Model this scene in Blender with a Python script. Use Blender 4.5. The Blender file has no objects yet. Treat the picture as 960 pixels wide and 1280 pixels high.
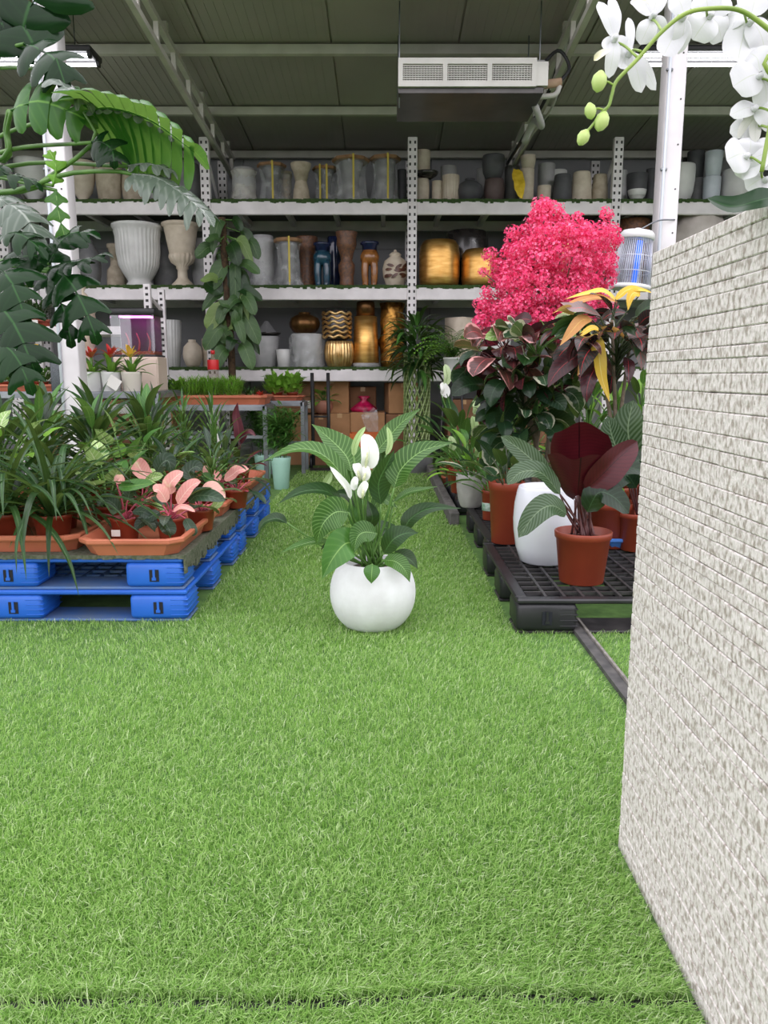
import bpy, bmesh, math, random
import numpy as np
from mathutils import Vector, Matrix, Euler

random.seed(7)
scene = bpy.context.scene
COL = scene.collection
PI = math.pi

# ------------------------------------------------------------------ camera
CAMH = 1.05
FPX = 960.0
PITCH = math.atan(170 / FPX)
cam_d = bpy.data.cameras.new('camera')
cam_d.sensor_fit = 'HORIZONTAL'; cam_d.sensor_width = 36; cam_d.lens = 36 * FPX / 960
cam_d.clip_start = 0.05; cam_d.clip_end = 200
cam = bpy.data.objects.new('camera', cam_d); COL.objects.link(cam)
cam.location = (0, 0, CAMH); cam.rotation_euler = (PI / 2 - PITCH, 0, 0)
scene.camera = cam

# ------------------------------------------------------------------ light
world = bpy.data.worlds.new('overcast_sky'); scene.world = world
world.use_nodes = True
bg = world.node_tree.nodes['Background']
SKY = 2.2                                  # zenith radiance of a plain overcast sky, grey ground below the horizon
wn, wl = world.node_tree.nodes, world.node_tree.links
_tc = wn.new('ShaderNodeTexCoord'); _sx = wn.new('ShaderNodeSeparateXYZ'); wl.new(_tc.outputs['Generated'], _sx.inputs[0])
_cr = wn.new('ShaderNodeValToRGB'); wl.new(_sx.outputs[2], _cr.inputs[0]); _e = _cr.color_ramp.elements
_e[0].position = 0.0; _e[0].color = (0.80, 0.772, 0.824, 1); _e[1].position = 1.0; _e[1].color = (1.0, 0.965, 1.03, 1)
_gt = wn.new('ShaderNodeMath'); _gt.operation = 'GREATER_THAN'; wl.new(_sx.outputs[2], _gt.inputs[0]); _gt.inputs[1].default_value = 0.0
_mx = wn.new('ShaderNodeMix'); _mx.data_type = 'RGBA'; wl.new(_gt.outputs[0], _mx.inputs[0]); _mx.inputs[6].default_value = (0.07, 0.075, 0.065, 1)
wl.new(_cr.outputs[0], _mx.inputs[7]); wl.new(_mx.outputs[2], bg.inputs[0]); bg.inputs[1].default_value = SKY
vs = scene.view_settings
vs.view_transform = 'Standard'; vs.look = 'None'; vs.gamma = 1; vs.use_curve_mapping = False
vs.exposure = 0.36

# ------------------------------------------------------------------ helpers
def lin(c):
    c = c / 255.0
    return c / 12.92 if c <= 0.04045 else ((c + 0.055) / 1.055) ** 2.4
def rgb(r, g, b): return (lin(r), lin(g), lin(b), 1)

_sp, _cp = math.sin(PITCH), math.cos(PITCH)
def ray(px, py):
    cx, cy = (px - 480) / FPX, (640 - py) / FPX
    return Vector((cx, _cp + cy * _sp, -_sp + cy * _cp))
def at(px, py, Y):                       # the point seen at a pixel on the upright plane y = Y
    d = ray(px, py); t = Y / d.y
    return Vector((d.x * t, Y, CAMH + d.z * t))
def gr(px, py, z=0.0):                   # the point seen at a pixel on the level z
    d = ray(px, py); t = (z - CAMH) / d.z
    return Vector((d.x * t, d.y * t, z))

def V(*a): return Vector(a)
def lerp(a, b, t): return a + (b - a) * t

def catmull(pts, n):
    pts = [Vector(p) for p in pts]
    if len(pts) == 2:
        return [pts[0].lerp(pts[1], i / (n - 1)) for i in range(n)]
    P = [pts[0] * 2 - pts[1]] + pts + [pts[-1] * 2 - pts[-2]]
    out = []; m = len(pts) - 1
    for i in range(n):
        t = i / (n - 1) * m; k = min(int(t), m - 1); t -= k
        a, b, c, d = P[k], P[k + 1], P[k + 2], P[k + 3]
        out.append(0.5 * ((2 * b) + (c - a) * t + (2 * a - 5 * b + 4 * c - d) * t * t + (3 * b - a - 3 * c + d) * t ** 3))
    return out

# leaf outlines: half width (0..1) along the length
def _norm(f):
    m = max(f(i / 100) for i in range(101)); return lambda v: f(v) / m
S_LANCE = _norm(lambda v: (max(v, 0.0) ** 0.75) * (max(1 - v, 0) ** 0.95))
S_OVATE = _norm(lambda v: (max(v, 0.0) ** 0.5) * (max(1 - v, 0) ** 0.6))
S_ROUND = _norm(lambda v: math.sqrt(max(v * (1 - v), 0)))
S_HEART = _norm(lambda v: (0.55 + 0.45 * min(v * 5, 1)) * (max(1 - v, 0) ** 0.7) if v > 0.001 else 0.45)
S_STRAP = _norm(lambda v: min(1, 0.45 + 4 * v) * (1 - v ** 3) if v < 1 else 0)
S_NEEDLE = _norm(lambda v: min(1, 0.3 + 5 * v) * (1 - v ** 2.2))
S_TEAR = _norm(lambda v: (max(v, 0.0) ** 0.9) * (max(1 - v, 0) ** 0.45))

class MB:
    """collects geometry for one mesh"""
    def __init__(s): s.v = []; s.f = []; s.uv = []; s.mi = []; s.sm = []
    def add(s, vs_, fs, uvs=None, mi=0, smooth=True):
        o = len(s.v); s.v += [tuple(p) for p in vs_]
        s.uv += list(uvs) if uvs else [(0.5, 0.5)] * len(vs_)
        for f in fs: s.f.append(tuple(i + o for i in f)); s.mi.append(mi); s.sm.append(smooth)
        return s
    def box(s, c, d, rot=None, mi=0):
        c = Vector(c); h = Vector(d) / 2
        vv = []
        for z in (-1, 1):
            for y in (-1, 1):
                for x in (-1, 1):
                    p = Vector((x * h.x, y * h.y, z * h.z))
                    if rot: p = rot @ p
                    vv.append(c + p)
        return s.add(vv, [(0, 2, 3, 1), (4, 5, 7, 6), (0, 1, 5, 4), (2, 6, 7, 3), (0, 4, 6, 2), (1, 3, 7, 5)], mi=mi, smooth=False)
    def span(s, x0, x1, y0, y1, z0, z1, mi=0):
        return s.box(((x0 + x1) / 2, (y0 + y1) / 2, (z0 + z1) / 2), (abs(x1 - x0), abs(y1 - y0), abs(z1 - z0)), mi=mi)
    def rbox(s, c, d, r=0.01, seg=2, rot=None, mi=0, smooth=True):
        bm = bmesh.new(); bmesh.ops.create_cube(bm, size=1)
        for v in bm.verts: v.co = Vector((v.co.x * d[0], v.co.y * d[1], v.co.z * d[2]))
        bmesh.ops.bevel(bm, geom=list(bm.edges), offset=r, segments=seg, affect='EDGES', profile=0.5)
        bm.verts.index_update()
        vv = [Vector(c) + ((rot @ v.co) if rot else v.co) for v in bm.verts]
        ff = [[v.index for v in f.verts] for f in bm.faces]; bm.free()
        return s.add(vv, ff, mi=mi, smooth=smooth)
    def bar(s, a, b, w, h=None, up=(0, 0, 1), mi=0):
        a, b = Vector(a), Vector(b); h = h or w; t = (b - a).normalized(); up = Vector(up)
        if abs(t.dot(up)) > 0.98: up = Vector((0, 1, 0))
        sd = t.cross(up).normalized(); u = sd.cross(t)
        vv = []
        for p in (a, b):
            for q, r in ((-1, -1), (1, -1), (1, 1), (-1, 1)): vv.append(p + sd * q * w / 2 + u * r * h / 2)
        return s.add(vv, [(0, 3, 2, 1), (4, 5, 6, 7), (0, 1, 5, 4), (1, 2, 6, 5), (2, 3, 7, 6), (3, 0, 4, 7)], mi=mi, smooth=False)
    def tube(s, pts, r, seg=6, n=None, mi=0, cap=True):
        if n: pts = catmull(pts, n)
        pts = [Vector(p) for p in pts]; N = len(pts)
        rr = r if isinstance(r, (list, tuple)) else [r, r]
        def rad(t):
            t *= len(rr) - 1; k = min(int(t), len(rr) - 2); return lerp(rr[k], rr[k + 1], t - k)
        vv = []; uv = []; pu = None
        for i, p in enumerate(pts):
            t = (pts[min(i + 1, N - 1)] - pts[max(i - 1, 0)])
            t = t.normalized() if t.length > 1e-9 else Vector((0, 0, 1))
            if pu is None: pu = Vector((1, 0, 0)) if abs(t.x) < 0.8 else Vector((0, 1, 0))
            pu = (pu - t * pu.dot(t)); pu = pu.normalized() if pu.length > 1e-6 else t.orthogonal().normalized()
            w = t.cross(pu); q = rad(i / max(N - 1, 1))
            for k in range(seg):
                a = 2 * PI * k / seg
                vv.append(p + (pu * math.cos(a) + w * math.sin(a)) * q); uv.append((k / seg, i / max(N - 1, 1)))
        ff = [(i * seg + k, i * seg + (k + 1) % seg, (i + 1) * seg + (k + 1) % seg, (i + 1) * seg + k) for i in range(N - 1) for k in range(seg)]
        if cap: ff += [tuple(range(seg - 1, -1, -1)), tuple((N - 1) * seg + k for k in range(seg))]
        return s.add(vv, ff, uv, mi)
    def lathe(s, prof, seg=24, c=(0, 0, 0), mod=None, mi=0, smooth=True):
        vv = []; uv = []; n = len(prof); zmax = max(p[1] for p in prof) or 1
        for j, (r, z) in enumerate(prof):
            for k in range(seg):
                a = 2 * PI * k / seg; q = r * (mod(a, z / zmax) if mod else 1)
                vv.append((c[0] + q * math.cos(a), c[1] + q * math.sin(a), c[2] + z)); uv.append((k / seg, z / zmax))
        ff = [(j * seg + k, j * seg + (k + 1) % seg, (j + 1) * seg + (k + 1) % seg, (j + 1) * seg + k) for j in range(n - 1) for k in range(seg)]
        ff.append(tuple(range(seg - 1, -1, -1)))
        ff.append(tuple((n - 1) * seg + k for k in range(seg)))
        return s.add(vv, ff, uv, mi, smooth)
    def leaf(s, pts, w, shape=S_LANCE, n=9, fold=0.25, wave=0.0, wf=5, up=(0, 0, 1), bow=0.0, mi=0, cols=5, ph=0.0):
        sp = catmull(pts, n); up = Vector(up); vv = []; uv = []; prev = None
        for i, p in enumerate(sp):
            t = (sp[min(i + 1, n - 1)] - sp[max(i - 1, 0)]).normalized()
            sd = t.cross(up)
            if sd.length < 0.15: sd = prev if prev is not None else t.orthogonal()
            sd = sd - t * sd.dot(t); sd.normalize()
            if prev is not None and sd.dot(prev) < 0: sd = -sd
            prev = sd; nn = sd.cross(t).normalized(); v = i / (n - 1); hw = w / 2 * max(shape(v), 0.012)
            for k in range(cols):
                u = -1 + 2 * k / (cols - 1); au = abs(u)
                off = fold * au * hw - bow * au * au * hw
                if wave: off += wave * w * au * math.sin(v * wf * PI + ph + (1.3 if u > 0 else 0))
                vv.append(p + sd * u * hw * math.cos(min(abs(fold), 1.2) * 0.6) + nn * off); uv.append(((u + 1) / 2, v))
        ff = [(i * cols + k, i * cols + k + 1, (i + 1) * cols + k + 1, (i + 1) * cols + k) for i in range(n - 1) for k in range(cols - 1)]
        return s.add(vv, ff, uv, mi)
    def xf(s, m):
        s.v = [tuple(m @ Vector(p)) for p in s.v]; return s
    def build(s, name, mats, parent=None, loc=(0, 0, 0), rot=(0, 0, 0)):
        me = bpy.data.meshes.new(name); me.from_pydata(s.v, [], s.f)
        for m in (mats if isinstance(mats, (list, tuple)) else [mats]): me.materials.append(m)
        me.polygons.foreach_set('material_index', s.mi); me.polygons.foreach_set('use_smooth', s.sm)
        ul = me.uv_layers.new(name='UVMap')
        li = np.empty(len(me.loops), dtype=np.int32); me.loops.foreach_get('vertex_index', li)
        ul.data.foreach_set('uv', np.array(s.uv, dtype=np.float32)[li].ravel())
        me.update()
        return link(name, me, parent, loc, rot)

def link(name, me, parent=None, loc=(0, 0, 0), rot=(0, 0, 0), scale=None):
    o = bpy.data.objects.new(name, me); COL.objects.link(o)
    o.location = loc; o.rotation_euler = rot
    if scale: o.scale = scale
    if parent: o.parent = parent
    return o
def tag(o, label=None, cat=None, group=None, kind=None):
    if label: o['label'] = label
    if cat: o['category'] = cat
    if group: o['group'] = group
    if kind: o['kind'] = kind
    return o
def thing(name, label, cat, loc=(0, 0, 0), rz=0, group=None):
    o = bpy.data.objects.new(name, None); COL.objects.link(o); o.empty_display_size = 0.05
    o.location = loc; o.rotation_euler = (0, 0, rz)
    return tag(o, label, cat, group)
def struct(name, mb, m, parent=None, loc=(0, 0, 0)):
    o = mb.build(name, m, parent, loc); o['kind'] = 'structure'; return o
def dup(root, loc, rz=0, sc=1, label=None, group=None, parent=None):
    r = root.copy(); COL.objects.link(r)
    if parent is None:
        r.location = loc; r.rotation_euler = (0, 0, rz); r.scale = (sc, sc, sc)
    else: r.parent = parent
    if label: r['label'] = label
    if group: r['group'] = group
    for ch in list(root.children): dup(ch, None, parent=r)
    return r

# ------------------------------------------------------------------ materials
_M = {}
def pm(name, c1, c2=None, rough=0.5, metal=0.0, scale=6, bump=0.0, bscale=60, detail=3, coat=0.0, lo=0.35, hi=0.65, emit=None, stretch=None, transl=0.0, spec=None):
    if name in _M: return _M[name]
    m = bpy.data.materials.new(name); m.use_nodes = True; nt = m.node_tree; N = nt.nodes; L = nt.links
    b = N['Principled BSDF']; b.inputs['Roughness'].default_value = rough; b.inputs['Metallic'].default_value = metal
    b.inputs['Base Color'].default_value = c1
    if coat: b.inputs['Coat Weight'].default_value = coat; b.inputs['Coat Roughness'].default_value = 0.1
    if spec is not None: b.inputs['Specular IOR Level'].default_value = spec
    if c2 or bump:
        tc = N.new('ShaderNodeTexCoord'); mp = N.new('ShaderNodeMapping'); L.new(tc.outputs['Object'], mp.inputs[0])
        if stretch: mp.inputs['Scale'].default_value = stretch
    if c2:
        nz = N.new('ShaderNodeTexNoise'); nz.inputs['Scale'].default_value = scale; nz.inputs['Detail'].default_value = detail
        L.new(mp.outputs[0], nz.inputs['Vector'])
        cr = N.new('ShaderNodeValToRGB'); cr.color_ramp.elements[0].position = lo; cr.color_ramp.elements[1].position = hi
        cr.color_ramp.elements[0].color = c1; cr.color_ramp.elements[1].color = c2
        L.new(nz.outputs['Fac'], cr.inputs[0]); L.new(cr.outputs[0], b.inputs['Base Color'])
    if bump:
        n2 = N.new('ShaderNodeTexNoise'); n2.inputs['Scale'].default_value = bscale; n2.inputs['Detail'].default_value = 4
        L.new(mp.outputs[0], n2.inputs['Vector'])
        bp = N.new('ShaderNodeBump'); bp.inputs['Strength'].default_value = bump; bp.inputs['Distance'].default_value = 0.01
        L.new(n2.outputs['Fac'], bp.inputs['Height']); L.new(bp.outputs[0], b.inputs['Normal'])
    if emit: b.inputs['Emission Color'].default_value = emit[0]; b.inputs['Emission Strength'].default_value = emit[1]
    _M[name] = m; return m

def math_node(nt, op, a, b=None, clamp=False):
    n = nt.nodes.new('ShaderNodeMath'); n.operation = op; n.use_clamp = clamp
    for i, x in enumerate((a, b)):
        if x is None: continue
        if isinstance(x, (int, float)): n.inputs[i].default_value = x
        else: nt.links.new(x, n.inputs[i])
    return n.outputs[0]
def mix_rgb(nt, f, a, b, mode='MIX'):
    n = nt.nodes.new('ShaderNodeMix'); n.data_type = 'RGBA'; n.blend_type = mode
    for x, i in ((f, 0), (a, 6), (b, 7)):
        if isinstance(x, (int, float, tuple)): n.inputs[i].default_value = x
        else: nt.links.new(x, n.inputs[i])
    return n.outputs[2]

def leafm(name, base, base2, vein=None, mid=0.05, lat=0.0, nlat=9, slant=1.6, edge=None, edgew=0.3, blotch=None, bl=0.55, bscale=14, rough=0.32, transl=0.22, vary=0.35, feather=None, spec=0.36):
    """leaf blade material from its own UVs: midrib, side veins, coloured margin, blotches"""
    if name in _M: return _M[name]
    m = bpy.data.materials.new(name); m.use_nodes = True; nt = m.node_tree; N = nt.nodes; L = nt.links
    b = N['Principled BSDF']; out = N['Material Output']
    uv = N.new('ShaderNodeUVMap'); uv.uv_map = 'UVMap'; sx = N.new('ShaderNodeSeparateXYZ'); L.new(uv.outputs[0], sx.inputs[0])
    au = math_node(nt, 'MULTIPLY', math_node(nt, 'ABSOLUTE', math_node(nt, 'SUBTRACT', sx.outputs[0], 0.5)), 2.0)
    oi = N.new('ShaderNodeObjectInfo'); tc = N.new('ShaderNodeTexCoord')
    nz = N.new('ShaderNodeTexNoise'); nz.inputs['Scale'].default_value = 5; L.new(tc.outputs['Object'], nz.inputs['Vector'])
    f = math_node(nt, 'ADD', math_node(nt, 'MULTIPLY', oi.outputs['Random'], 0.6), math_node(nt, 'SUBTRACT', nz.outputs['Fac'], 0.3), True)
    col = mix_rgb(nt, f, base, base2)
    if blotch:
        n2 = N.new('ShaderNodeTexNoise'); n2.inputs['Scale'].default_value = bscale; n2.inputs['Detail'].default_value = 3
        L.new(tc.outputs['Object'], n2.inputs['Vector'])
        g = math_node(nt, 'MULTIPLY', math_node(nt, 'SUBTRACT', n2.outputs['Fac'], bl), 14, True)
        col = mix_rgb(nt, g, col, blotch)
    if feather:      # a pale, jagged band beside the midrib
        s = math_node(nt, 'SINE', math_node(nt, 'MULTIPLY', math_node(nt, 'SUBTRACT', sx.outputs[1], math_node(nt, 'MULTIPLY', au, 0.22)), nlat * 2 * PI))
        g = math_node(nt, 'MULTIPLY', math_node(nt, 'ADD', s, 0.1), 2.5, True)
        col = mix_rgb(nt, math_node(nt, 'MULTIPLY', g, 0.5), col, feather)
    if vein and lat:
        s = math_node(nt, 'SINE', math_node(nt, 'MULTIPLY', math_node(nt, 'SUBTRACT', sx.outputs[1], math_node(nt, 'MULTIPLY', au, slant / nlat)), nlat * 2 * PI))
        g = math_node(nt, 'MULTIPLY', math_node(nt, 'POWER', math_node(nt, 'MULTIPLY', math_node(nt, 'ADD', s, 1.0), 0.5), 6), lat)
        col = mix_rgb(nt, g, col, vein)
    if edge:
        n3 = N.new('ShaderNodeTexNoise'); n3.inputs['Scale'].default_value = 18; L.new(tc.outputs['Object'], n3.inputs['Vector'])
        e = math_node(nt, 'ADD', au, math_node(nt, 'MULTIPLY', math_node(nt, 'SUBTRACT', n3.outputs['Fac'], 0.5), 1.1))
        g = math_node(nt, 'MULTIPLY', math_node(nt, 'SUBTRACT', e, 1 - edgew), 8, True)
        col = mix_rgb(nt, g, col, edge)
    if vein:
        g = math_node(nt, 'MULTIPLY', math_node(nt, 'SUBTRACT', mid, au), 1.0 / mid * 1.5, True)
        col = mix_rgb(nt, g, col, vein)
    L.new(col, b.inputs['Base Color']); b.inputs['Roughness'].default_value = rough; b.inputs['Specular IOR Level'].default_value = spec
    tr = N.new('ShaderNodeBsdfTranslucent'); L.new(mix_rgb(nt, 0.35, col, (0.5, 0.75, 0.15, 1), 'MIX') if transl > 0.15 else col, tr.inputs[0])
    mx = N.new('ShaderNodeMixShader'); mx.inputs[0].default_value = transl
    L.new(b.outputs[0], mx.inputs[1]); L.new(tr.outputs[0], mx.inputs[2]); L.new(mx.outputs[0], out.inputs[0])
    _M[name] = m; return m

def wrapm(name, tint=(0.85, 0.87, 0.88, 1), dens=0.4):
    """clear crumpled packing film"""
    if name in _M: return _M[name]
    m = bpy.data.materials.new(name); m.use_nodes = True; nt = m.node_tree; N = nt.nodes; L = nt.links
    b = N['Principled BSDF']; b.inputs['Base Color'].default_value = tint; b.inputs['Roughness'].default_value = 0.22
    tc = N.new('ShaderNodeTexCoord'); n2 = N.new('ShaderNodeTexNoise'); n2.inputs['Scale'].default_value = 10; n2.inputs['Detail'].default_value = 2
    L.new(tc.outputs['Object'], n2.inputs['Vector'])
    bp = N.new('ShaderNodeBump'); bp.inputs['Strength'].default_value = 0.9; bp.inputs['Distance'].default_value = 0.02
    L.new(n2.outputs['Fac'], bp.inputs['Height']); L.new(bp.outputs[0], b.inputs['Normal'])
    t = N.new('ShaderNodeBsdfTransparent'); mx = N.new('ShaderNodeMixShader')
    f = math_node(nt, 'ADD', dens - 0.2, math_node(nt, 'MULTIPLY', math_node(nt, 'POWER', n2.outputs['Fac'], 2.0), 0.7), True)
    L.new(f, mx.inputs[0]); L.new(t.outputs[0], mx.inputs[1]); L.new(b.outputs[0], mx.inputs[2])
    L.new(mx.outputs[0], N['Material Output'].inputs[0])
    _M[name] = m; return m

WHITE_PAINT = pm('white_painted_steel', rgb(232, 228, 230), rgb(214, 210, 212), 0.45, scale=3)
TERRA = pm('terracotta_plastic', rgb(190, 112, 84), rgb(172, 96, 70), 0.45, scale=4)
BROWNPOT = pm('brown_nursery_plastic', rgb(140, 58, 36), rgb(124, 50, 30), 0.45, scale=5)
SOIL = pm('potting_soil', rgb(44, 34, 28), rgb(70, 56, 46), 0.95, scale=60, bump=0.6, bscale=90)
STEEL = pm('galvanised_grey_steel', rgb(150, 154, 158), rgb(120, 124, 130), 0.4, 0.6, scale=5)
LINER = pm('dark_green_shelf_turf', rgb(44, 66, 30), rgb(66, 92, 44), 0.95, scale=90, bump=0.8, bscale=150)

# ================================================================== SETTING
BACK_Y = 10.3; RACK_Y = 9.0
def roof_z(y): return 3.777 + 0.0768 * (BACK_Y - y)

# floor slab and turf -------------------------------------------------
FLOORM = pm('turf_backing', rgb(70, 104, 48), rgb(92, 128, 62), 0.95, scale=14, detail=5)
mb = MB(); mb.span(-6.6, 6.6, -3.0, 10.4, -0.14, -0.004)
floor = struct('floor', mb, pm('concrete_slab', rgb(40, 46, 40), rgb(60, 64, 58), 0.9, scale=7, detail=6))
SEAM = lambda x: gr(0, 1256).y + 0.014 * math.sin(x * 3.3 + 0.4) + 0.006 * math.sin(x * 11) - 0.02 * x
mb = MB()
xs = [-6.5 + i * 0.25 for i in range(53)]
vv = []; ff = []
for i, x in enumerate(xs):
    vv += [(x, SEAM(x) + 0.012, 0.0), (x, 10.3, 0.0)]
    if i: ff.append((2 * i - 2, 2 * i, 2 * i + 1, 2 * i - 1))
mb.add(vv, ff, smooth=False)
turf_a = struct('floor_turf', mb, FLOORM)
mb = MB(); vv = []; ff = []
for i, x in enumerate(xs):
    vv += [(x, -3.0, 0.0), (x, SEAM(x) - 0.012, 0.0)]
    if i: ff.append((2 * i - 2, 2 * i, 2 * i + 1, 2 * i - 1))
mb.add(vv, ff, smooth=False)
turf_b = struct('floor_turf', mb, FLOORM)

def blade_mat():
    m = bpy.data.materials.new('turf_blades'); m.use_nodes = True; nt = m.node_tree; N = nt.nodes; L = nt.links
    b = N['Principled BSDF']; b.inputs['Roughness'].default_value = 0.5
    g = N.new('ShaderNodeNewGeometry'); cr = N.new('ShaderNodeValToRGB'); e = cr.color_ramp.elements
    e[0].color = rgb(92, 138, 54); e[0].position = 0.0; e[1].color = rgb(236, 242, 214); e[1].position = 1.0
    for p, c in ((0.35, rgb(138, 184, 92)), (0.7, rgb(174, 208, 126)), (0.88, rgb(198, 222, 160))):
        q = e.new(p); q.color = c
    L.new(g.outputs['Random Per Island'], cr.inputs[0])
    tc = N.new('ShaderNodeTexCoord'); nz = N.new('ShaderNodeTexNoise'); nz.inputs['Scale'].default_value = 1.6; nz.inputs['Detail'].default_value = 3
    L.new(tc.outputs['Object'], nz.inputs['Vector'])
    col = mix_rgb(nt, math_node(nt, 'MULTIPLY', nz.outputs['Fac'], 0.45), cr.outputs[0], rgb(166, 208, 96))
    L.new(col, b.inputs['Base Color'])
    tr = N.new('ShaderNodeBsdfTranslucent'); L.new(col, tr.inputs[0]); mx = N.new('ShaderNodeMixShader'); mx.inputs[0].default_value = 0.3
    L.new(b.outputs[0], mx.inputs[1]); L.new(tr.outputs[0], mx.inputs[2]); L.new(mx.outputs[0], N['Material Output'].inputs[0])
    return m
BLADEM = blade_mat()

def make_blades(name, pts, length, width, label, seedn):
    """one joined mesh of bent turf blades (numpy)"""
    rs = np.random.RandomState(seedn); n = len(pts)
    az = rs.uniform(0, 2 * np.pi, n); lean = rs.uniform(0.15, 1.0, n); Ln = length * rs.uniform(0.6, 1.25, n); w = width * rs.uniform(0.7, 1.3, n) * np.clip(pts[:, 1] / 2.6, 1, 2.2)
    # pile leans over in soft drifts
    az = az + 0.0; drift = np.sin(pts[:, 0] * 3.1 + np.sin(pts[:, 1] * 2.3) * 2) * 0.6
    dx = np.cos(az) * lean + drift * 0.3 + 0.25; dy = np.sin(az) * lean - 0.3
    dz = np.ones(n) * 1.0
    q = np.sqrt(dx ** 2 + dy ** 2 + dz ** 2); dx /= q; dy /= q; dz /= q
    sa = rs.uniform(0, np.pi, n); sx, sy = np.cos(sa) * w / 2, np.sin(sa) * w / 2
    v = np.zeros((n, 5, 3), dtype=np.float32)
    b = np.stack([pts[:, 0], pts[:, 1], np.zeros(n)], 1)
    up = np.stack([dx * 0.35, dy * 0.35, np.ones(n) * 0.85], 1); tp = np.stack([dx * 1.15, dy * 1.15, dz * 0.95], 1)
    s = np.stack([sx, sy, np.zeros(n)], 1)
    v[:, 0] = b - s; v[:, 1] = b + s
    m = b + up * (Ln * 0.55)[:, None]; v[:, 2] = m + s * 0.8; v[:, 3] = m - s * 0.8; v[:, 4] = b + tp * Ln[:, None]
    me = bpy.data.meshes.new(name); me.vertices.add(n * 5); me.vertices.foreach_set('co', v.ravel())
    base = np.arange(n, dtype=np.int32)[:, None] * 5
    loops = np.concatenate([base + np.array([[0, 1, 2, 3]]), base + np.array([[3, 2, 4]])], 1).ravel().astype(np.int32)
    me.loops.add(n * 7); me.loops.foreach_set('vertex_index', loops)
    me.polygons.add(n * 2)
    st = (np.arange(n)[:, None] * 7 + np.array([[0, 4]])).ravel().astype(np.int32)
    me.polygons.foreach_set('loop_start', st)
    try: me.polygons.foreach_set('loop_total', np.tile(np.array([4, 3], dtype=np.int32), n))
    except Exception: pass
    me.materials.append(BLADEM); me.update(calc_edges=True); me.validate()
    o = link(name, me); tag(o, label, 'artificial turf', None, 'stuff'); return o

rs = np.random.RandomState(3)
PL_X0, PR_X0, BOX_X = -0.85, 0.545, 0.530
def scatter(n, y0, y1):
    """denser towards the front, where single blades show"""
    u = rs.rand(n); y = 1.0 / (1.0 / y0 + u * (1.0 / y1 - 1.0 / y0))
    half = 0.58 * y + 0.6; x = (rs.rand(n) * 2 - 1) * half
    return np.stack([x, y], 1)
_u = rs.rand(200000); _y = 1.0 / (1.0 / 1.8 + _u * (1.0 / 8.8 - 1.0 / 1.8)); _q = np.stack([rs.uniform(-1.0, 0.56, 200000), _y], 1)
_q = _q[rs.rand(200000) < np.clip((_y - 1.8) / 2.4, 0, 1) * np.clip((_q[:, 0] + 1.0) / 0.3, 0, 1) ** (_y < 3.2)]
P = np.concatenate([scatter(500000, 0.9, 8.8), _q]); x, y = P[:, 0], P[:, 1]
seam = np.array([SEAM(a) for a in np.linspace(-3, 3, 61)]); sy_ = np.interp(x, np.linspace(-3, 3, 61), seam)
keep = ~((x > BOX_X - 0.012) & (y < 1.59)) & ~((x < PL_X0 + 0.01) & (y > 3.20) & (y < 5.75)) & ~((x > PR_X0 - 0.01) & (y > 3.04)) \
    & ~((x < -0.95) & (y > 5.7)) & ~((y > 6.0) & (x > 0.5)) & ~((np.abs(x - 0.80) < 0.035) & (y < 3.2))
A = P[keep & (y > sy_ + 0.018)]; B = P[keep & (y < sy_ - 0.018)]
def split_build(Q, nm, lab):
    nr = Q[:, 1] < 2.2
    make_blades(nm, Q, 0.024, 0.0024, lab, 5)
split_build(A, 'artificial_turf', 'bright green artificial grass covering the aisle floor around the white globe pot')
split_build(B, 'artificial_turf', 'narrow green artificial grass strip beyond the dark seam, away from the pots')
# frayed long fibres along the seam
xs_ = rs.rand(9000) * 2.0 - 1.0; Q = np.stack([xs_, np.array([SEAM(a) for a in xs_]) + np.where(rs.rand(9000) < 0.7, 0.010, -0.026) + np.abs(rs.randn(9000)) * 0.014], 1)
Q = Q[(Q[:, 0] < BOX_X - 0.02)]
make_blades('turf_fringe', Q, 0.036, 0.0018, 'frayed longer turf fibres hanging along the dark carpet seam', 9)

# rubber edging strip at the right
p0, p1 = gr(741, 800), gr(786, 888)
mb = MB(); mb.span(0.785, 0.825, 1.9, 3.18, -0.003, 0.018)
o = mb.build('edging_strip', pm('dark_rubber', rgb(62, 62, 62), rgb(88, 86, 84), 0.8, scale=20), None)
tag(o, 'straight dark rubber edging strip between turf and black pallet', 'edging')
mb = MB(); mb.span(0.828, 0.838, 1.9, 3.18, -0.003, 0.026)
s_ = mb.build('lip', pm('pale_rubber', rgb(140, 136, 130), rgb(110, 106, 100), 0.8, scale=30), o)

# walls and roof ------------------------------------------------------
WALLM = pm('grey_sandwich_panel', rgb(150, 151, 152), rgb(138, 139, 141), 0.6, scale=1.2)
mb = MB(); mb.span(-6.6, 6.6, BACK_Y, BACK_Y + 0.12, 0, 4.0)
wb = struct('wall_back', mb, WALLM)
pan = MB(); pan.rbox((0, 0, 0), (1.17, 0.02, 1.3), 0.006, 1, smooth=False)
first = None
for j, z in enumerate((0.66, 1.98, 3.3)):
    for i in range(11):
        if first is None:
            first = pan.build('panel', WALLM, wb, (-5.9 + i * 1.18, BACK_Y - 0.008, z)); continue
        link('panel', first.data, wb, (-5.9 + i * 1.18, BACK_Y - 0.008, z))
for sgn, nm in ((-1, 'wall_left'), (1, 'wall_right')):
    mb = MB(); mb.span(sgn * 6.5, sgn * 6.62, 6.0, 10.4, 0, 4.5); struct(nm, mb, WALLM)

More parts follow.
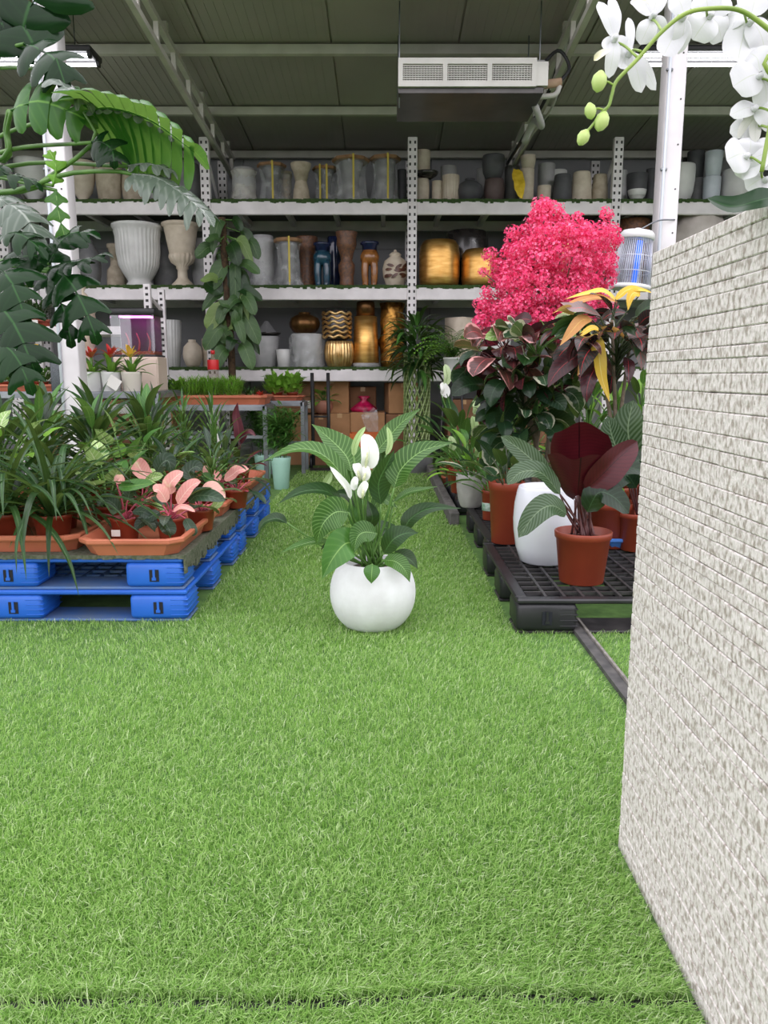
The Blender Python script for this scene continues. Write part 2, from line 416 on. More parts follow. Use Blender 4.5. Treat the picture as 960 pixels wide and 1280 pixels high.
ROOFM = pm('dark_grey_roof_sheet', rgb(186, 178, 176), rgb(172, 164, 162), 0.5, scale=0.8)
sl = math.atan(0.0768); ry = Matrix.Rotation(-sl, 3, 'X')
ROOF_Y0 = 5.9
mid = (ROOF_Y0 + BACK_Y + 0.1) / 2
rl = (BACK_Y + 0.1 - ROOF_Y0) / math.cos(sl)
mb = MB(); mb.box((0, mid, roof_z(mid) + 0.10), (13.3, rl, 0.08), ry)
ceil = struct('ceiling', mb, ROOFM)
pan = MB(); pan.box((0, 0, 0), (1.13, rl, 0.012), ry)
for k in range(14): pan.box((-0.525 + k * 0.0807, 0, -0.009), (0.02, rl, 0.003), ry)      # ribs of the sheet
first = None
for i in range(11):
    loc = (0.1 - 5.75 + i * 1.15, mid, roof_z(mid) + 0.045)
    if first is None: first = pan.build('panel', ROOFM, ceil, loc)
    else: link('panel', first.data, ceil, loc)
CREAM = pm('cream_painted_purlin', rgb(216, 212, 204), rgb(200, 196, 188), 0.5, scale=4)
for i, (y, lab) in enumerate(((8.92, 'cream roof purlin crossing close above the back storage rack'), (7.60, 'cream roof purlin crossing behind the hanging fan coil unit'), (6.28, 'cream roof purlin at the open edge of the roof above the columns'), (10.2, 'cream roof purlin against the back wall'))):
    mb = MB(); mb.span(-6.4, 6.4, -0.03, 0.03, -0.04, 0.04)
    o = mb.build('roof_purlin', CREAM, None, (0, y, roof_z(y) - 0.02)); tag(o, lab, 'purlin', 'roof purlins')
def truss(x, lab):
    t = thing('roof_truss', lab, 'truss', (x, 8.0, roof_z(8.0) - 0.02), 0, 'roof trusses')
    z = lambda y: -0.0768 * y
    mb = MB(); mb.bar((0, -2.2, z(-2.2) - 0.06), (0, 2.2, z(2.2) - 0.06), 0.05, 0.05); mb.build('top_chord', CREAM, t)
    mb = MB(); mb.bar((0, -2.2, z(-2.2) - 0.27), (0, 2.2, z(2.2) - 0.27), 0.05, 0.05); mb.build('bottom_chord', CREAM, t)
    w = MB(); w.span(-0.02, 0.02, -0.02, 0.02, -0.19, 0); f = None
    for k in range(9):
        y = -2.1 + k * 0.525
        if f is None: f = w.build('web', CREAM, t, (0, y, z(y) - 0.07))
        else: link('web', f.data, t, (0, y, z(y) - 0.07))
    for y in (-2.05, -0.81, 0.54, 1.85):
        mb = MB(); mb.span(-0.03, 0.03, -0.03, 0.03, -0.035, 0.03); mb.build('hanger', CREAM, t, (0, y, z(y)))
truss(at(222, 85, 7.6).x, 'light welded roof truss above the rack beside the split-leaf plant')
truss(at(694, 85, 7.6).x, 'light welded roof truss with cables beside the fan coil unit')
truss(-5.2, 'light welded roof truss beyond the split-leaf plant, by the side wall'); truss(4.9, 'light welded roof truss beyond the orchid, by the side wall')

# white columns -------------------------------------------------------
COLY = 6.3
def column(px, w, lab, conduit):
    x = at(px, 470, COLY).x
    t = thing('roof_column', lab, 'column', (x, COLY, 0))
    mb = MB(); mb.rbox((0, 0, 2.1), (w, w, 4.2), 0.012, 2); mb.build('post', WHITE_PAINT, t)
    mb = MB(); mb.span(-0.14, 0.14, -0.14, 0.14, 0, 0.012); mb.build('base_plate', WHITE_PAINT, t)
    mb = MB(); mb.tube([(conduit, -w / 2 - 0.012, 0.1), (conduit, -w / 2 - 0.012, 4.1)], 0.012, 8); c = mb.build('conduit', pm('pale_conduit', rgb(206, 212, 220), None, 0.4), t)
    for z in (0.6, 1.6, 2.6, 3.3):
        mb = MB(); mb.rbox((conduit, -w / 2 - 0.008, z), (0.05, 0.02, 0.02), 0.004, 1); mb.build('clip', STEEL, c)
    mb = MB(); 
    for k in range(7): mb.tube([(0.04, -w / 2 - 0.004, 1.5 + k * 0.32), (0.04, -w / 2 + 0.01, 1.5 + k * 0.32)], 0.006, 8)
    h = mb.build('screw', pm('dark_screw', rgb(80, 80, 80), None, 0.4, 0.5), t); h['kind'] = 'stuff'
column(92, 0.165, 'white square steel column behind the large split-leaf plant', -0.06)
column(819, 0.15, 'white square steel column beside the caged insect lamp', -0.06)

# fluorescent lamps -----------------------------------------------------
TUBE = pm('fluorescent_tube', (1, 1, 1, 1), None, 0.3, emit=((0.97, 0.97, 1, 1), 14))
BLACKP = pm('matt_black_metal', rgb(34, 34, 36), rgb(46, 46, 48), 0.5, scale=6)
def fluor(px0, px1, py, Y, lab):
    a, b = at(px0, py, Y), at(px1, py, Y); w = b.x - a.x
    t = thing('fluorescent_fitting', lab, 'lamp', ((a.x + b.x) / 2, Y, a.z))
    mb = MB(); mb.rbox((0, 0.03, 0.03), (w, 0.28, 0.05), 0.008, 1); mb.build('housing', BLACKP, t)
    for dy, dz in ((-0.08, -0.018), (0.12, -0.018)):
        mb = MB(); mb.tube([(-w / 2 + 0.03, dy, dz), (w / 2 - 0.03, dy, dz)], 0.013, 10); tb = mb.build('tube', TUBE, t)
        for s in (-1, 1):
            mb = MB(); mb.rbox((s * (w / 2 - 0.02), dy, dz + 0.005), (0.03, 0.05, 0.05), 0.006, 1); mb.build('socket', BLACKP, tb)
    for s in (-0.35, 0.35):
        mb = MB(); mb.tube([(s * w, 0.05, 0.05), (s * w, 0.05, roof_z(Y) - a.z)], 0.004, 6); mb.build('hanging_wire', BLACKP, t)
fluor(-62, 119, 71, 7.0, 'black twin-tube fluorescent fitting lit behind the split-leaf plant')
fluor(795, 975, 71, 7.0, 'black twin-tube fluorescent fitting lit behind the white orchid')

# fan coil unit ---------------------------------------------------------
def fan_coil():
    Y = 6.75; a, b = at(498, 73, Y), at(684, 113, Y); w = b.x - a.x; h = a.z - b.z; d = 0.72
    t = thing('fan_coil_unit', 'white ceiling fan coil with three-part grille and dark belly panel', 'air conditioner', (a.x, Y, b.z))
    W2 = pm('fan_coil_white', rgb(216, 214, 208), rgb(200, 198, 192), 0.45, scale=4)
    mb = MB(); mb.span(0.0, w - 0.02, 0.03, d, 0.02, h); mb.build('casing', pm('dark_galvanised', rgb(92, 92, 92), rgb(110, 110, 108), 0.4, 0.5, scale=3), t)
    mb = MB(); mb.span(0.0, w - 0.03, 0.0, d, -0.02, 0.022); mb.build('belly_panel', pm('brown_black_foil', rgb(84, 82, 80), rgb(64, 62, 60), 0.35, 0.3, scale=3), t)
    gw = w * 0.92
    mb = MB()
    for z0, z1 in ((0.02, 0.06), (h - 0.05, h - 0.005)): mb.span(0, gw, -0.03, 0.03, z0, z1)
    for k in range(4):
        x = k * (gw - 0.035) / 3; mb.span(x - 0.001, x + 0.036, -0.0312, 0.031, 0.021, h - 0.006)
    mb.span(gw, w, -0.02, 0.03, 0.03, h - 0.03)
    fr = mb.build('grille_frame', W2, t)
    mb = MB(); mb.span(0.02, gw - 0.02, 0.02, 0.028, 0.04, h - 0.03); mb.build('dark_cavity', pm('grille_cavity', rgb(92, 88, 80), None, 0.8), fr)
    for k in range(3):
        mb = MB(); x0 = k * (gw - 0.035) / 3 + 0.035; x1 = (k + 1) * (gw - 0.035) / 3
        for i in range(14): xx = lerp(x0, x1, (i + 0.5) / 14); mb.span(xx - 0.0022, xx + 0.0022, -0.012, 0.012, 0.05, h - 0.04)
        for i in range(8): zz = lerp(0.06, h - 0.05, (i + 0.5) / 8); mb.span(x0, x1, -0.016, -0.004, zz - 0.003, zz + 0.003)
        q = mb.build('louvre_grid', W2, t); q['kind'] = 'stuff'
    for s in (0.01, w - 0.05):
        for yy in (0.1, d - 0.08):
            mb = MB(); mb.tube([(s, yy, -0.1 if s < 0.1 and yy < 0.2 else 0.0), (s, yy, roof_z(Y + yy) - b.z)], 0.006, 6); mb.build('hanging_rod', STEEL, t)
    mb = MB(); mb.tube([(w - 0.02, 0.3, 0.14), (w + 0.1, 0.28, 0.15), (w + 0.17, 0.28, 0.16)], 0.035, 10, 8); mb.build('insulated_pipe', pm('tan_foam', rgb(206, 176, 150), rgb(190, 158, 132), 0.8, scale=12), t)
    mb = MB(); mb.tube([(w - 0.02, 0.3, 0.05), (w + 0.12, 0.28, 0.06), (w + 0.16, 0.28, 0.13)], 0.022, 10, 8); mb.build('drain_pipe', W2, t)
    z0 = b.z
    mb = MB(); mb.tube([(w + 0.16, 0.28, 0.16), (w + 0.24, 0.3, 0.28), (w + 0.15, 0.32, 0.42), (w + 0.02, 0.3, 0.30), (w + 0.03, 0.28, 0.18)], 0.015, 8, 20); mb.build('black_cable', BLACKP, t)
    mb = MB(); mb.tube([(w - 0.04, 0.3, -0.02), (w + 0.06, 0.5, -0.12), (w + 0.03, 0.7, -0.02), (w - 0.02, 0.9, -0.14)], 0.03, 10, 14); mb.build('drain_hose', pm('grey_hose', rgb(190, 188, 186), None, 0.5), t)
fan_coil()
def cable(pts, r, m, lab):
    mb = MB(); p0 = Vector(pts[0]); mb.tube([Vector(p) - p0 for p in pts], r, 6, 24)
    tag(mb.build('ceiling_cable', m, None, p0), lab, 'cable')
cable([at(720, 8, 7.2), at(702, 75, 7.5), at(692, 130, 7.9), at(660, 175, 8.6), at(640, 210, 9.4)], 0.014, pm('white_cable', rgb(196, 194, 190), None, 0.5), 'pale cable running down the roof truss beside the fan coil')
cable([at(712, 20, 7.3), at(688, 110, 7.7), at(652, 175, 8.5), at(634, 205, 9.3)], 0.018, BLACKP, 'black cable bundle running down the roof truss to the rack')

# back storage rack -------------------------------------------------------
SH = [at(515, y, RACK_Y).z for y in (250, 357, 459)]      # shelf tops, upper to lower
BH = 0.15
RX = [at(p, 300, RACK_Y).x for p in (-248, 5, 260, 515, 767, 1020)]
RD = 0.95
rack = thing('storage_rack', 'long white perforated-steel storage rack with three loaded shelf levels along the back wall', 'rack', (0, RACK_Y, 0))
zt = at(515, 172, RACK_Y).z
UPM = pm('white_rack_steel', rgb(234, 229, 230), rgb(218, 213, 214), 0.45, scale=5)
SLOT = pm('dark_slot', rgb(58, 56, 56), None, 0.8)
up = MB(); up.rbox((0, 0, zt / 2), (0.105, 0.07, zt), 0.006, 1, smooth=False)
sl_ = MB()
k = 0
while 0.1 + k * 0.075 < zt - 0.04:
    for dx in (-0.027, 0.027): sl_.span(dx - 0.010, dx + 0.010, -0.0375, -0.0345, 0.1 + k * 0.075, 0.1 + k * 0.075 + 0.03)
    k += 1
um = sm_ = None
for x in RX:
    for y in (0.0, RD):
        if um is None: u = up.build('upright', UPM, rack, (x, y, 0)); um = u.data
        else: u = link('upright', um, rack, (x, y, 0))
        if sm_ is None: s_ = sl_.build('slots', SLOT, u); sm_ = s_.data
        else: s_ = link('slots', sm_, u)
        s_['kind'] = 'stuff'
    br = MB()
    for k in range(5):
        z0 = 0.3 + k * 0.65; a_, b_ = (0.02, RD - 0.02) if k % 2 else (RD - 0.02, 0.02)
        br.bar((0, a_, z0), (0, b_, z0 + 0.62), 0.03, 0.03); br.bar((0, 0.02, z0), (0, RD - 0.02, z0), 0.03, 0.03)
    br.build('side_brace', UPM, rack, (x, 0, 0))
BOARD = pm('dark_shelf_board', rgb(70, 66, 64), rgb(86, 82, 78), 0.7, scale=4)
for z in SH:
    for i in range(len(RX) - 1):
        x0, x1 = RX[i] + 0.05, RX[i + 1] - 0.05
        for y in (-0.005, RD + 0.005):
            mb = MB(); mb.rbox(((x0 + x1) / 2, y, z - BH / 2 - 0.01), (x1 - x0, 0.05, BH), 0.008, 1, smooth=False); mb.build('beam', UPM, rack)
        mb = MB(); mb.span(x0 - 0.04, x1 + 0.04, 0.03, RD - 0.03, z - 0.05, z - 0.012); bd = mb.build('shelf_board', BOARD, rack)
        for k in range(4):
            xx = lerp(x0, x1, (k + 0.5) / 4); mb = MB(); mb.span(xx - 0.025, xx + 0.025, 0.02, RD - 0.02, z - 0.12, z - 0.05); mb.build('cross_bar', UPM, bd)
        # shaggy turf liner lapping over the front edge
        mb = MB(); mb.span(x0 - 0.03, x1 + 0.03, -0.035, RD - 0.03, z - 0.012, z)
        rl_ = random.Random(int(z * 100) + i)
        xx = x0
        while xx < x1:
            w = rl_.uniform(0.02, 0.05); d = rl_.uniform(0.006, 0.03)
            mb.span(xx, min(xx + w, x1), -0.037, -0.028, z - 0.012 - d, z + rl_.uniform(0, 0.008)); xx += w
        mb.build('turf_liner', LINER, rack)

# stone strip planter ---------------------------------------------------
def stone_planter():
    x0, x1, y0, y1, H = BOX_X, 1.22, 0.70, 1.58, at(815, 316, 1.58).z
    t = thing('stone_planter', 'tall grey split-stone planter box beside the turf, holding the white orchid', 'planter', (x0, y0, 0))
    X, Yd = x1 - x0, y1 - y0
    m = pm('split_limestone', rgb(212, 207, 203), rgb(156, 147, 138), 0.85, scale=105, detail=8, bump=0.5, bscale=140, lo=0.45, hi=0.64, stretch=(1, 1, 0.6))
    mort = pm('planter_core', rgb(150, 146, 138), rgb(128, 122, 114), 0.9, scale=30)
    mb = MB()
    w = 0.05
    mb.span(0.012, w, 0.012, Yd - 0.012, 0, H - 0.02); mb.span(X - w, X - 0.012, 0.012, Yd - 0.012, 0, H - 0.02)
    mb.span(w, X - w, 0.012, w, 0, H - 0.02); mb.span(w, X - w, Yd - w, Yd - 0.012, 0, H - 0.02)
    mb.build('core', mort, t)
    mb = MB(); mb.span(w, X - w, w, Yd - w, H - 0.12, H - 0.07); mb.build('soil', SOIL, t)
    rr = random.Random(5); z = 0.0
    while z < H - 0.005:
        h = min(rr.choice((0.019, 0.023, 0.026, 0.03, 0.035)), H - z)
        if H - z - h < 0.015: h = H - z
        for face in (0, 1, 2, 3):                      # left, far, near, right
            Ln = Yd if face in (0, 3) else X; s = 0.0
            while s < Ln - 1e-6:
                q = rr.uniform(0.3, 0.6) if face == 0 else Ln
                if Ln - s - q < 0.12: q = Ln - s
                pr = rr.uniform(-0.0008, 0.001); g = 0.0004
                mb = MB(); th = 0.016
                if face == 0: c, d = (0.008 - pr, s + q / 2, z + h / 2), (th, q - g, h - 0.0007)
                elif face == 3: c, d = (X - 0.008 + pr, s + q / 2, z + h / 2), (th, q - g, h - 0.0007)
                elif face == 1: c, d = (s + q / 2, Yd - 0.008 + pr, z + h / 2), (q - g, th, h - 0.0007)
                else: c, d = (s + q / 2, 0.008 - pr, z + h / 2), (q - g, th, h - 0.0007)
                mb.rbox(c, d, 0.0018, 1, smooth=False, rot=Matrix.Rotation(rr.uniform(-0.002, 0.002), 3, 'X') if face in (0, 3) else None)
                mb.build('stone_strip', m, t); s += q
        z += h
    return t, H
planter, PLH = stone_planter()

# ================================================================== GOODS ON THE RACK
def hollow(prof, th=0.08):
    """outer profile (r,z in 0..1) plus rim and inner wall"""
    r, z = prof[-1]
    return prof + [(r - th * 0.5, z + 0.012), (r - th, z), (max(prof[len(prof) // 2][0] - th, 0.1), 0.45), (0.1, 0.44)]
PRO = {
 'cyl': [(0.9, 0), (0.96, 0.02), (0.98, 0.5), (1, 1)],
 'taper': [(0.94, 0), (1, 0.03), (0.93, 0.5), (0.8, 0.96), (0.77, 1)],
 'cup': [(0.7, 0), (0.78, 0.03), (0.92, 0.5), (1, 1)],
 'barrel': [(0.7, 0), (0.8, 0.06), (0.96, 0.3), (1, 0.55), (0.95, 0.85), (0.88, 1)],
 'roundcup': [(0.55, 0), (0.7, 0.05), (0.92, 0.3), (1, 0.6), (1, 0.9), (0.96, 1)],
 'globe': [(0.5, 0), (0.75, 0.1), (0.96, 0.32), (1, 0.5), (0.88, 0.75), (0.5, 0.9), (0.36, 0.93), (0.4, 1)],
 'bowl': [(0.35, 0), (0.4, 0.06), (0.3, 0.12), (0.7, 0.3), (0.93, 0.6), (1, 0.92), (1, 1)],
 'dish': [(0.4, 0), (0.5, 0.1), (0.9, 0.6), (1, 1)],
 'bell': [(0.5, 0), (0.52, 0.06), (0.44, 0.1), (0.6, 0.2), (0.78, 0.35), (0.85, 0.55), (0.87, 0.8), (0.93, 0.93), (1, 0.96), (1, 1)],
 'urn': [(0.58, 0), (0.6, 0.05), (0.42, 0.1), (0.27, 0.16), (0.26, 0.28), (0.34, 0.31), (0.3, 0.34), (0.58, 0.4), (0.68, 0.47), (0.66, 0.52), (0.55, 0.55), (0.58, 0.66), (0.68, 0.82), (0.84, 0.93), (1, 0.965), (1, 1)],
 'column': [(0.95, 0), (1, 0.05), (0.9, 0.45), (0.55, 0.55), (0.45, 0.75), (0.5, 0.9), (0.8, 0.93), (0.8, 1)],
 'flare': [(0.8, 0), (0.85, 0.05), (0.75, 0.3), (0.55, 0.55), (0.6, 0.72), (0.95, 0.9), (1, 1)],
 'jar': [(0.55, 0), (0.7, 0.05), (0.95, 0.3), (1, 0.5), (0.85, 0.7), (0.45, 0.8), (0.4, 0.84), (0.5, 0.86), (0.3, 0.92), (0.1, 0.95), (0.14, 0.98), (0.05, 1)],
 'lidjar': [(0.45, 0), (0.5, 0.05), (0.4, 0.1), (0.7, 0.3), (0.95, 0.5), (1, 0.62), (0.9, 0.72), (0.95, 0.75), (0.7, 0.84), (0.3, 0.9), (0.12, 0.92), (0.22, 0.95), (0.18, 0.99), (0.03, 1)],
 'stool': [(0.78, 0), (0.85, 0.04), (0.7, 0.3), (0.66, 0.5), (0.8, 0.75), (1, 0.93), (1, 1)],
 'vase': [(0.6, 0), (0.66, 0.06), (0.6, 0.2), (0.72, 0.3), (0.75, 0.42), (0.5, 0.5), (0.62, 0.62), (0.9, 0.78), (0.85, 0.9), (1, 1)],
 'drum': [(0.86, 0), (0.95, 0.06), (1, 0.25), (1, 0.7), (0.94, 0.9), (0.8, 1)],
 'goldtall': [(1, 0), (1, 0.02), (0.9, 0.4), (0.84, 0.56), (0.62, 0.6), (0.56, 0.9), (0.5, 1)],
 'bundle': [(0.9, 0), (1, 0.3), (0.95, 0.7), (0.7, 0.93), (0.4, 1)],
}
def flutes(n, a): return lambda t, z: 1 + a * math.cos(t * n)
def waves(nz, a): return lambda t, z: 1 + a * math.sin(z * nz * 2 * PI + 0.8 * math.sin(t * 9))
def crumple(a): return lambda t, z: 1 + a * math.sin(t * 7 + z * 9) * math.cos(t * 3 - z * 13)

C_CREAM = pm('cream_ceramic', rgb(214, 202, 184), rgb(196, 182, 162), 0.6, scale=9)
C_WHITE = pm('white_ceramic', rgb(222, 222, 220), rgb(206, 206, 204), 0.45, scale=5)
C_BONE = pm('bone_terracotta', rgb(196, 184, 164), rgb(170, 156, 136), 0.75, scale=12)
C_PALE = pm('pale_grey_ceramic', rgb(178, 178, 178), rgb(162, 162, 162), 0.55, scale=8)
C_GREY = pm('mid_grey_ceramic', rgb(126, 126, 126), rgb(108, 108, 110), 0.6, scale=8)
C_DARK = pm('charcoal_ceramic', rgb(84, 85, 88), rgb(72, 72, 76), 0.6, scale=8)
C_MAR = pm('brown_grey_ceramic', rgb(98, 82, 80), rgb(86, 70, 68), 0.6, scale=8)
C_SKY = pm('cool_white_ceramic', rgb(206, 214, 222), rgb(192, 200, 208), 0.5, scale=8)
C_BLACK = pm('black_glaze', rgb(40, 38, 38), rgb(54, 50, 48), 0.25, scale=9, coat=0.5)
GOLD = pm('brushed_gold', rgb(236, 190, 116), rgb(206, 152, 78), 0.32, 0.9, scale=5, stretch=(1, 1, 5), bump=0.2, bscale=40)
GOLD2 = pm('pale_ribbed_gold', rgb(240, 208, 150), rgb(206, 160, 96), 0.3, 0.8, scale=12)
BRONZE = pm('brown_bronze', rgb(120, 88, 52), rgb(92, 62, 34), 0.35, 0.8, scale=10)
TEAL = pm('teal_glaze', rgb(40, 84, 104), rgb(28, 58, 76), 0.2, scale=14, coat=0.6)
OCHRE = pm('ochre_glaze', rgb(168, 112, 58), rgb(130, 80, 38), 0.25, scale=14, coat=0.5)
COBALT = pm('cobalt_glaze', rgb(36, 48, 84), rgb(26, 34, 62), 0.2, scale=14, coat=0.5)
RUST = pm('rust_mosaic', rgb(128, 86, 58), rgb(88, 66, 56), 0.4, scale=40, bump=0.5, bscale=60)
PAINTED = pm('painted_jar_glaze', rgb(206, 186, 158), rgb(96, 60, 44), 0.3, scale=9, detail=2, lo=0.55, hi=0.62)
BOARDW = pm('packing_board', rgb(158, 122, 88), rgb(134, 100, 70), 0.8, scale=14)
STRAP = pm('yellow_packing_strap', rgb(206, 184, 62), None, 0.5)
FILM = wrapm('clear_film', dens=0.22); FILM2 = wrapm('milky_film', (0.8, 0.77, 0.7, 1), 0.38)

def place(px0, px1, ytop, lev, dY, ybase=None):
    Y = RACK_Y + dY; zb = SH[lev] if not isinstance(lev, float) else lev
    if ybase is not None: zb = at(480, ybase, Y).z
    xa, xb = at(px0, ytop, Y).x, at(px1, ytop, Y).x
    h = at((px0 + px1) / 2, ytop, Y).z - zb
    return Vector(((xa + xb) / 2, Y, zb)), abs(xb - xa) / 2, max(h, 0.03)
def goods(name, cat, label, prof, px0, px1, ytop, lev, dY, m, mod=None, seg=32, ybase=None, group=None, n=1, hol=True, foot=None):
    loc, r, h = place(px0, px1, ytop, lev, dY, ybase)
    pr = PRO[prof]; pr = hollow(pr) if hol else pr
    mb = MB()
    if n > 1:      # finer rings so reliefs follow the profile
        q = []
        for a, b in zip(pr[:-1], pr[1:]):
            k = max(1, int(abs(b[1] - a[1]) * n)); q += [(lerp(a[0], b[0], i / k), lerp(a[1], b[1], i / k)) for i in range(k)]
        pr = q + [pr[-1]]
    mb.lathe([(a * r, b * h) for a, b in pr], seg, mod=mod)
    o = mb.build(name, m, None, loc); tag(o, label, cat, group); return o, loc, r, h

G = lambda *a, **k: goods(*a, **k)
# --- upper level, first bay (behind the split-leaf plant)
G('round_bowl', 'bowl', 'large white round bowl on the top shelf, outermost behind the split-leaf plant', 'bowl', 18, 60, 201, 0, 0.3, C_WHITE)
G('footed_bowl', 'bowl', 'cream footed bowl on the top shelf between steel column and beige bucket pot', 'bowl', 84, 118, 203, 0, 0.25, C_CREAM)
G('wrapped_pot', 'pot', 'film-wrapped beige bucket pot beside the footed bowl', 'cup', 118, 152, 205, 0, 0.3, C_BONE)
G('wrapped_pot', 'pot', 'low film-wrapped beige pot under the hanging split leaf', 'barrel', 152, 181, 219, 0, 0.3, C_BONE)
G('grey_pot', 'pot', 'pale grey round pot between two other pots under the hanging split leaf', 'roundcup', 184, 214, 214, 0, 0.35, C_PALE)
G('grey_pot', 'pot', 'grey barrel pot touching the rack upright under the hanging split leaf', 'barrel', 214, 250, 206, 0, 0.35, C_GREY)
# --- upper level, second bay: film-wrapped stools
def wrapped_stool(px0, px1, ytop, lev, dY, inner, label, board=True, straps=1, film=FILM, prof='stool', name='wrapped_stool'):
    loc, r, h = place(px0, px1, ytop, lev, dY)
    t = thing(name, label, 'garden stool', loc, 0, 'film-wrapped garden stools')
    hh = h * (0.92 if board else 1)
    mb = MB(); mb.lathe([(a * r * (0.66 if board else 0.84), b * hh) for a, b in PRO[prof]], 20, mod=flutes(8, 0.03)); mb.build('body', inner, t)
    if board:
        mb = MB(); mb.lathe([(r * 1.0, hh), (r * 1.06, hh + 0.01), (r * 1.06, h - 0.004), (r * 1.02, h)], 8, smooth=False); mb.build('top_board', BOARDW, t)
    if film:
        mb = MB(); mb.lathe([(r * q, z * h) for q, z in ((1.16, 0.0), (1.08, 0.03), (0.95, 0.2), (0.86, 0.4), (0.78, 0.6), (0.84, 0.8), (0.95, 0.9), (0.9, 0.93))], 28, mod=crumple(0.05)); mb.build('plastic_wrap', film, t)
    for k in range(straps):
        a = -PI / 2 + (0.5 if straps > 1 and k else 0.25) * (1 if k % 2 == 0 else -1) * 0.7
        c, s = math.cos(a), math.sin(a)
        mb = MB(); mb.bar((c * r * 1.03, s * r * 1.03, 0.005), (c * r * 1.03, s * r * 1.03, h + 0.01), 0.02, 0.004, up=(c, s, 0)); mb.build('strap', STRAP, t)
    return t
wrapped_stool(287, 322, 211, 0, 0.2, C_PALE, 'milky film-wrapped round pot without board on the top shelf', False, 0, FILM2, 'barrel', 'wrapped_pot')
wrapped_stool(322, 357, 206, 0, 0.28, C_DARK, 'film-wrapped dark stool with tan board beside the flared beige vase')
wrapped_stool(347, 366, 215, 0, 0.45, C_BONE, 'small pale wrapped stool tucked behind the flared beige vase', False, 0, FILM2)
G('flared_vase', 'vase', 'beige flared vase among the wrapped stools on the top shelf', 'flare', 363, 389, 205, 0, 0.15, C_BONE)
wrapped_stool(391, 422, 210, 0, 0.35, C_DARK, 'film-wrapped stool with tan board and two yellow straps on the top shelf', True, 2)
wrapped_stool(416, 461, 199, 0, 0.22, C_GREY, 'widest film-wrapped grey stool with brown board on the top shelf')
wrapped_stool(463, 500, 197, 0, 0.25, C_GREY, 'narrow straight film-wrapped stool beside the middle rack upright', prof='cyl')
G('dark_pot', 'pot', 'slim charcoal pot squeezed against the middle upright, top shelf', 'cyl', 497, 508, 213, 0, 0.4, C_DARK)
# --- upper level, third bay: pots
g3 = 'ceramic pots on the top shelf'
def stackpot(name, lab, prof, a, b, yt, yb, dY, m, **k): return G(name, 'pot', lab, prof, a, b, yt, 0, dY, m, ybase=yb, group=g3, **k)
def Gp(name, lab, prof, a, b, yt, dY, m, **k): return G(name, 'pot', lab, prof, a, b, yt, 0, dY, m, group=g3, **k)
o, l1, r1, h1 = Gp('ceramic_pot', 'small cream two-tier pot standing under the stacked dark dish', 'barrel', 519, 537, 224.5, 0.2, C_CREAM)
def on_top(name, cat, lab, prof, px0, px1, ytop, below, m, **k):
    """stacks a pot on the one below (loc, r, h)"""
    loc, r, h = below; Y = loc.y; z = loc.z + h + 0.012 * h
    xa, xb = at(px0, ytop, Y).x, at(px1, ytop, Y).x; hh = at(480, ytop, Y).z - z
    mb = MB(); rr = abs(xb - xa) / 2; pr = PRO[prof] if k.get('nohole') else hollow(PRO[prof])
    mb.lathe([(a * rr, b * hh) for a, b in pr], 32, mod=k.get('mod'))
    l = Vector(((xa + xb) / 2, Y, z)); o = mb.build(name, m, None, l); tag(o, lab, cat, k.get('group', g3)); return o, l, rr, hh
_, l2, r2, h2 = on_top('ceramic_dish', 'dish', 'wide dark dish between two stacked cream pots, top shelf', 'dish', 518, 548, 215.5, (l1, r1, h1), C_BLACK)
on_top('ceramic_pot', 'pot', 'tall cream cylinder pot topping the stack with the dark dish', 'cyl', 519, 538, 189, (l2, r2, h2 * 0.9), C_CREAM)
Gp('ceramic_pot', 'low plain cream cylinder pot beside the ribbed pot, top shelf', 'cyl', 540, 553, 227, 0.2, C_CREAM)
Gp('ribbed_pot', 'cream vertically ribbed cylinder pot on the top shelf', 'cyl', 553, 574, 220, 0.18, C_CREAM, mod=flutes(18, 0.04), seg=72)
Gp('ceramic_pot', 'taller pale pot standing behind the ribbed cream pot', 'cyl', 551, 571, 209, 0.45, C_PALE)
Gp('round_vase', 'squat charcoal round vase on the top shelf', 'globe', 571, 604, 224, 0.2, C_DARK)
Gp('ceramic_pot', 'pale grey pot half hidden behind the charcoal round vase', 'cyl', 596, 612, 212, 0.5, C_PALE)
_, l1, r1, h1 = Gp('ceramic_pot', 'brown-grey lower pot under the big charcoal pot, top shelf', 'barrel', 605, 631, 225, 0.2, C_MAR)
on_top('ceramic_pot', 'pot', 'big charcoal rounded pot stacked on the brown-grey pot', 'roundcup', 603, 631, 195, (l1, r1, h1), C_DARK)
Gp('ceramic_pot', 'grey cylinder pot behind the yellow cloth on the top shelf', 'cyl', 631, 650, 209, 0.42, C_GREY)
_, l1, r1, h1 = Gp('ceramic_pot', 'cream straight pot beside the yellow cloth, top shelf', 'cyl', 650, 668, 212, 0.2, C_CREAM)
on_top('ribbed_pot', 'pot', 'small cream ring-ribbed pot stacked beside the yellow cloth', 'cup', 651, 670, 195, (l1, r1, h1), C_CREAM, mod=lambda t, z: 1 + 0.03 * math.cos(z * 40))
_, l1, r1, h1 = Gp('ceramic_pot', 'low cream pot below the leaning pale grey pot, top shelf', 'cyl', 672, 689, 233, 0.18, C_CREAM)
Gp('ceramic_pot', 'pale grey tall pot standing behind the low cream pot', 'cyl', 673, 694, 206, 0.42, C_PALE)
Gp('ceramic_pot', 'white rounded pot behind the dark tapered pot, top shelf', 'roundcup', 688, 709, 214, 0.45, C_WHITE)
Gp('ceramic_pot', 'charcoal upward-tapering pot on the top shelf', 'taper', 691, 716, 219, 0.16, C_DARK)
Gp('ceramic_pot', 'larger cream upward-tapering pot on the top shelf', 'taper', 714, 741, 216, 0.18, C_CREAM)
Gp('ceramic_pot', 'smaller bone-coloured tapering pot against the rack upright, beside the larger cream one', 'taper', 740, 761, 219, 0.2, C_BONE)
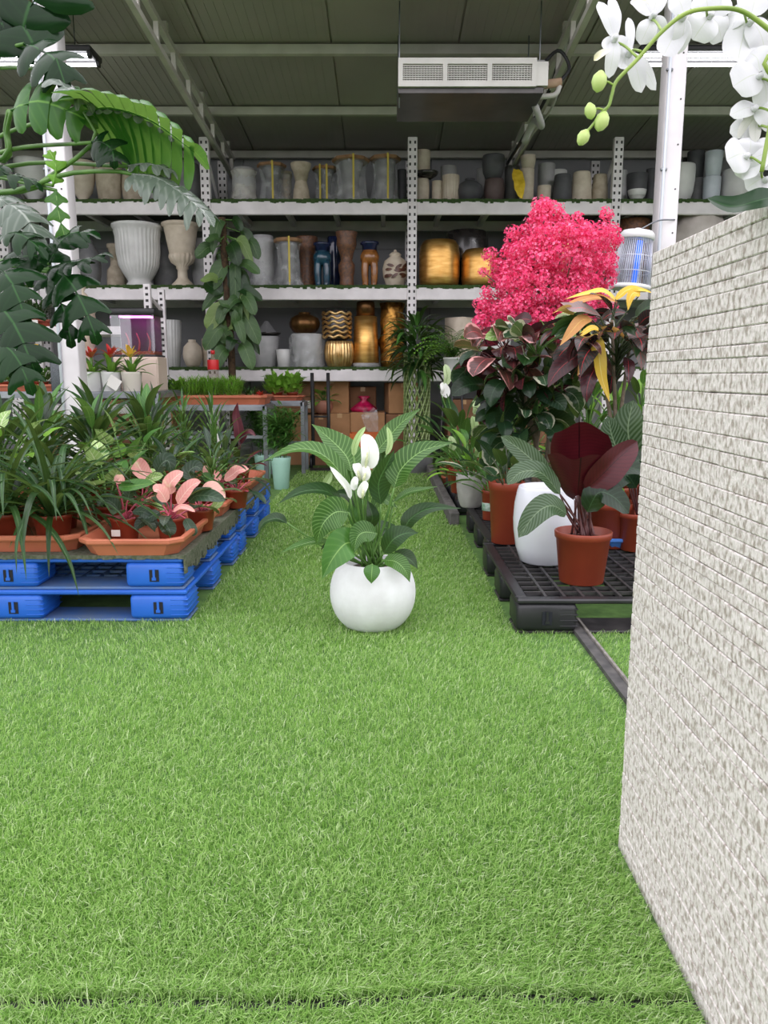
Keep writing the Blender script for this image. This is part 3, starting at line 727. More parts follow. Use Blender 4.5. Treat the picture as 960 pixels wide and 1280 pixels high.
# yellow cloth
mb = MB(); a = at(650, 212, RACK_Y + 0.02); 
mb.leaf([at(645, 212, 9.12) - a, at(649, 228, 8.99) - a, at(650, 240, 8.94) - a, at(653, 249, 8.93) - a], 0.13, S_STRAP, 10, 0.1, 0.12, 6, up=(0, -1, 0.2))
o = mb.build('yellow_cloth', pm('yellow_cloth', rgb(214, 178, 32), rgb(236, 204, 60), 0.7, scale=20), None, a); tag(o, 'crumpled bright yellow cloth hanging over the top shelf edge', 'cloth')
# --- upper level, fourth bay
_ = Gp('ceramic_pot', 'pale narrow cylinder pot between rack upright and charcoal wide pot', 'cyl', 771, 784, 214, 0.3, C_PALE)
Gp('ceramic_pot', 'charcoal wide pot behind the white saucer, top shelf', 'cup', 784, 810, 218, 0.25, C_DARK)
Gp('ceramic_dish', 'white saucer in front of the charcoal wide pot', 'dish', 785, 808, 238, 0.1, C_WHITE)
Gp('ceramic_pot', 'dark slim pot directly behind the column with the insect lamp', 'cyl', 808, 822, 212, 0.4, C_DARK)
Gp('ceramic_pot', 'large white round-sided pot between steel column and dark pot stack, top shelf', 'roundcup', 836, 869, 207, 0.2, C_WHITE)
Gp('round_vase', 'small black ball vase behind the large white pot', 'globe', 848, 866, 198, 0.55, C_BLACK)
_, l1, r1, h1 = Gp('ceramic_pot', 'lower grey pot of the dark stack, top shelf', 'cyl', 862, 881, 224, 0.4, C_GREY)
on_top('ceramic_pot', 'pot', 'upper charcoal pot of the dark stack, top shelf', 'cyl', 860, 881, 190, (l1, r1, h1), C_DARK)
_, l1, r1, h1 = Gp('ceramic_pot', 'lower cool-white pot of the pale stack, top shelf', 'cyl', 880, 901, 222, 0.2, C_SKY)
on_top('ceramic_pot', 'pot', 'upper cool-white cylinder pot of the pale stack, top shelf', 'cup', 882, 904, 190, (l1, r1, h1), C_SKY)
Gp('ceramic_pot', 'wide off-white pot below the hanging orchid flowers, top shelf', 'cyl', 903, 946, 214, 0.25, C_WHITE)

# --- middle level, first bay
G('column_vase', 'vase', 'small cream column-shaped vase beside the big fluted pot', 'column', 131, 156, 306, 1, 0.62, C_BONE)
def fluted_pot():
    o, loc, r, h = G('fluted_pot', 'planter', 'big white fluted bell pot with rolled rim on the middle shelf', 'bell', 140, 202, 282, 1, 0.24, C_WHITE, mod=lambda t, z: 1 + (0.022 * math.cos(t * 34) if 0.2 < z < 0.9 else 0), seg=136, n=24)
fluted_pot()
G('pedestal_urn', 'urn', 'cream classical pedestal urn on the middle shelf', 'urn', 202, 249, 280, 1, 0.25, C_CREAM, mod=lambda t, z: 1 + (0.035 * math.cos(t * 16) if 0.33 < z < 0.52 else 0), seg=96, n=24)
G('grey_jar', 'jar', 'large dull grey jar behind the fluted pot', 'barrel', 188, 222, 306, 1, 0.6, C_GREY)
G('grey_jar', 'jar', 'large dull grey jar behind the pedestal urn', 'barrel', 238, 268, 300, 1, 0.6, C_PALE)
G('grey_pot', 'pot', 'round grey pot behind the steel column, middle shelf beside the cream column vase', 'globe', 96, 124, 300, 1, 0.5, C_GREY)
# --- middle level, second bay
wrapped_stool(311, 345, 295, 1, 0.3, C_PALE, 'bulky silver film-wrapped pot behind the climbing plant', False, 0, FILM, 'barrel', 'wrapped_pot')
wrapped_stool(343, 377, 299, 1, 0.12, C_GREY, 'film-wrapped grey stool with tan board on the middle shelf', True, 1, FILM)
G('lattice_stool', 'garden stool', 'dark brown lattice stool behind the teal stool', 'stool', 370, 397, 297, 1, 0.5, RUST)
def legged_stool(px0, px1, ytop, dY, mbody, mtop, label):
    loc, r, h = place(px0, px1, ytop, 1, dY)
    t = thing('garden_stool', label, 'garden stool', loc)
    mb = MB(); mb.lathe([(r * 0.6, h * 0.5), (r * 0.95, h * 0.58), (r, h * 0.7), (r * 0.8, h * 0.82)], 24); mb.build('body', mbody, t)
    mb = MB(); mb.lathe([(r * 0.78, h * 0.8), (r * 0.8, h * 0.93), (r * 0.98, h * 0.95), (r, h)], 24); mb.build('seat', mtop, t)
    for k in range(4):
        a = PI / 4 + k * PI / 2; c, s = math.cos(a), math.sin(a)
        mb = MB(); mb.tube([(c * r * 0.6, s * r * 0.6, h * 0.62), (c * r * 0.72, s * r * 0.72, h * 0.35), (c * r * 0.62, s * r * 0.62, 0.02), (c * r * 0.66, s * r * 0.66, 0)], [r * 0.42, r * 0.38, r * 0.3, r * 0.36], 10, 8); mb.build('leg', mbody, t)
legged_stool(391, 414, 304, 0.25, TEAL, COBALT, 'teal glazed elephant-legged garden stool with dark blue seat')
G('tall_vase', 'vase', 'dark cobalt vase behind the rust mosaic vase', 'barrel', 408, 426, 297, 1, 0.6, COBALT)
G('mosaic_vase', 'vase', 'tall rust mosaic double-bodied vase on the middle shelf', 'vase', 419, 447, 291, 1, 0.25, RUST, n=20)
legged_stool(450, 474, 303, 0.25, OCHRE, COBALT, 'ochre glazed elephant-legged garden stool with blue seat band')
def ginger_jar():
    o, loc, r, h = G('ginger_jar', 'jar', 'round cream lidded jar painted with dark brown sprigs', 'jar', 478, 510, 312, 1, 0.22, C_CREAM, hol=False)
    rr = random.Random(4)
    mb = MB()
    for k in range(16):
        a = -PI / 2 + rr.uniform(-1.0, 1.0); z = rr.uniform(0.25, 0.62) * h; q = r * 1.012 * (0.97 if z > .5 * h else 0.95)
        p = V(math.cos(a) * q, math.sin(a) * q, z); d = V(-math.sin(a), math.cos(a), rr.uniform(-0.3, 0.8)).normalized() * 0.05
        mb.leaf([p - d, p + V(math.cos(a), math.sin(a), 0) * 0.006, p + d], 0.035, S_ROUND, 5, 0, up=(math.cos(a), math.sin(a), 0), cols=3)
    q = mb.build('painted_sprig', pm('dark_brown_paint', rgb(72, 44, 34), rgb(110, 66, 46), 0.3, scale=20), o); q['kind'] = 'stuff'
ginger_jar()
# --- middle level, third bay
G('gold_drum_pot', 'pot', 'tall shiny gold drum pot beside the middle rack upright', 'drum', 524, 575, 302, 1, 0.2, GOLD, seg=48)
G('gold_drum_pot', 'pot', 'low shiny gold drum pot beside the pink tree', 'drum', 577, 624, 313, 1, 0.2, GOLD, seg=48)
G('black_pot', 'pot', 'large black round pot behind the two gold drum pots', 'barrel', 555, 612, 291, 1, 0.62, C_BLACK)
G('gold_drum_pot', 'pot', 'pale gold pot glimpsed through the top of the pink tree', 'cyl', 690, 720, 268, 1, 0.25, GOLD2)
G('black_pot', 'pot', 'black round pot behind the pink tree crown', 'barrel', 640, 690, 288, 1, 0.5, C_BLACK)
# --- middle level, fourth bay
G('wrapped_bundle', 'bundle', 'white cloth-wrapped round bundle on the middle shelf below the orchid', 'bundle', 838, 912, 264, 1, 0.25, pm('white_sheet', rgb(208, 200, 194), rgb(188, 180, 172), 0.8, scale=6, bump=0.8, bscale=12), mod=crumple(0.05), hol=False)
G('driftwood_box', 'box', 'dull brown wooden tub behind the caged insect lamp', 'cup', 772, 812, 276, 1, 0.3, RUST)

# --- lower level
G('fluted_pot', 'pot', 'small white fluted pot beside the fish tank, lower shelf', 'cup', 192, 226, 401, 2, 0.35, C_WHITE, mod=flutes(24, 0.02), seg=96)
G('ceramic_pot', 'pot', 'cream round-bellied pot near the climbing plant, lower shelf', 'globe', 228, 252, 425, 2, 0.25, C_CREAM)
G('ceramic_pot', 'pot', 'tan straight pot behind the climbing plant, lower shelf', 'cyl', 252, 276, 424, 2, 0.35, C_BONE)
o, l1, r1, h1 = G('ceramic_pot', 'pot', 'rough pale grey pot behind the climbing plant, lower shelf', 'cup', 314, 349, 421, 2, 0.3, C_PALE, mod=crumple(0.015))
G('ceramic_pot', 'pot', 'small plain white pot beside the film-wrapped pot, lower shelf', 'cup', 345, 364, 437, 2, 0.18, C_WHITE)
def small_fountain():
    t = thing('pyramid_ornament', 'grey pyramid ornament on a dark tray atop the rough grey pot', 'ornament', l1 + V(0.02, 0, h1 * 1.02))
    mb = MB(); mb.lathe([(0.1, 0), (0.16, 0.02), (0.17, 0.04)], 20); mb.build('tray', C_BLACK, t)
    mb = MB(); mb.lathe([(0.11, 0.04), (0.11, 0.05), (0.02, 0.17), (0.01, 0.175)], 4, smooth=False); mb.build('pyramid', C_GREY, t)
small_fountain()
l, r, h = place(362, 405, 418, 2, 0.15)
t = thing('wrapped_pot', 'big pale pot in loose clear film under the black and gold pot', 'pot', l)
mb = MB(); mb.lathe([(a * r * 0.9, b * h) for a, b in hollow(PRO['cup'])], 28); mb.build('pot', C_PALE, t)
mb = MB(); mb.lathe([(r * q, z * h) for q, z in ((1.05, 0.0), (1.0, 0.05), (0.95, 0.3), (1.0, 0.6), (1.02, 0.9), (0.9, 1.0))], 36, mod=crumple(0.07)); mb.build('plastic_wrap', FILM, t)
on_top('ribbed_bowl', 'pot', 'round black and gold ribbed pot stacked on the film-wrapped pot', 'globe', 362, 399, 391, (l, r, h), BRONZE, mod=flutes(22, 0.05), group=None)
_, l1, r1, h1 = G('fluted_gold_pot', 'pot', 'gold vertically fluted pot under the wavy gold vase', 'barrel', 406, 442, 427, 2, 0.15, GOLD2, mod=flutes(26, 0.05), seg=104)
def wavy_vase():
    z = l1.z + h1 * 1.012; Y = l1.y; xa, xb = at(403, 390, Y).x, at(439, 390, Y).x; r = (xb - xa) / 2; h = at(480, 388, Y).z - z
    t = thing('wavy_gold_vase', 'gold and dark wavy-banded vase stacked on the fluted gold pot', 'vase', ((xa + xb) / 2, Y, z))
    base = PRO['roundcup']
    pr = [(r * 0.62, 0), (r * 0.85, h * 0.1), (r * 0.95, h * 0.3), (r * 0.97, h * 0.8), (r * 0.85, h), (r * 0.75, h), (r * 0.7, h * 0.6), (0.02, h * 0.58)]
    mb = MB(); mb.lathe(pr, 32); mb.build('body', C_BLACK, t)
    for k in range(6):
        zz = h * (0.14 + 0.15 * k); mb = MB()
        ring = [V(math.cos(a) * r * 0.97, math.sin(a) * r * 0.97, zz + 0.012 * math.sin(a * 8 + k)) for a in [2 * PI * i / 64 for i in range(65)]]
        mb.tube(ring, 0.016, 6, cap=False); mb.build('gold_band', GOLD2, t)
wavy_vase()
def gold_tall():
    l, r, h = place(440, 474, 396, 2, 0.22)
    t = thing('tall_gold_vase', 'tall tapering gold vase with a brown inner neck on the lower shelf', 'vase', l)
    mb = MB(); mb.lathe([(r * 0.92, 0), (r, 0.02), (r * 0.93, h * 0.5), (r * 0.84, h), (r * 0.7, h * 1.01)], 36); mb.build('body', GOLD, t)
    h2 = at(457, 377, l.y).z - l.z
    mb = MB(); mb.lathe([(r * 0.7, h), (r * 0.66, h2 * 0.98), (r * 0.6, h2)], 36); mb.build('neck', BRONZE, t)
    mb = MB(); mb.lathe([(r * 0.8, -0.001), (r * 1.03, 0.0), (r * 1.0, 0.05)], 36); mb.build('foot', C_PALE, t)
gold_tall()
l, r, h = place(474, 507, 379, 2, 0.25)
mb = MB(); rr = random.Random(8)
mb.lathe([(r * q, z * h) for q, z in ((0.8, 0), (0.95, 0.1), (0.85, 0.25), (1.0, 0.4), (0.82, 0.55), (0.95, 0.7), (0.8, 0.85), (0.9, 1.0))], 26, mod=lambda t, z: 1 + 0.09 * math.sin(t * 5 + z * 12) + 0.05 * math.sin(t * 11 - z * 20))
tag(mb.build('gold_rock_vase', pm('hammered_gold', rgb(196, 146, 70), rgb(120, 80, 36), 0.35, 0.85, scale=14, bump=1.0, bscale=18), None, l), 'craggy hammered gold vase beside the braided bamboo', 'vase')
G('ceramic_pot', 'pot', 'pale box-like planter behind the fern, lower shelf', 'cyl', 556, 596, 398, 2, 0.3, C_CREAM, seg=4)
G('ceramic_pot', 'pot', 'white pot glimpsed behind the fern, lower shelf', 'cup', 598, 640, 410, 2, 0.3, C_WHITE)
# (lidded jar stands on the bromeliad table)
0 and G('lidded_jar', 'jar', 'off-white lidded ginger jar with ball finial behind the steel column', 'lidjar', 102, 134, 351, 2, -1.2, C_BONE, ybase=445, hol=False, mod=crumple(0.006))

# --- boxes on the floor under the rack ----------------------------------
CARD = pm('brown_cardboard', rgb(176, 132, 92), rgb(158, 116, 78), 0.85, scale=5)
CARD2 = pm('darker_cardboard', rgb(140, 100, 72), rgb(122, 86, 60), 0.85, scale=5)
TAPE = pm('clear_brown_tape', rgb(190, 152, 108), None, 0.3)
PAPER = pm('white_paper_label', rgb(226, 224, 218), None, 0.7)
INK = pm('grey_print', rgb(70, 70, 72), None, 0.8)
def carton(px0, px1, yt, yb, Y, d, m, lab, label=None, z0=None, tilt=0):
    zb = at(480, yb, Y).z if z0 is None else z0
    a, b = at(px0, yt, Y), at(px1, yt, Y); w = b.x - a.x; h = a.z - zb
    t = thing('cardboard_box', lab, 'box', ((a.x + b.x) / 2, Y + d / 2, zb), tilt, 'cardboard boxes under the rack')
    mb = MB(); mb.rbox((0, 0, h / 2), (w, d, h), 0.006, 1, smooth=False); mb.build('carton', m, t)
    mb = MB(); mb.span(-0.028, 0.028, -d / 2 - 0.002, d / 2 + 0.002, h - 0.05, h + 0.0015); mb.build('tape', TAPE, t)
    for s in (-1, 1):
        mb = MB(); mb.span(s * 0.004, s * (w / 2 - 0.004), -d / 2 + 0.004, d / 2 - 0.004, h - 0.001, h + 0.003); mb.build('flap', m, t)
    if label:
        u, v, lw, lh = label
        mb = MB(); mb.span(u - lw / 2, u + lw / 2, -d / 2 - 0.003, -d / 2, v - lh / 2, v + lh / 2); q = mb.build('paper_label', PAPER, t)
        mb = MB()
        for k in range(3): mb.span(u - lw * 0.35, u + lw * (0.3 - 0.2 * (k == 2)), -d / 2 - 0.004, -d / 2 - 0.003, v + lh * (0.2 - 0.22 * k), v + lh * (0.28 - 0.22 * k))
        q2 = mb.build('print_lines', INK, q); q2['kind'] = 'stuff'
    return t
g0 = 0.0
carton(344, 390, 519, 575, 9.15, 0.5, CARD, 'plain carton behind the planted metal stand', None, g0)
carton(391, 411, 519, 575, 9.12, 0.5, CARD2, 'narrow carton under the potted pothos', None, g0)
carton(411, 438, 517, 575, 9.05, 0.5, CARD, 'upright floor carton with a small white label beside the pothos pot', (0, 0.36, 0.07, 0.06), g0)
carton(438, 481, 516, 575, 9.02, 0.55, CARD, 'big carton with plastic draped over it', None, g0)
carton(482, 520, 518, 575, 9.1, 0.5, CARD2, 'dark carton beside the plastic-draped carton', None, g0)
zz = at(480, 518, 9.1).z
carton(341, 392, 470, 518, 9.2, 0.45, CARD2, 'upper carton with white label behind the planted stand', (0.15, 0.1, 0.11, 0.09), zz + 0.012)
carton(393, 436, 474, 518, 9.2, 0.45, CARD, 'tall upper carton behind the black trolley', None, zz + 0.012)
carton(437, 470, 484, 518, 9.35, 0.4, CARD2, 'shadowed upper carton behind the magenta bag', None, zz + 0.03)
carton(483, 520, 479, 518, 9.12, 0.45, CARD, 'turned upper carton with white label between magenta bag and braided bamboo', (0.06, 0.17, 0.08, 0.08), zz + 0.01, 0.12)
for i, (a, b, w_) in enumerate(((560, 600, 'brown carton behind the braided bamboo pot'), (602, 650, 'tan carton behind the pink variegated rubber plant'), (655, 700, 'brown carton behind the pink tree trunk'), (60, 110, 'brown carton behind the steel column by the herbs'), (115, 160, 'tan carton behind the bromeliad table'), (165, 215, 'brown carton behind the fish tank cabinet'))):
    carton(a, b, 500 + (i % 2) * 12, 575, 9.2, 0.5, CARD if i % 2 else CARD2, w_, None, g0)
# magenta bag on the front carton
p = at(455, 516, 9.25); p.z = zz + 0.012
mb = MB(); mb.lathe([(0.05, 0), (0.13, 0.01), (0.15, 0.05), (0.1, 0.1), (0.03, 0.15), (0.07, 0.19), (0.05, 0.2)], 22, mod=crumple(0.18))
tag(mb.build('magenta_bag', pm('magenta_film', rgb(196, 24, 84), rgb(150, 14, 60), 0.35, scale=20), None, p), 'crumpled magenta plastic bag on the cartons', 'bag')
mb = MB(); p = at(460, 519, 9.02); p.y = 9.0
mb.leaf([V(0, 0.03, 0.04), V(0.02, -0.02, 0.0), V(0.05, -0.03, -0.14), V(0.12, -0.035, -0.27)], 0.2, S_STRAP, 12, 0.2, 0.2, 9, up=(0, -1, 0.3))
tag(mb.build('plastic_sheet', FILM, None, p), 'clear plastic sheet draped down a carton below the magenta bag', 'plastic sheet')
mb = MB(); p = at(457, 551, 8.75); p.z = 0.0
# orange crate in front of the cartons
t = thing('orange_crate', 'shallow orange plastic crate in front of the cartons', 'crate', (p.x, 8.78, 0.0))
m = pm('orange_plastic', rgb(206, 104, 40), rgb(184, 86, 30), 0.5, scale=6)
hz = at(457, 541, 8.78).z
mb = MB(); mb.span(-0.17, 0.17, -0.12, 0.12, 0, 0.02); mb.build('bottom', m, t)
for s in (-1, 1):
    mb = MB(); mb.span(-0.17, 0.17, s * 0.12 - 0.006, s * 0.12 + 0.006, 0, hz); mb.build('side', m, t)
    mb = MB(); mb.span(s * 0.17 - 0.006, s * 0.17 + 0.006, -0.12, 0.12, 0, hz); mb.build('side', m, t)
# paper stack at the end of the aisle
t = thing('paper_bundle', 'tilted bundle of white paper sacks at the end of the aisle', 'sack', gr(498, 570))
for k in range(5):
    mb = MB(); mb.rbox((0.02 * math.sin(k * 2), 0, 0.05 + 0.07 * k), (0.2, 0.3, 0.065), 0.02, 2, rot=Matrix.Rotation(0.15 * math.sin(k * 3), 3, 'Z')); mb.build('sack', pm('white_sack', rgb(196, 186, 182), rgb(170, 158, 152), 0.8, scale=12), t)
# black trolley handle frame
def trolley():
    Y = 8.7; a, b = at(390, 466, Y), at(410, 466, Y)
    t = thing('hand_trolley', 'black tubular hand trolley parked before the cartons', 'trolley', ((a.x + b.x) / 2, Y, 0))
    w = (b.x - a.x) / 2
    for s in (-1, 1):
        mb = MB(); mb.tube([(s * w, 0, 0.05), (s * w, 0, a.z)], 0.02, 8); mb.build('rail', BLACKP, t)
        mb = MB(); mb.tube([(s * (w + 0.03) - 0.015, 0.06, 0.08), (s * (w + 0.03) + 0.015, 0.06, 0.08)], 0.08, 16); mb.build('wheel', BLACKP, t)
    for z in (0.3, 0.6):
        mb = MB(); mb.tube([(-w, 0, z), (w, 0, z)], 0.012, 8); mb.build('cross_bar', BLACKP, t)
    mb = MB(); mb.span(-w - 0.03, w + 0.03, -0.2, 0.02, 0.012, 0.02); mb.build('toe_plate', BLACKP, t)
trolley()

# ================================================================== PALLETS, TRAYS, TABLES
BLUE = pm('blue_pallet_plastic', rgb(38, 104, 206), rgb(30, 88, 184), 0.42, scale=3)
BLUEIN = pm('dusty_blue_plastic', rgb(70, 110, 170), rgb(96, 118, 150), 0.7, scale=8)
BLK = pm('black_pallet_plastic', rgb(28, 29, 32), rgb(42, 42, 45), 0.4, scale=6)
BLK2 = pm('dusty_black_plastic', rgb(34, 34, 36), rgb(62, 60, 60), 0.5, scale=12)
DARKHOLE = pm('dark_recess', rgb(20, 24, 34), None, 0.8)

def pallet(name, label, loc, W, D, H, m, mdeck, group, nx, ny, rz=0):
    """nine-block plastic pallet with an open grid deck; origin at the front left bottom corner"""
    t = thing(name, label, 'pallet', loc, rz, group)
    bw, bd = 0.25, 0.2; dk = 0.02; rn = 0.012
    xs = (0, (W - bw) / 2, W - bw); ys = (0, (D - bd) / 2, D - bd)
    mb = MB(); h = H - dk - rn
    mb.rbox((bw / 2, bd / 2, rn + h / 2), (bw, bd, h), 0.02, 2); bm_ = None
    ribs = MB()
    for k in range(4): ribs.rbox((bw * 0.86, bd / 2, rn + h * (0.2 + 0.2 * k)), (bw * 0.28 + 0.004, bd + 0.003, 0.004), 0.001, 1)
    no = MB(); no.span(bw * 0.42, bw * 0.58, -0.0035, 0.001, rn + h * 0.25, rn + h * 0.72)
    cl = MB(); cl.span(bw * 0.48, bw * 0.52, -0.007, -0.003, rn + h * 0.4, rn + h * 0.75); cl.box((bw * 0.5, -0.006, rn + h * 0.36), (0.018, 0.005, 0.012))
    cache = {}
    def put(key, mbx, mat_, par, l=(0, 0, 0)):
        if key not in cache: o = mbx.build(key, mat_, par, l); cache[key] = o.data; return o
        return link(key, cache[key], par, l)
    for y in ys:
        for x in xs:
            b = put('block', mb, m, t, (x, y, 0)); put('ribs', ribs, m, b)['kind'] = 'stuff'
            if y == 0:
                put('latch_recess', no, DARKHOLE, b); put('latch_clip', cl, m, b)
    for y in ys:
        q = MB(); q.rbox((W / 2, bd / 2, rn / 2), (W, bd * 0.9, rn), 0.004, 1, smooth=False); put('runner', q, mdeck, t, (0, y, 0))
    q = MB(); q.rbox((W / 2, 0, 0), (W, 0.05, dk), 0.006, 1, smooth=False)
    put('edge_board', q, m, t, (0, 0.025, H - dk / 2)); put('edge_board', q, m, t, (0, D - 0.025, H - dk / 2))
    q = MB(); q.rbox((0, D / 2, 0), (0.05, D - 0.1, dk), 0.006, 1, smooth=False)
    put('side_board', q, m, t, (0.025, 0, H - dk / 2)); put('side_board', q, m, t, (W - 0.025, 0, H - dk / 2))
    q = MB(); q.span(-0.006, 0.006, 0.05, D - 0.05, -dk / 2 + 0.004, dk / 2 - 0.001)
    for i in range(nx): put('slat', q, mdeck, t, (0.05 + (W - 0.1) * (i + 1) / (nx + 1), 0, H - dk / 2))
    q = MB(); q.span(0.05, W - 0.05, -0.006, 0.006, -dk / 2 + 0.004, dk / 2 - 0.003)
    for i in range(ny): put('cross_slat', q, mdeck, t, (0, 0.05 + (D - 0.1) * (i + 1) / (ny + 1), H - dk / 2))
    return t
PH = 0.142; BPX = -0.848; BPY = 3.19; BPW = 1.5; BPD = 1.2
gb = 'blue plastic pallets stacked in twos'
pallet('plastic_pallet', 'lower blue plastic pallet of the pair under the pink-leaved plants', (BPX - BPW, BPY, 0), BPW, BPD, PH, BLUE, BLUEIN, gb, 16, 13)
pallet('plastic_pallet', 'upper blue plastic pallet of the pair under the pink-leaved plants', (BPX - BPW - 0.012, BPY + 0.004, PH), BPW, BPD, PH, BLUE, BLUEIN, gb, 16, 13)
pallet('plastic_pallet', 'lower blue plastic pallet of the pair beside the mint pots', (BPX - BPW, BPY + BPD + 0.05, 0), BPW, BPD, PH, BLUE, BLUEIN, gb, 16, 13)
pallet('plastic_pallet', 'upper blue plastic pallet of the pair beside the mint pots', (BPX - BPW + 0.004, BPY + BPD + 0.05, PH), BPW, BPD, PH, BLUE, BLUEIN, gb, 16, 13)
DZ = 2 * PH
# shaggy turf mats on the blue pallets
for k, (y0, lab) in enumerate(((BPY, 'grey-green turf mat under the pink-leaved plants, fringe hanging over the blue pallet'), (BPY + BPD + 0.05, 'grey-green turf mat on the blue pallets beside the mint pots'))):
    mb = MB(); rr = random.Random(k)
    mb.span(0, BPW, 0.0, BPD, 0.0, 0.012)
    s = 0.0
    while s < BPD:                                  # ragged fringe over the aisle side
        w = rr.uniform(0.012, 0.03); mb.span(BPW - 0.004, BPW + 0.006, s, min(s + w, BPD), -rr.uniform(0.03, 0.08), 0.013); s += w
    s = 0.0
    while s < BPW:
        w = rr.uniform(0.012, 0.03); mb.span(s, min(s + w, BPW), -0.006, 0.004, -rr.uniform(0.001, 0.006), 0.013); s += w
    o = mb.build('turf_mat', pm('grey_green_mat', rgb(74, 82, 60), rgb(104, 106, 92), 0.95, scale=60, bump=0.6, bscale=120), None, (BPX - BPW - 0.004, y0 + 0.002, DZ + 0.001)); tag(o, lab, 'turf mat')
TZ = DZ + 0.0145
def tray(x0, x1, y0, y1, h, lab, m=TERRA, z=TZ, grp='terracotta plant trays', fl=0.035):
    t = thing('plant_tray', lab, 'tray', ((x0 + x1) / 2, (y0 + y1) / 2, z), 0, grp)
    w, d = (x1 - x0) / 2, (y1 - y0) / 2; c = 0.05
    def ring(a, b, zz): return [(-a + c, -b, zz), (a - c, -b, zz), (a, -b + c, zz), (a, b - c, zz), (a - c, b, zz), (-a + c, b, zz), (-a, b - c, zz), (-a, -b + c, zz)]
    R = [ring(w - fl, d - fl, 0), ring(w - 0.016, d - 0.016, h * 0.62), ring(w - 0.014, d - 0.014, h * 0.66), ring(w - 0.003, d - 0.003, h * 0.7), ring(w, d, h * 0.78), ring(w, d, h * 0.95), ring(w - 0.005, d - 0.005, h), ring(w - 0.02, d - 0.02, h), ring(w - fl - 0.008, d - fl - 0.008, 0.008)]
    vv = [p for r in R for p in r]; n = 8
    ff = [(j * n + k, j * n + (k + 1) % n, (j + 1) * n + (k + 1) % n, (j + 1) * n + k) for j in range(len(R) - 1) for k in range(n)]
    ff += [tuple(range(n - 1, -1, -1)), tuple((len(R) - 1) * n + k for k in range(n))]
    mb = MB(); mb.add(vv, ff, smooth=False); mb.build('basin', m, t)
    return t
tray(-1.30, -0.852, 3.15, 3.98, 0.075, 'terracotta tray of pink-leaved plants on the blue pallet corner')
tray(-1.30, -0.852, 4.04, 4.80, 0.075, 'terracotta tray behind the pink-leaved plants along the aisle')
tray(-1.30, -0.86, 4.86, 5.60, 0.075, 'terracotta tray along the aisle next to the mint pots')
tray(-1.80, -1.32, 3.22, 4.02, 0.075, 'terracotta tray under the strap-leaved plants')
tray(-2.32, -1.82, 3.22, 4.02, 0.075, 'terracotta tray at the outer end of the blue pallet')
tray(-1.80, -1.32, 4.06, 4.84, 0.075, 'middle terracotta tray behind the strap-leaved plants')
tray(-2.32, -1.82, 4.06, 4.84, 0.075, 'outer terracotta tray behind the strap-leaved plants')
tray(-1.80, -1.32, 4.88, 5.62, 0.075, 'terracotta tray of fine-leaved plants one row in from the aisle')

gk = 'black plastic pallets along the aisle'
KX, KY, KW, KD, KH = 0.545, 3.03, 1.35, 1.12, 0.15
pallet('plastic_pallet', 'black plastic pallet under the maroon calathea pot', (KX, KY, 0), KW, KD, KH, BLK, BLK2, gk, 15, 12)
pallet('plastic_pallet', 'black plastic pallet under the grey embossed pot', (KX + 0.03, KY + KD + 0.03, 0), KW, KD, KH, BLK, BLK2, gk, 15, 12)
pallet('plastic_pallet', 'black plastic pallet below the braided bamboo, end of the row', (KX + 0.01, KY + 2 * KD + 0.5, 0), KW, KD, KH, BLK, BLK2, gk, 15, 12)
pallet('plastic_pallet', 'black plastic pallet hidden behind the stone planter', (KX + KW + 0.08, KY + 0.02, 0), KW, KD, KH, BLK, BLK2, gk, 15, 12)
# stone kerb at the far right of the aisle
a, b = gr(575, 634), gr(531, 582)
KERB = pm('dark_stone_kerb', rgb(88, 86, 84), rgb(112, 110, 106), 0.85, scale=18)
n = 5
for k in range(n):
    y0, y1 = lerp(5.35, 8.6, k / n), lerp(5.35, 8.6, (k + 1) / n) - 0.008
    mb = MB(); mb.rbox((0, (y1 - y0) / 2, 0.05), (0.07, y1 - y0, 0.1), 0.008, 1, smooth=False)
    if k == 0: kt = thing('stone_kerb', 'low dark stone kerb along the turf before the braided bamboo', 'kerb', (0.50, 5.35, 0))
    mb.build('kerb_stone', KERB, kt, (0, y0 - 5.35, 0))

# ---- metal tables
def table(x0, x1, y0, y1, z, lab, name='metal_table', m=STEEL, shelf=0.45):
    t = thing(name, lab, 'table', ((x0 + x1) / 2, (y0 + y1) / 2, 0)); w, d = (x1 - x0) / 2, (y1 - y0) / 2
    mb = MB(); mb.span(-w + 0.005, w - 0.005, -d + 0.005, d - 0.005, z - 0.014, z); mb.build('top_sheet', m, t)
    for s in (-1, 1):
        mb = MB(); mb.span(-w, w, s * d - 0.02, s * d + 0.02, z - 0.055, z - 0.014); mb.build('rail', m, t)
        mb = MB(); mb.span(s * w - 0.02, s * w + 0.02, -d, d, z - 0.055, z - 0.014); mb.build('rail', m, t)
        mb = MB(); mb.span(-w, w, s * d - 0.015, s * d + 0.015, shelf, shelf + 0.03); mb.build('lower_rail', m, t)
        for r in (-1, 1):
            mb = MB(); mb.span(s * w - 0.02, s * w + 0.02, r * d - 0.02, r * d + 0.02, 0, z - 0.014); mb.build('leg', m, t)
    return t
# seedling table
T1Y = 7.5; a, b = at(176, 506, T1Y), at(331, 506, T1Y); T1Z = a.z
table(a.x, b.x, T1Y, T1Y + 0.55, T1Z, 'grey metal table carrying the long seedling tray')
tray(a.x - 0.03, b.x + 0.02, T1Y - 0.02, T1Y + 0.5, 0.09, 'long terracotta tray of green seedlings on the metal table', z=T1Z + 0.0005)
T1 = (a.x, b.x, T1Y, T1Z)
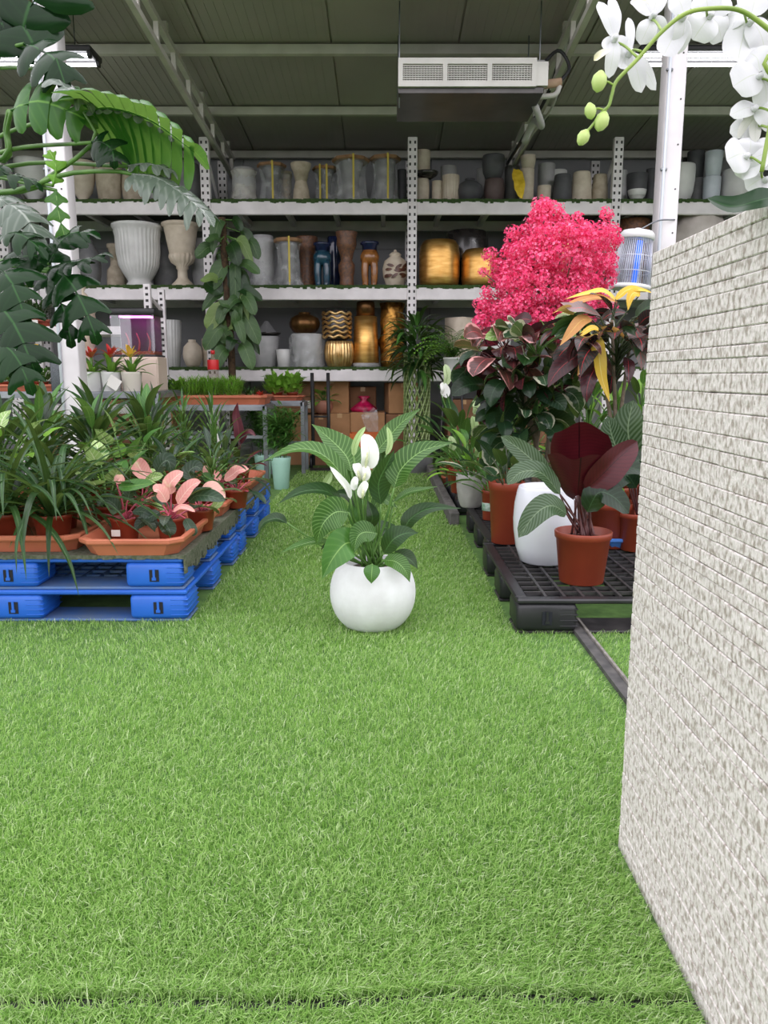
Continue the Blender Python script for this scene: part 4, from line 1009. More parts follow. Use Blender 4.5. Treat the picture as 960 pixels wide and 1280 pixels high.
# small planted stand
T2Y = 8.3; a, b = at(337, 501, T2Y), at(378, 501, T2Y); T2Z = a.z
table(a.x, b.x, T2Y, T2Y + 0.35, T2Z, 'narrow grey metal stand before the cartons', 'metal_stand', shelf=0.3)
tray(a.x - 0.02, b.x + 0.01, T2Y - 0.01, T2Y + 0.34, 0.055, 'small terracotta tray of bright seedlings on the narrow stand', z=T2Z + 0.0005)
T2 = (a.x, b.x, T2Y, T2Z)
# bromeliad table
T3Y = 6.75; T3Z = at(150, 489.5, T3Y).z; a, b = at(-70, 490, T3Y), at(196, 490, T3Y)
table(a.x, b.x, T3Y, T3Y + 0.8, T3Z, 'long grey metal table with bromeliads and fish tank', shelf=0.5)
tray(at(-60, 490, T3Y).x, at(84, 490, T3Y).x, T3Y + 0.05, T3Y + 0.5, 0.06, 'terracotta tray of small herbs beside the dark speaker', z=T3Z + 0.0005)
T3 = (a.x, b.x, T3Y, T3Z)
# small white rack behind the fish tank
def small_rack():
    Y = 7.95; x0, x1 = at(20, 400, Y).x, at(186, 400, Y).x; zt = at(100, 355, Y).z; zs = at(100, 408, Y).z
    t = thing('plant_rack', 'small white perforated rack behind the fish tank and bromeliads', 'rack', (0, Y, 0))
    pst = MB(); pst.rbox((0, 0, zt / 2), (0.07, 0.05, zt), 0.004, 1, smooth=False)
    so = MB(); k = 0
    while 0.1 + k * 0.06 < zt - 0.04:
        so.span(-0.014, 0.014, -0.0275, -0.0245, 0.1 + k * 0.06, 0.125 + k * 0.06); k += 1
    c = None
    for x in (x0, x1):
        for y in (0, 0.5):
            if c is None: p_ = pst.build('upright', UPM, t, (x, y, 0)); s_ = so.build('slots', SLOT, p_); c = (p_.data, s_.data)
            else: p_ = link('upright', c[0], t, (x, y, 0)); s_ = link('slots', c[1], p_)
            s_['kind'] = 'stuff'
        mb = MB(); mb.bar((x, 0, zt - 0.1), (x, 0.5, zt - 0.22), 0.025); mb.build('side_brace', UPM, t)
    for z in (zs, 0.75):
        for y in (0, 0.5):
            mb = MB(); mb.span(x0 + 0.035, x1 - 0.035, y - 0.02, y + 0.02, z - 0.08, z - 0.006); mb.build('beam', UPM, t)
        mb = MB(); mb.span(x0, x1, -0.01, 0.51, z - 0.006, z); mb.build('shelf_board', UPM, t)
    tray(at(-10, 400, Y).x + 0.3, at(66, 400, Y).x, Y + 0.02, Y + 0.4, 0.07, 'red-brown tray of ferns on the small white rack', m=BROWNPOT, z=zs + 0.0005)
    for px in (31, 42):
        p = at(px, 402, Y - 0.02); mb = MB(); mb.rbox((0, 0, 0), (0.08, 0.004, 0.05), 0.002, 1, smooth=False)
    return zs
SRZ = small_rack()
# price cards hung on that tray, sign below
for px, lab in ((31, 'blank white price card on the fern tray, next to the steel upright'), (42, 'blank white price card on the fern tray, away from the upright')):
    p = at(px, 403, 7.93); mb = MB(); mb.rbox((0, 0, 0), (0.085, 0.004, 0.05), 0.0015, 1, smooth=False)
    tag(mb.build('price_card', PAPER, None, p), lab, 'card')
p = at(40, 438, 7.0)
t = thing('price_sign', 'small yellow sign with red printing standing among the herbs', 'sign', (p.x, 7.0, T3Z + 0.06))
hh = p.z - T3Z - 0.06
mb = MB(); mb.tube([(0, 0.004, 0), (0, 0.004, hh)], 0.004, 6); mb.build('stake', STEEL, t)
mb = MB(); mb.rbox((0, 0, hh), (0.12, 0.006, 0.11), 0.002, 1, smooth=False); bd = mb.build('board', pm('sign_yellow', rgb(226, 176, 40), None, 0.5), t)
mb = MB()
for k in range(4): mb.span(-0.045 + 0.0 * k, 0.045 - 0.02 * (k % 2), -0.0045, -0.003, hh + 0.03 - 0.022 * k, hh + 0.042 - 0.022 * k)
q = mb.build('print_lines', pm('sign_red', rgb(176, 44, 30), None, 0.5), bd); q['kind'] = 'stuff'

# speaker
a, b = at(66, 448, 6.85), at(86, 480, 6.85)
t = thing('speaker_box', 'dark grey upright speaker box beside the white column', 'speaker', ((a.x + b.x) / 2, 6.78, T3Z))
h = a.z - T3Z; w = b.x - a.x
mb = MB(); mb.rbox((0, 0.05, h / 2), (w, 0.12, h), 0.008, 2); mb.build('cabinet', pm('speaker_grey', rgb(74, 78, 82), rgb(60, 62, 66), 0.6, scale=30), t)
mb = MB(); mb.rbox((0, -0.012, h / 2), (w * 0.86, 0.006, h * 0.9), 0.002, 1); mb.build('grille', pm('speaker_mesh', rgb(96, 102, 108), rgb(70, 74, 78), 0.6, scale=160), t)
# fish tank and cabinet
CAB = pm('cream_cabinet', rgb(214, 196, 180), rgb(202, 184, 168), 0.55, scale=3)
TY = 7.2; a, b = at(141, 446, TY), at(197, 446, TY); cx = (a.x + b.x) / 2; cw = b.x - a.x; ch = a.z - T3Z
t = thing('tank_cabinet', 'small cream cabinet under the fish tank', 'cabinet', (cx, TY + 0.15, T3Z))
mb = MB(); mb.rbox((0, 0, ch / 2), (cw, 0.3, ch), 0.006, 1, smooth=False); mb.build('body', CAB, t)
for s in (-1, 1):
    mb = MB(); mb.rbox((s * cw / 4, -0.155, ch / 2), (cw / 2 - 0.02, 0.012, ch - 0.04), 0.004, 1, smooth=False); d_ = mb.build('door', CAB, t)
    mb = MB(); mb.rbox((s * 0.025, -0.166, ch / 2), (0.01, 0.012, 0.05), 0.003, 1); mb.build('handle', STEEL, d_)
def fish_tank():
    z0 = T3Z + ch + 0.001; zt = at(160, 385, TY).z; h = zt - z0; w = (at(192, 420, TY).x - at(138, 420, TY).x); d = 0.26
    t = thing('fish_tank', 'glass fish tank with black lid and purple light inside', 'aquarium', (at(165, 420, TY).x, TY + 0.15, z0))
    glass = bpy.data.materials.new('tank_glass'); glass.use_nodes = True; nt = glass.node_tree
    gb_ = nt.nodes.new('ShaderNodeBsdfGlossy'); gb_.inputs['Color'].default_value = (0.9, 0.95, 0.95, 1); gb_.inputs['Roughness'].default_value = 0.03
    tr = nt.nodes.new('ShaderNodeBsdfTransparent'); mx = nt.nodes.new('ShaderNodeMixShader'); mx.inputs[0].default_value = 0.07
    nt.links.new(tr.outputs[0], mx.inputs[1]); nt.links.new(gb_.outputs[0], mx.inputs[2]); nt.links.new(mx.outputs[0], nt.nodes['Material Output'].inputs[0])
    for s in (-1, 1):
        mb = MB(); mb.span(-w / 2, w / 2, s * d / 2 - 0.003, s * d / 2 + 0.003, 0.01, h - 0.05); mb.build('glass_pane', glass, t)
        mb = MB(); mb.span(s * w / 2 - 0.003, s * w / 2 + 0.003, -d / 2, d / 2, 0.01, h - 0.05); mb.build('glass_pane', glass, t)
    mb = MB(); mb.rbox((0, 0, h - 0.03), (w + 0.03, d + 0.03, 0.06), 0.008, 1); mb.build('lid', BLACKP, t)
    mb = MB(); mb.rbox((0, 0, 0.01), (w + 0.012, d + 0.012, 0.02), 0.004, 1); mb.build('base_rim', BLACKP, t)
    mb = MB(); mb.span(-w * 0.35, w * 0.35, -0.06, 0.06, h - 0.075, h - 0.062); mb.build('grow_light', pm('purple_led', (0.9, 0.2, 0.9, 1), None, 0.4, emit=((0.9, 0.12, 0.75, 1), 6)), t)
    mb = MB(); mb.span(-w / 2 + 0.006, w / 2 - 0.006, d / 2 - 0.012, d / 2 - 0.006, 0.02, h - 0.06); mb.build('back_film', pm('plum_back', rgb(66, 34, 60), rgb(44, 26, 44), 0.6, scale=8), t)
    mb = MB(); mb.span(-w / 2 + 0.006, w / 2 - 0.006, -d / 2 + 0.006, d / 2 - 0.014, 0.02, 0.05); mb.build('gravel', pm('red_gravel', rgb(150, 70, 60), rgb(110, 60, 50), 0.9, scale=80), t)
    for k in range(3):
        x = w * (-0.25 + 0.25 * k); mb = MB()
        mb.tube([(x, 0.02, 0.05), (x + 0.02, 0.0, 0.14), (x - 0.01, 0.01, 0.22)], [0.012, 0.004], 6, 8); mb.build('water_plant', pm('water_plant', rgb(150, 60, 70), None, 0.6), t)
fish_tank()
# lidded jar on a pedestal behind the bromeliads
p = at(118, 351, 7.75); zb = T3Z
l = Vector((p.x, 7.42, T3Z))
mb = MB(); q = at(118, 351, 7.42); H_ = q.z - T3Z; rj = at(133, 400, 7.42).x - at(118, 400, 7.42).x
mb.lathe([(rj * a, b * H_) for a, b in ((0.55, 0), (0.6, 0.02), (0.45, 0.05), (0.45, 0.25), (0.55, 0.28), (0.5, 0.3), (0.75, 0.42), (0.98, 0.55), (1, 0.63), (0.88, 0.7), (0.95, 0.72), (0.95, 0.74), (0.7, 0.82), (0.35, 0.88), (0.15, 0.9), (0.3, 0.94), (0.28, 0.98), (0.05, 1))], 32)
tag(mb.build('lidded_jar', C_BONE, None, l), 'off-white lidded jar with ball finial behind the steel column', 'jar')

# red-labelled bottle
p = at(270, 445, 8.0)
t = thing('plastic_bottle', 'clear plastic bottle with red label behind the seedlings', 'bottle', (p.x, 7.85, T1Z + 0.0)); hb = at(270, 438, 7.85).z - T1Z
SB_ = hb
def bottle():
    z0 = 0.0; r = at(277, 450, 7.85).x - at(270, 450, 7.85).x
    prof = [(r * 0.9, 0), (r, 0.02), (r, hb * 0.6), (r * 0.8, hb * 0.75), (r * 0.32, hb * 0.88), (r * 0.32, hb * 0.94)]
    mb = MB(); mb.lathe(prof, 20); mb.build('body', wrapm('bottle_plastic', (0.3, 0.22, 0.16, 1), 0.35), t)
    z1, z2 = at(270, 462, 7.85).z - T1Z, at(270, 450, 7.85).z - T1Z
    mb = MB(); mb.lathe([(r * 1.02, z1), (r * 1.03, z1 + 0.002), (r * 1.03, z2), (r * 1.02, z2 + 0.002)], 20); mb.build('label_band', pm('red_label', rgb(200, 36, 40), None, 0.4), t)
    mb = MB(); mb.lathe([(r * 0.38, hb * 0.93), (r * 0.38, hb)], 16); mb.build('cap', pm('red_cap', rgb(186, 34, 36), None, 0.4), t)
bottle()

# caged insect lamp beside the right column
def insect_lamp():
    Y = 6.05; a, b = at(770, 362, Y), at(811, 362, Y); c = (a.x + b.x) / 2 - 0.02; zt = at(795, 288, Y).z; H = zt - a.z; r0 = (b.x - a.x) / 2 * 1.15; r1 = r0 * 0.8
    t = thing('insect_lamp', 'caged insect lamp with white cap and blue tube beside a white column', 'lamp', (c, Y, a.z)); t.rotation_euler = (0, 0.09, 0)
    wp = pm('lamp_white', rgb(226, 226, 226), None, 0.4)
    mb = MB(); mb.lathe([(r1 * 1.05, H * 0.84), (r1 * 1.14, H * 0.85), (r1 * 1.1, H * 0.94), (r1 * 0.95, H * 0.985), (r1 * 0.5, H * 1.005), (r1 * 0.2, H * 1.01), (r1 * 0.18, H * 1.04)], 32); mb.build('cap', wp, t)
    mb = MB(); mb.lathe([(r0 * 0.9, 0), (r0 * 1.04, 0.0), (r0 * 1.04, 0.03), (r0 * 0.9, 0.035)], 32); mb.build('base', wp, t)
    cm = pm('cage_wire', rgb(214, 216, 224), None, 0.35, 0.3)
    mb = MB()
    for k in range(52):
        q = 2 * PI * k / 52; mb.tube([(math.cos(q) * r0, math.sin(q) * r0, 0.03), (math.cos(q) * r1, math.sin(q) * r1, H * 0.88)], 0.0026, 4)
    for z in (0.33, 0.62, 0.05):
        rr = lerp(r0, r1, z); mb.tube([(math.cos(2 * PI * k / 32) * rr, math.sin(2 * PI * k / 32) * rr, H * z * 0.9) for k in range(33)], 0.003, 5, cap=False)
    g = mb.build('wire_cage', cm, t); g['kind'] = 'stuff'
    for s, m in ((-1, pm('blue_tube', rgb(36, 96, 220), None, 0.3, emit=(rgb(40, 110, 240), 0.7))), (1, pm('white_tube', rgb(214, 222, 236), None, 0.3))):
        mb = MB(); mb.tube([(0.0 + 0.04 * (s > 0), 0.05 * s - 0.03, 0.04), (0.0 + 0.04 * (s > 0), 0.05 * s - 0.03, H * 0.8)], 0.022, 12); mb.build('lamp_tube', m, t)
    mb = MB(); mb.lathe([(r0 * 0.5, 0.05), (r1 * 0.5, H * 0.86)], 20); mb.build('inner_grid', wrapm('inner_grid', (0.8, 0.82, 0.88, 1), 0.35), t)
    mb = MB(); xc = at(819, 470, COLY).x - c; mb.tube([(0, 0, H * 1.0), (xc * 0.5, 0.08, H + 0.1), (xc, 0.17, H + 0.14)], 0.006, 6, 10); mb.build('hook_arm', STEEL, t)
insect_lamp()
# blue tray on the right
p = gr(772, 612, KH)
tray(1.12, 1.5, 3.92, 4.12, 0.06, 'shallow blue plastic tray behind the calathea pot', m=pm('sky_blue_plastic', rgb(64, 116, 190), None, 0.5), z=KH + 0.001, grp=None)

# ================================================================== PLANTS
STEMG = pm('green_stem', rgb(96, 134, 62), rgb(72, 110, 48), 0.45, scale=12)
STEMD = pm('dark_stem', rgb(62, 74, 42), rgb(46, 56, 34), 0.5, scale=12)
STEMM = pm('maroon_stem', rgb(96, 52, 50), rgb(70, 38, 40), 0.5, scale=16)
STEMP = pm('pink_stem', rgb(190, 86, 104), rgb(150, 62, 82), 0.45, scale=12)
BARK = pm('pale_bark', rgb(120, 106, 90), rgb(92, 80, 66), 0.85, scale=20, bump=0.6, bscale=60)
LILY = leafm('lily_leaf', rgb(36, 76, 24), rgb(62, 104, 38), rgb(140, 178, 106), 0.04, 0.45, 18, 2.2, rough=0.30)
LILYD = leafm('lily_leaf_dark', rgb(18, 44, 20), rgb(32, 66, 28), rgb(78, 118, 68), 0.05, 0.3, 14, 2.2, rough=0.35)
SPATHE = leafm('white_spathe', rgb(238, 240, 236), rgb(246, 246, 242), rgb(214, 224, 196), 0.05, 0.0, rough=0.5, transl=0.12)
SPATHEG = leafm('green_spathe', rgb(176, 206, 136), rgb(214, 228, 190), rgb(120, 166, 80), 0.08, 0.2, 8, rough=0.45)
DKGREEN = leafm('dark_green_leaf', rgb(16, 38, 18), rgb(34, 66, 30), rgb(66, 100, 54), 0.05, 0.15, 10, rough=0.3)
MIDGREEN = leafm('mid_green_leaf', rgb(48, 94, 38), rgb(78, 128, 56), rgb(134, 172, 94), 0.05, 0.15, 10, rough=0.35)
BRIGHT = leafm('bright_green_leaf', rgb(100, 156, 48), rgb(142, 190, 72), rgb(180, 212, 120), 0.05, 0.1, 8, rough=0.4)
SYNG = leafm('cream_green_leaf', rgb(122, 168, 78), rgb(176, 204, 130), rgb(222, 234, 190), 0.08, 0.5, 7, blotch=rgb(62, 110, 46), bl=0.56, rough=0.4)
STRAPG = leafm('strap_leaf', rgb(32, 62, 32), rgb(56, 92, 48), rgb(84, 120, 72), 0.2, 0.0, rough=0.35)
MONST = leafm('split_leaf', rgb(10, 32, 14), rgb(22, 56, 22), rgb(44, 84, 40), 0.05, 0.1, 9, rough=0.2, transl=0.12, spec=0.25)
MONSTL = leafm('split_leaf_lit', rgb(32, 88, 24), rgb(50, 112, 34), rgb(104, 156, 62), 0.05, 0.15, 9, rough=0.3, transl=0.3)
SHEEN = leafm('split_leaf_sheen', rgb(70, 86, 72), rgb(112, 122, 112), rgb(150, 158, 148), 0.06, 0.3, 9, rough=0.16, transl=0.08)  # sky sheen on the glossy split leaves, painted in as silver-grey
PINK = leafm('pink_leaf', rgb(222, 138, 136), rgb(240, 190, 176), rgb(246, 214, 196), 0.06, 0.25, 9, blotch=rgb(226, 190, 156), bl=0.58, rough=0.4, transl=0.15)
PINKG = leafm('pink_green_leaf', rgb(60, 84, 50), rgb(84, 110, 66), rgb(206, 130, 128), 0.1, 0.2, 9, blotch=rgb(222, 160, 140), bl=0.6, bscale=9, rough=0.35)
AGLA = leafm('grey_green_leaf', rgb(26, 46, 34), rgb(50, 74, 56), rgb(100, 120, 98), 0.06, 0.4, 10, rough=0.3)
MAROON = leafm('maroon_underside', rgb(56, 12, 20), rgb(88, 24, 32), rgb(36, 8, 14), 0.03, 0.35, 14, 2.5, rough=0.4, transl=0.1)
CALA = leafm('calathea_leaf', rgb(34, 56, 34), rgb(54, 78, 50), rgb(120, 140, 108), 0.05, 0.0, 15, feather=rgb(110, 130, 104), rough=0.35)
CALD = leafm('calathea_dark', rgb(16, 34, 22), rgb(28, 52, 34), rgb(56, 82, 56), 0.05, 0.3, 12, rough=0.24)
FICUS = leafm('variegated_ficus', rgb(34, 62, 42), rgb(58, 88, 62), rgb(150, 160, 130), 0.04, 0.1, 10, edge=rgb(196, 196, 172), edgew=0.32, rough=0.25)
FICUSP = leafm('pink_ficus', rgb(72, 44, 46), rgb(104, 62, 62), rgb(180, 90, 90), 0.05, 0.15, 10, edge=rgb(206, 150, 146), edgew=0.28, rough=0.28)
BURG = leafm('burgundy_ficus', rgb(46, 26, 30), rgb(70, 36, 40), rgb(150, 50, 56), 0.05, 0.1, 12, rough=0.24, transl=0.1)
CROTD = leafm('dark_croton', rgb(36, 38, 36), rgb(60, 58, 54), rgb(206, 60, 70), 0.05, 0.1, 12, rough=0.25, transl=0.08)
CROTG = leafm('greyed_croton', rgb(116, 108, 106), rgb(144, 134, 130), rgb(214, 92, 96), 0.05, 0.3, 14, rough=0.3, transl=0.08)
CROTY = leafm('yellow_croton', rgb(222, 176, 44), rgb(236, 206, 88), rgb(246, 226, 140), 0.08, 0.1, 9, rough=0.35)
CROTO = leafm('orange_croton', rgb(196, 124, 70), rgb(214, 156, 96), rgb(230, 190, 110), 0.08, 0.2, 9, rough=0.35)
REDBR = leafm('red_bract', rgb(176, 26, 34), rgb(206, 48, 52), rgb(226, 80, 80), 0.08, 0, rough=0.4)
YELBR = leafm('yellow_bract', rgb(226, 176, 60), rgb(238, 206, 96), rgb(240, 220, 140), 0.08, 0, rough=0.4)
PHILO = leafm('philodendron_leaf', rgb(44, 72, 38), rgb(74, 104, 58), rgb(104, 130, 82), 0.04, 0.15, 8, rough=0.4, transl=0.15)
PHILOY = leafm('pale_philodendron', rgb(96, 124, 66), rgb(124, 148, 84), rgb(150, 170, 112), 0.04, 0.15, 8, rough=0.4)
WINE = leafm('wine_leaf', rgb(70, 26, 36), rgb(96, 36, 46), rgb(130, 56, 62), 0.06, 0, rough=0.35, transl=0.1)

def nursery_pot(t, r, h, m=BROWNPOT, soil=True, rim=True, taper=0.76):
    pr = [(r * taper, 0), (r * (taper + 0.02), 0.003), (r * 0.955, h * 0.86)]
    pr += [(r * 1.0, h * 0.87), (r * 1.02, h * 0.985), (r * 1.0, h), (r * 0.95, h), (r * 0.93, h * 0.8), (0.01, h * 0.79)] if rim else [(r, h * 0.98), (r * 0.97, h), (r * 0.93, h * 0.98), (r * 0.9, h * 0.8), (0.01, h * 0.79)]
    mb = MB(); mb.lathe(pr, 28); mb.build('pot', m, t)
    if soil:
        mb = MB(); mb.lathe([(r * 0.94, h * 0.80), (r * 0.9, h * 0.845), (r * 0.4, h * 0.87), (0.01, h * 0.87)], 20); mb.build('soil', SOIL, t)

def _dir(az, el): return V(math.cos(az) * math.cos(el), math.sin(az) * math.cos(el), math.sin(el))
def leaf_geo(mb, base, az, el, pet, L, W, shape=S_LANCE, droop=0.8, fold=0.3, wave=0.0, rr=random, petr=0.004, n=8, lag=0.0, mi=0, pmi=1, cols=5, lean=0.5, roll=0.0):
    base = Vector(base); el0 = min(el + lean * 0.5, PI / 2 - 0.02)
    p = base + _dir(az, el0) * pet * 0.55; q = p + _dir(az, el) * pet * 0.45
    if pet > 0.01: mb.tube([base, p, q], [petr * 1.3, petr], 5, 5, mi=pmi)
    pts = [q]; k = 4
    for i in range(k):
        e = el - droop * ((i + 0.5) / k) ** 1.1
        pts.append(pts[-1] + _dir(az, e) * L / k)
    up = _dir(az, el + PI / 2)
    if roll: up = Matrix.Rotation(rr.uniform(-roll, roll), 3, _dir(az, el)) @ up
    mb.leaf(pts, W, shape, n, fold, wave, 5, up=up, mi=mi, ph=rr.uniform(0, 6), cols=cols)
def foliage(t, rr, n, L, W, shape, mats, el=(0.3, 1.2), pet=(0.1, 0.2), droop=(0.4, 1.0), fold=0.3, wave=0.0, z=0.0, rad=0.02, stem=STEMG, petr=0.004, az0=0.0, name='leaf', nseg=8, span=2 * PI, zj=0.0, cols=5, join=None):
    """n separate leaves (blade and stalk) rising from the crown of a plant"""
    J = MB()
    for i in range(n):
        f = (i + 0.5) / n; az = az0 + (i * 2.39996) % span if span > 6 else az0 + f * span + rr.uniform(-0.1, 0.1)
        e = lerp(el[1], el[0], f) + rr.uniform(-0.12, 0.12); s = rr.uniform(0.75, 1.15)
        mb = J if join else MB(); base = V(math.cos(az) * rad * f, math.sin(az) * rad * f, z + zj * (1 - f))
        mi = 0
        leaf_geo(mb, base, az, e, rr.uniform(*pet), L * s, W * s, shape, rr.uniform(*droop), fold, wave, rr, petr, nseg, cols=cols)
        if not join:
            m = mats[i % len(mats)] if isinstance(mats, list) else mats
            mb.build(name, [m, stem], t)
    if join:
        o = J.build(join, [mats[0] if isinstance(mats, list) else mats, stem], t); o['kind'] = 'stuff'

def pxleaf(t, pts, wpx, shape=S_LANCE, m=LILY, up=(0, -0.45, 1), fold=0.25, wave=0.0, n=14, name='leaf', cols=7, bow=0.0, stalk=None, stem=STEMG, petr=0.0035, smat=None):
    """a leaf through given points (pixel, pixel, distance); stalk = points from crown to the blade"""
    o = t.location; P = [at(*p) - o for p in pts]; Y = pts[0][2]; w = wpx / FPX * Y
    mb = MB(); mb.leaf(P, w, shape, n, fold, wave, 5, up=up, cols=cols, bow=bow)
    if stalk:
        S = [(Vector(s) - o if isinstance(s, Vector) else at(*s) - o) for s in stalk] + [P[0]]
        mb.tube(S, [petr * 1.3, petr], 6, 8, mi=1)
    return mb.build(name, [m, stem], t)

# ---------------------------------------------------------------- the potted peace lily
S_LILY = _norm(lambda v: (max(v, 0.0) ** 0.75) * (max(1 - v, 0) ** 1.25))
def peace_lily():
    c = gr(466, 789); PY = c.y + 0.075; r = at(519.5, 745, PY).x - at(466, 745, PY).x; cx = at(466, 745, PY).x
    zt = at(466, 709, PY - 0.1).z
    t = thing('peace_lily', 'flowering peace lily in a white globe pot standing on the turf aisle', 'potted plant', (cx, PY, 0))
    POT = pm('white_stone_pot', rgb(226, 228, 230), rgb(210, 211, 212), 0.6, scale=9, detail=6, bump=0.12, bscale=40)
    pr = []
    for k in range(15):
        f = k / 14; a = lerp(-1.05, 0.86, f); pr.append((r * math.cos(a) ** 0.9, 0))
    z0, z1 = math.sin(-1.05), math.sin(0.86)
    pr = [(r * math.cos(lerp(-1.05, 0.86, k / 14)) ** 0.8, zt * (math.sin(lerp(-1.05, 0.86, k / 14)) - z0) / (z1 - z0)) for k in range(15)]
    rt = pr[-1][0]
    pr = [(0.02, 0.0)] + pr + [(rt - 0.008, zt + 0.004), (rt - 0.02, zt), (rt - 0.02, zt - 0.05), (0.02, zt - 0.055)]
    mb = MB(); mb.lathe(pr, 56); mb.build('pot', POT, t)
    mb = MB(); mb.lathe([(rt - 0.021, zt - 0.055), (rt - 0.03, zt - 0.03), (0.02, zt - 0.02)], 24); mb.build('soil', SOIL, t)
    def c2(x, y, d): return (330 + x / 3.84, 500 + y / 3.84, PY + d)
    rr = random.Random(2)
    def crown(): return V(cx + rr.uniform(-0.05, 0.05), PY + rr.uniform(-0.04, 0.04), zt - 0.03)
    L = [  # blade points (crop x, crop y, dY), width px, mat, up, stalk mid
     ([(420, 345, 0.02), (395, 270, 0.05), (320, 190, 0.08), (228, 115, 0.1)], 40, LILY, (0.45, -0.75, 0.5), (470, 560)),
     ([(415, 420, -0.02), (300, 275, -0.04), (160, 235, -0.05), (-20, 302, -0.05)], 30, LILY, (0, -0.5, 1), (470, 620)),
     ([(380, 505, -0.05), (300, 440, -0.08), (180, 440, -0.1), (60, 502, -0.12)], 25, LILYD, (0, -0.5, 1), (450, 640)),
     ([(110, 590, -0.02), (60, 570, -0.02), (0, 590, -0.02), (-30, 640, -0.02)], 20, LILYD, (0, -0.4, 1), (330, 730)),
     ([(330, 688, -0.1), (250, 680, -0.12), (160, 700, -0.14), (72, 738, -0.15)], 16, LILY, (0, -0.4, 1), (430, 740)),
     ([(405, 540, -0.12), (340, 540, -0.15), (280, 600, -0.17), (250, 700, -0.17)], 38, LILY, (0.2, -1, 0.4), (450, 650)),
     ([(445, 690, -0.16), (390, 690, -0.19), (330, 760, -0.22), (278, 858, -0.23)], 40, MIDGREEN, (0.2, -1, 0.5), (470, 760)),
     ([(540, 640, -0.14), (480, 635, -0.17), (445, 665, -0.19), (432, 735, -0.2)], 28, LILY, (0.2, -1, 0.5), (520, 740)),
     ([(520, 790, -0.18), (518, 820, -0.2), (516, 850, -0.21), (515, 882, -0.21)], 20, MIDGREEN, (0, -1, 0.3), (510, 800)),
     ([(575, 768, -0.12), (630, 775, -0.15), (675, 815, -0.18), (700, 875, -0.19)], 22, LILY, (0, -1, 0.8), (545, 800)),
     ([(600, 775, -0.06), (660, 750, -0.08), (705, 770, -0.1), (738, 810, -0.11)], 22, LILYD, (0, -0.6, 1), (560, 800)),
     ([(575, 735, -0.1), (620, 670, -0.13), (680, 640, -0.14), (740, 638, -0.15)], 26, LILYD, (0, -0.9, 0.6), (550, 770)),
     ([(668, 625, 0.0), (710, 565, -0.01), (800, 520, -0.02), (945, 520, -0.03)], 23, LILYD, (0, -0.7, 0.8), (590, 760)),
     ([(620, 490, 0.05), (690, 445, 0.06), (760, 430, 0.06), (835, 415, 0.06)], 12, LILY, (0, -0.5, 1), (580, 700)),
     ([(625, 420, -0.05), (660, 330, -0.05), (760, 245, -0.06), (910, 203, -0.06)], 38, LILY, (-0.3, -0.7, 0.7), (570, 620)),
     ([(530, 260, 0.12), (590, 190, 0.12), (660, 110, 0.12), (752, 42, 0.12)], 27, LILY, (-0.5, -0.8, 0.4), (520, 560)),
     ([(560, 500, -0.02), (550, 400, -0.03), (590, 310, -0.03), (625, 240, -0.02)], 30, LILYD, (0.5, -1, 0), (550, 650)),
     ([(440, 450, 0.05), (400, 380, 0.05), (360, 320, 0.05), (322, 290, 0.05)], 24, MIDGREEN, (0.3, -0.8, 0.5), (480, 640)),
     ([(500, 620, -0.08), (520, 570, -0.1), (510, 520, -0.1), (495, 480, -0.1)], 17, DKGREEN, (0.5, -1, 0), (500, 720)),
     ([(470, 640, -0.04), (440, 580, -0.05), (420, 530, -0.05), (410, 480, -0.05)], 16, MIDGREEN, (0.5, -1, 0), (480, 720)),
     ([(520, 530, 0.04), (560, 470, 0.05), (600, 490, 0.05), (640, 520, 0.05)], 18, LILY, (0, -0.6, 0.8), (530, 660)),
     ([(470, 560, 0.08), (430, 480, 0.09), (370, 450, 0.1), (300, 480, 0.1)], 18, LILYD, (0, -0.6, 0.8), (490, 680)),
     ([(540, 380, 0.14), (560, 320, 0.15), (560, 260, 0.15), (540, 200, 0.15)], 22, DKGREEN, (0.4, -1, 0), (530, 580)),
     ([(490, 700, 0.1), (560, 620, 0.15), (620, 620, 0.2), (690, 660, 0.24)], 22, LILYD, (0, -0.6, 0.8), (510, 760)),
     ([(400, 730, -0.08), (360, 700, -0.1), (310, 690, -0.12), (270, 720, -0.12)], 13, LILYD, (0, -0.6, 0.8), (440, 770)),
     ([(455, 350, 0.1), (440, 290, 0.1), (430, 240, 0.1), (440, 180, 0.1)], 14, MIDGREEN, (0.4, -1, 0), (490, 600)),
    ]
    for pts, w, m, up, mid in L:
        P = [c2(*p) for p in pts]; d = pts[0][2]
        pxleaf(t, P, w * 1.08, S_LILY, m, up, 0.28, 0.012, 16, stalk=[crown(), c2(mid[0], mid[1], d * 0.6)], petr=0.0045)
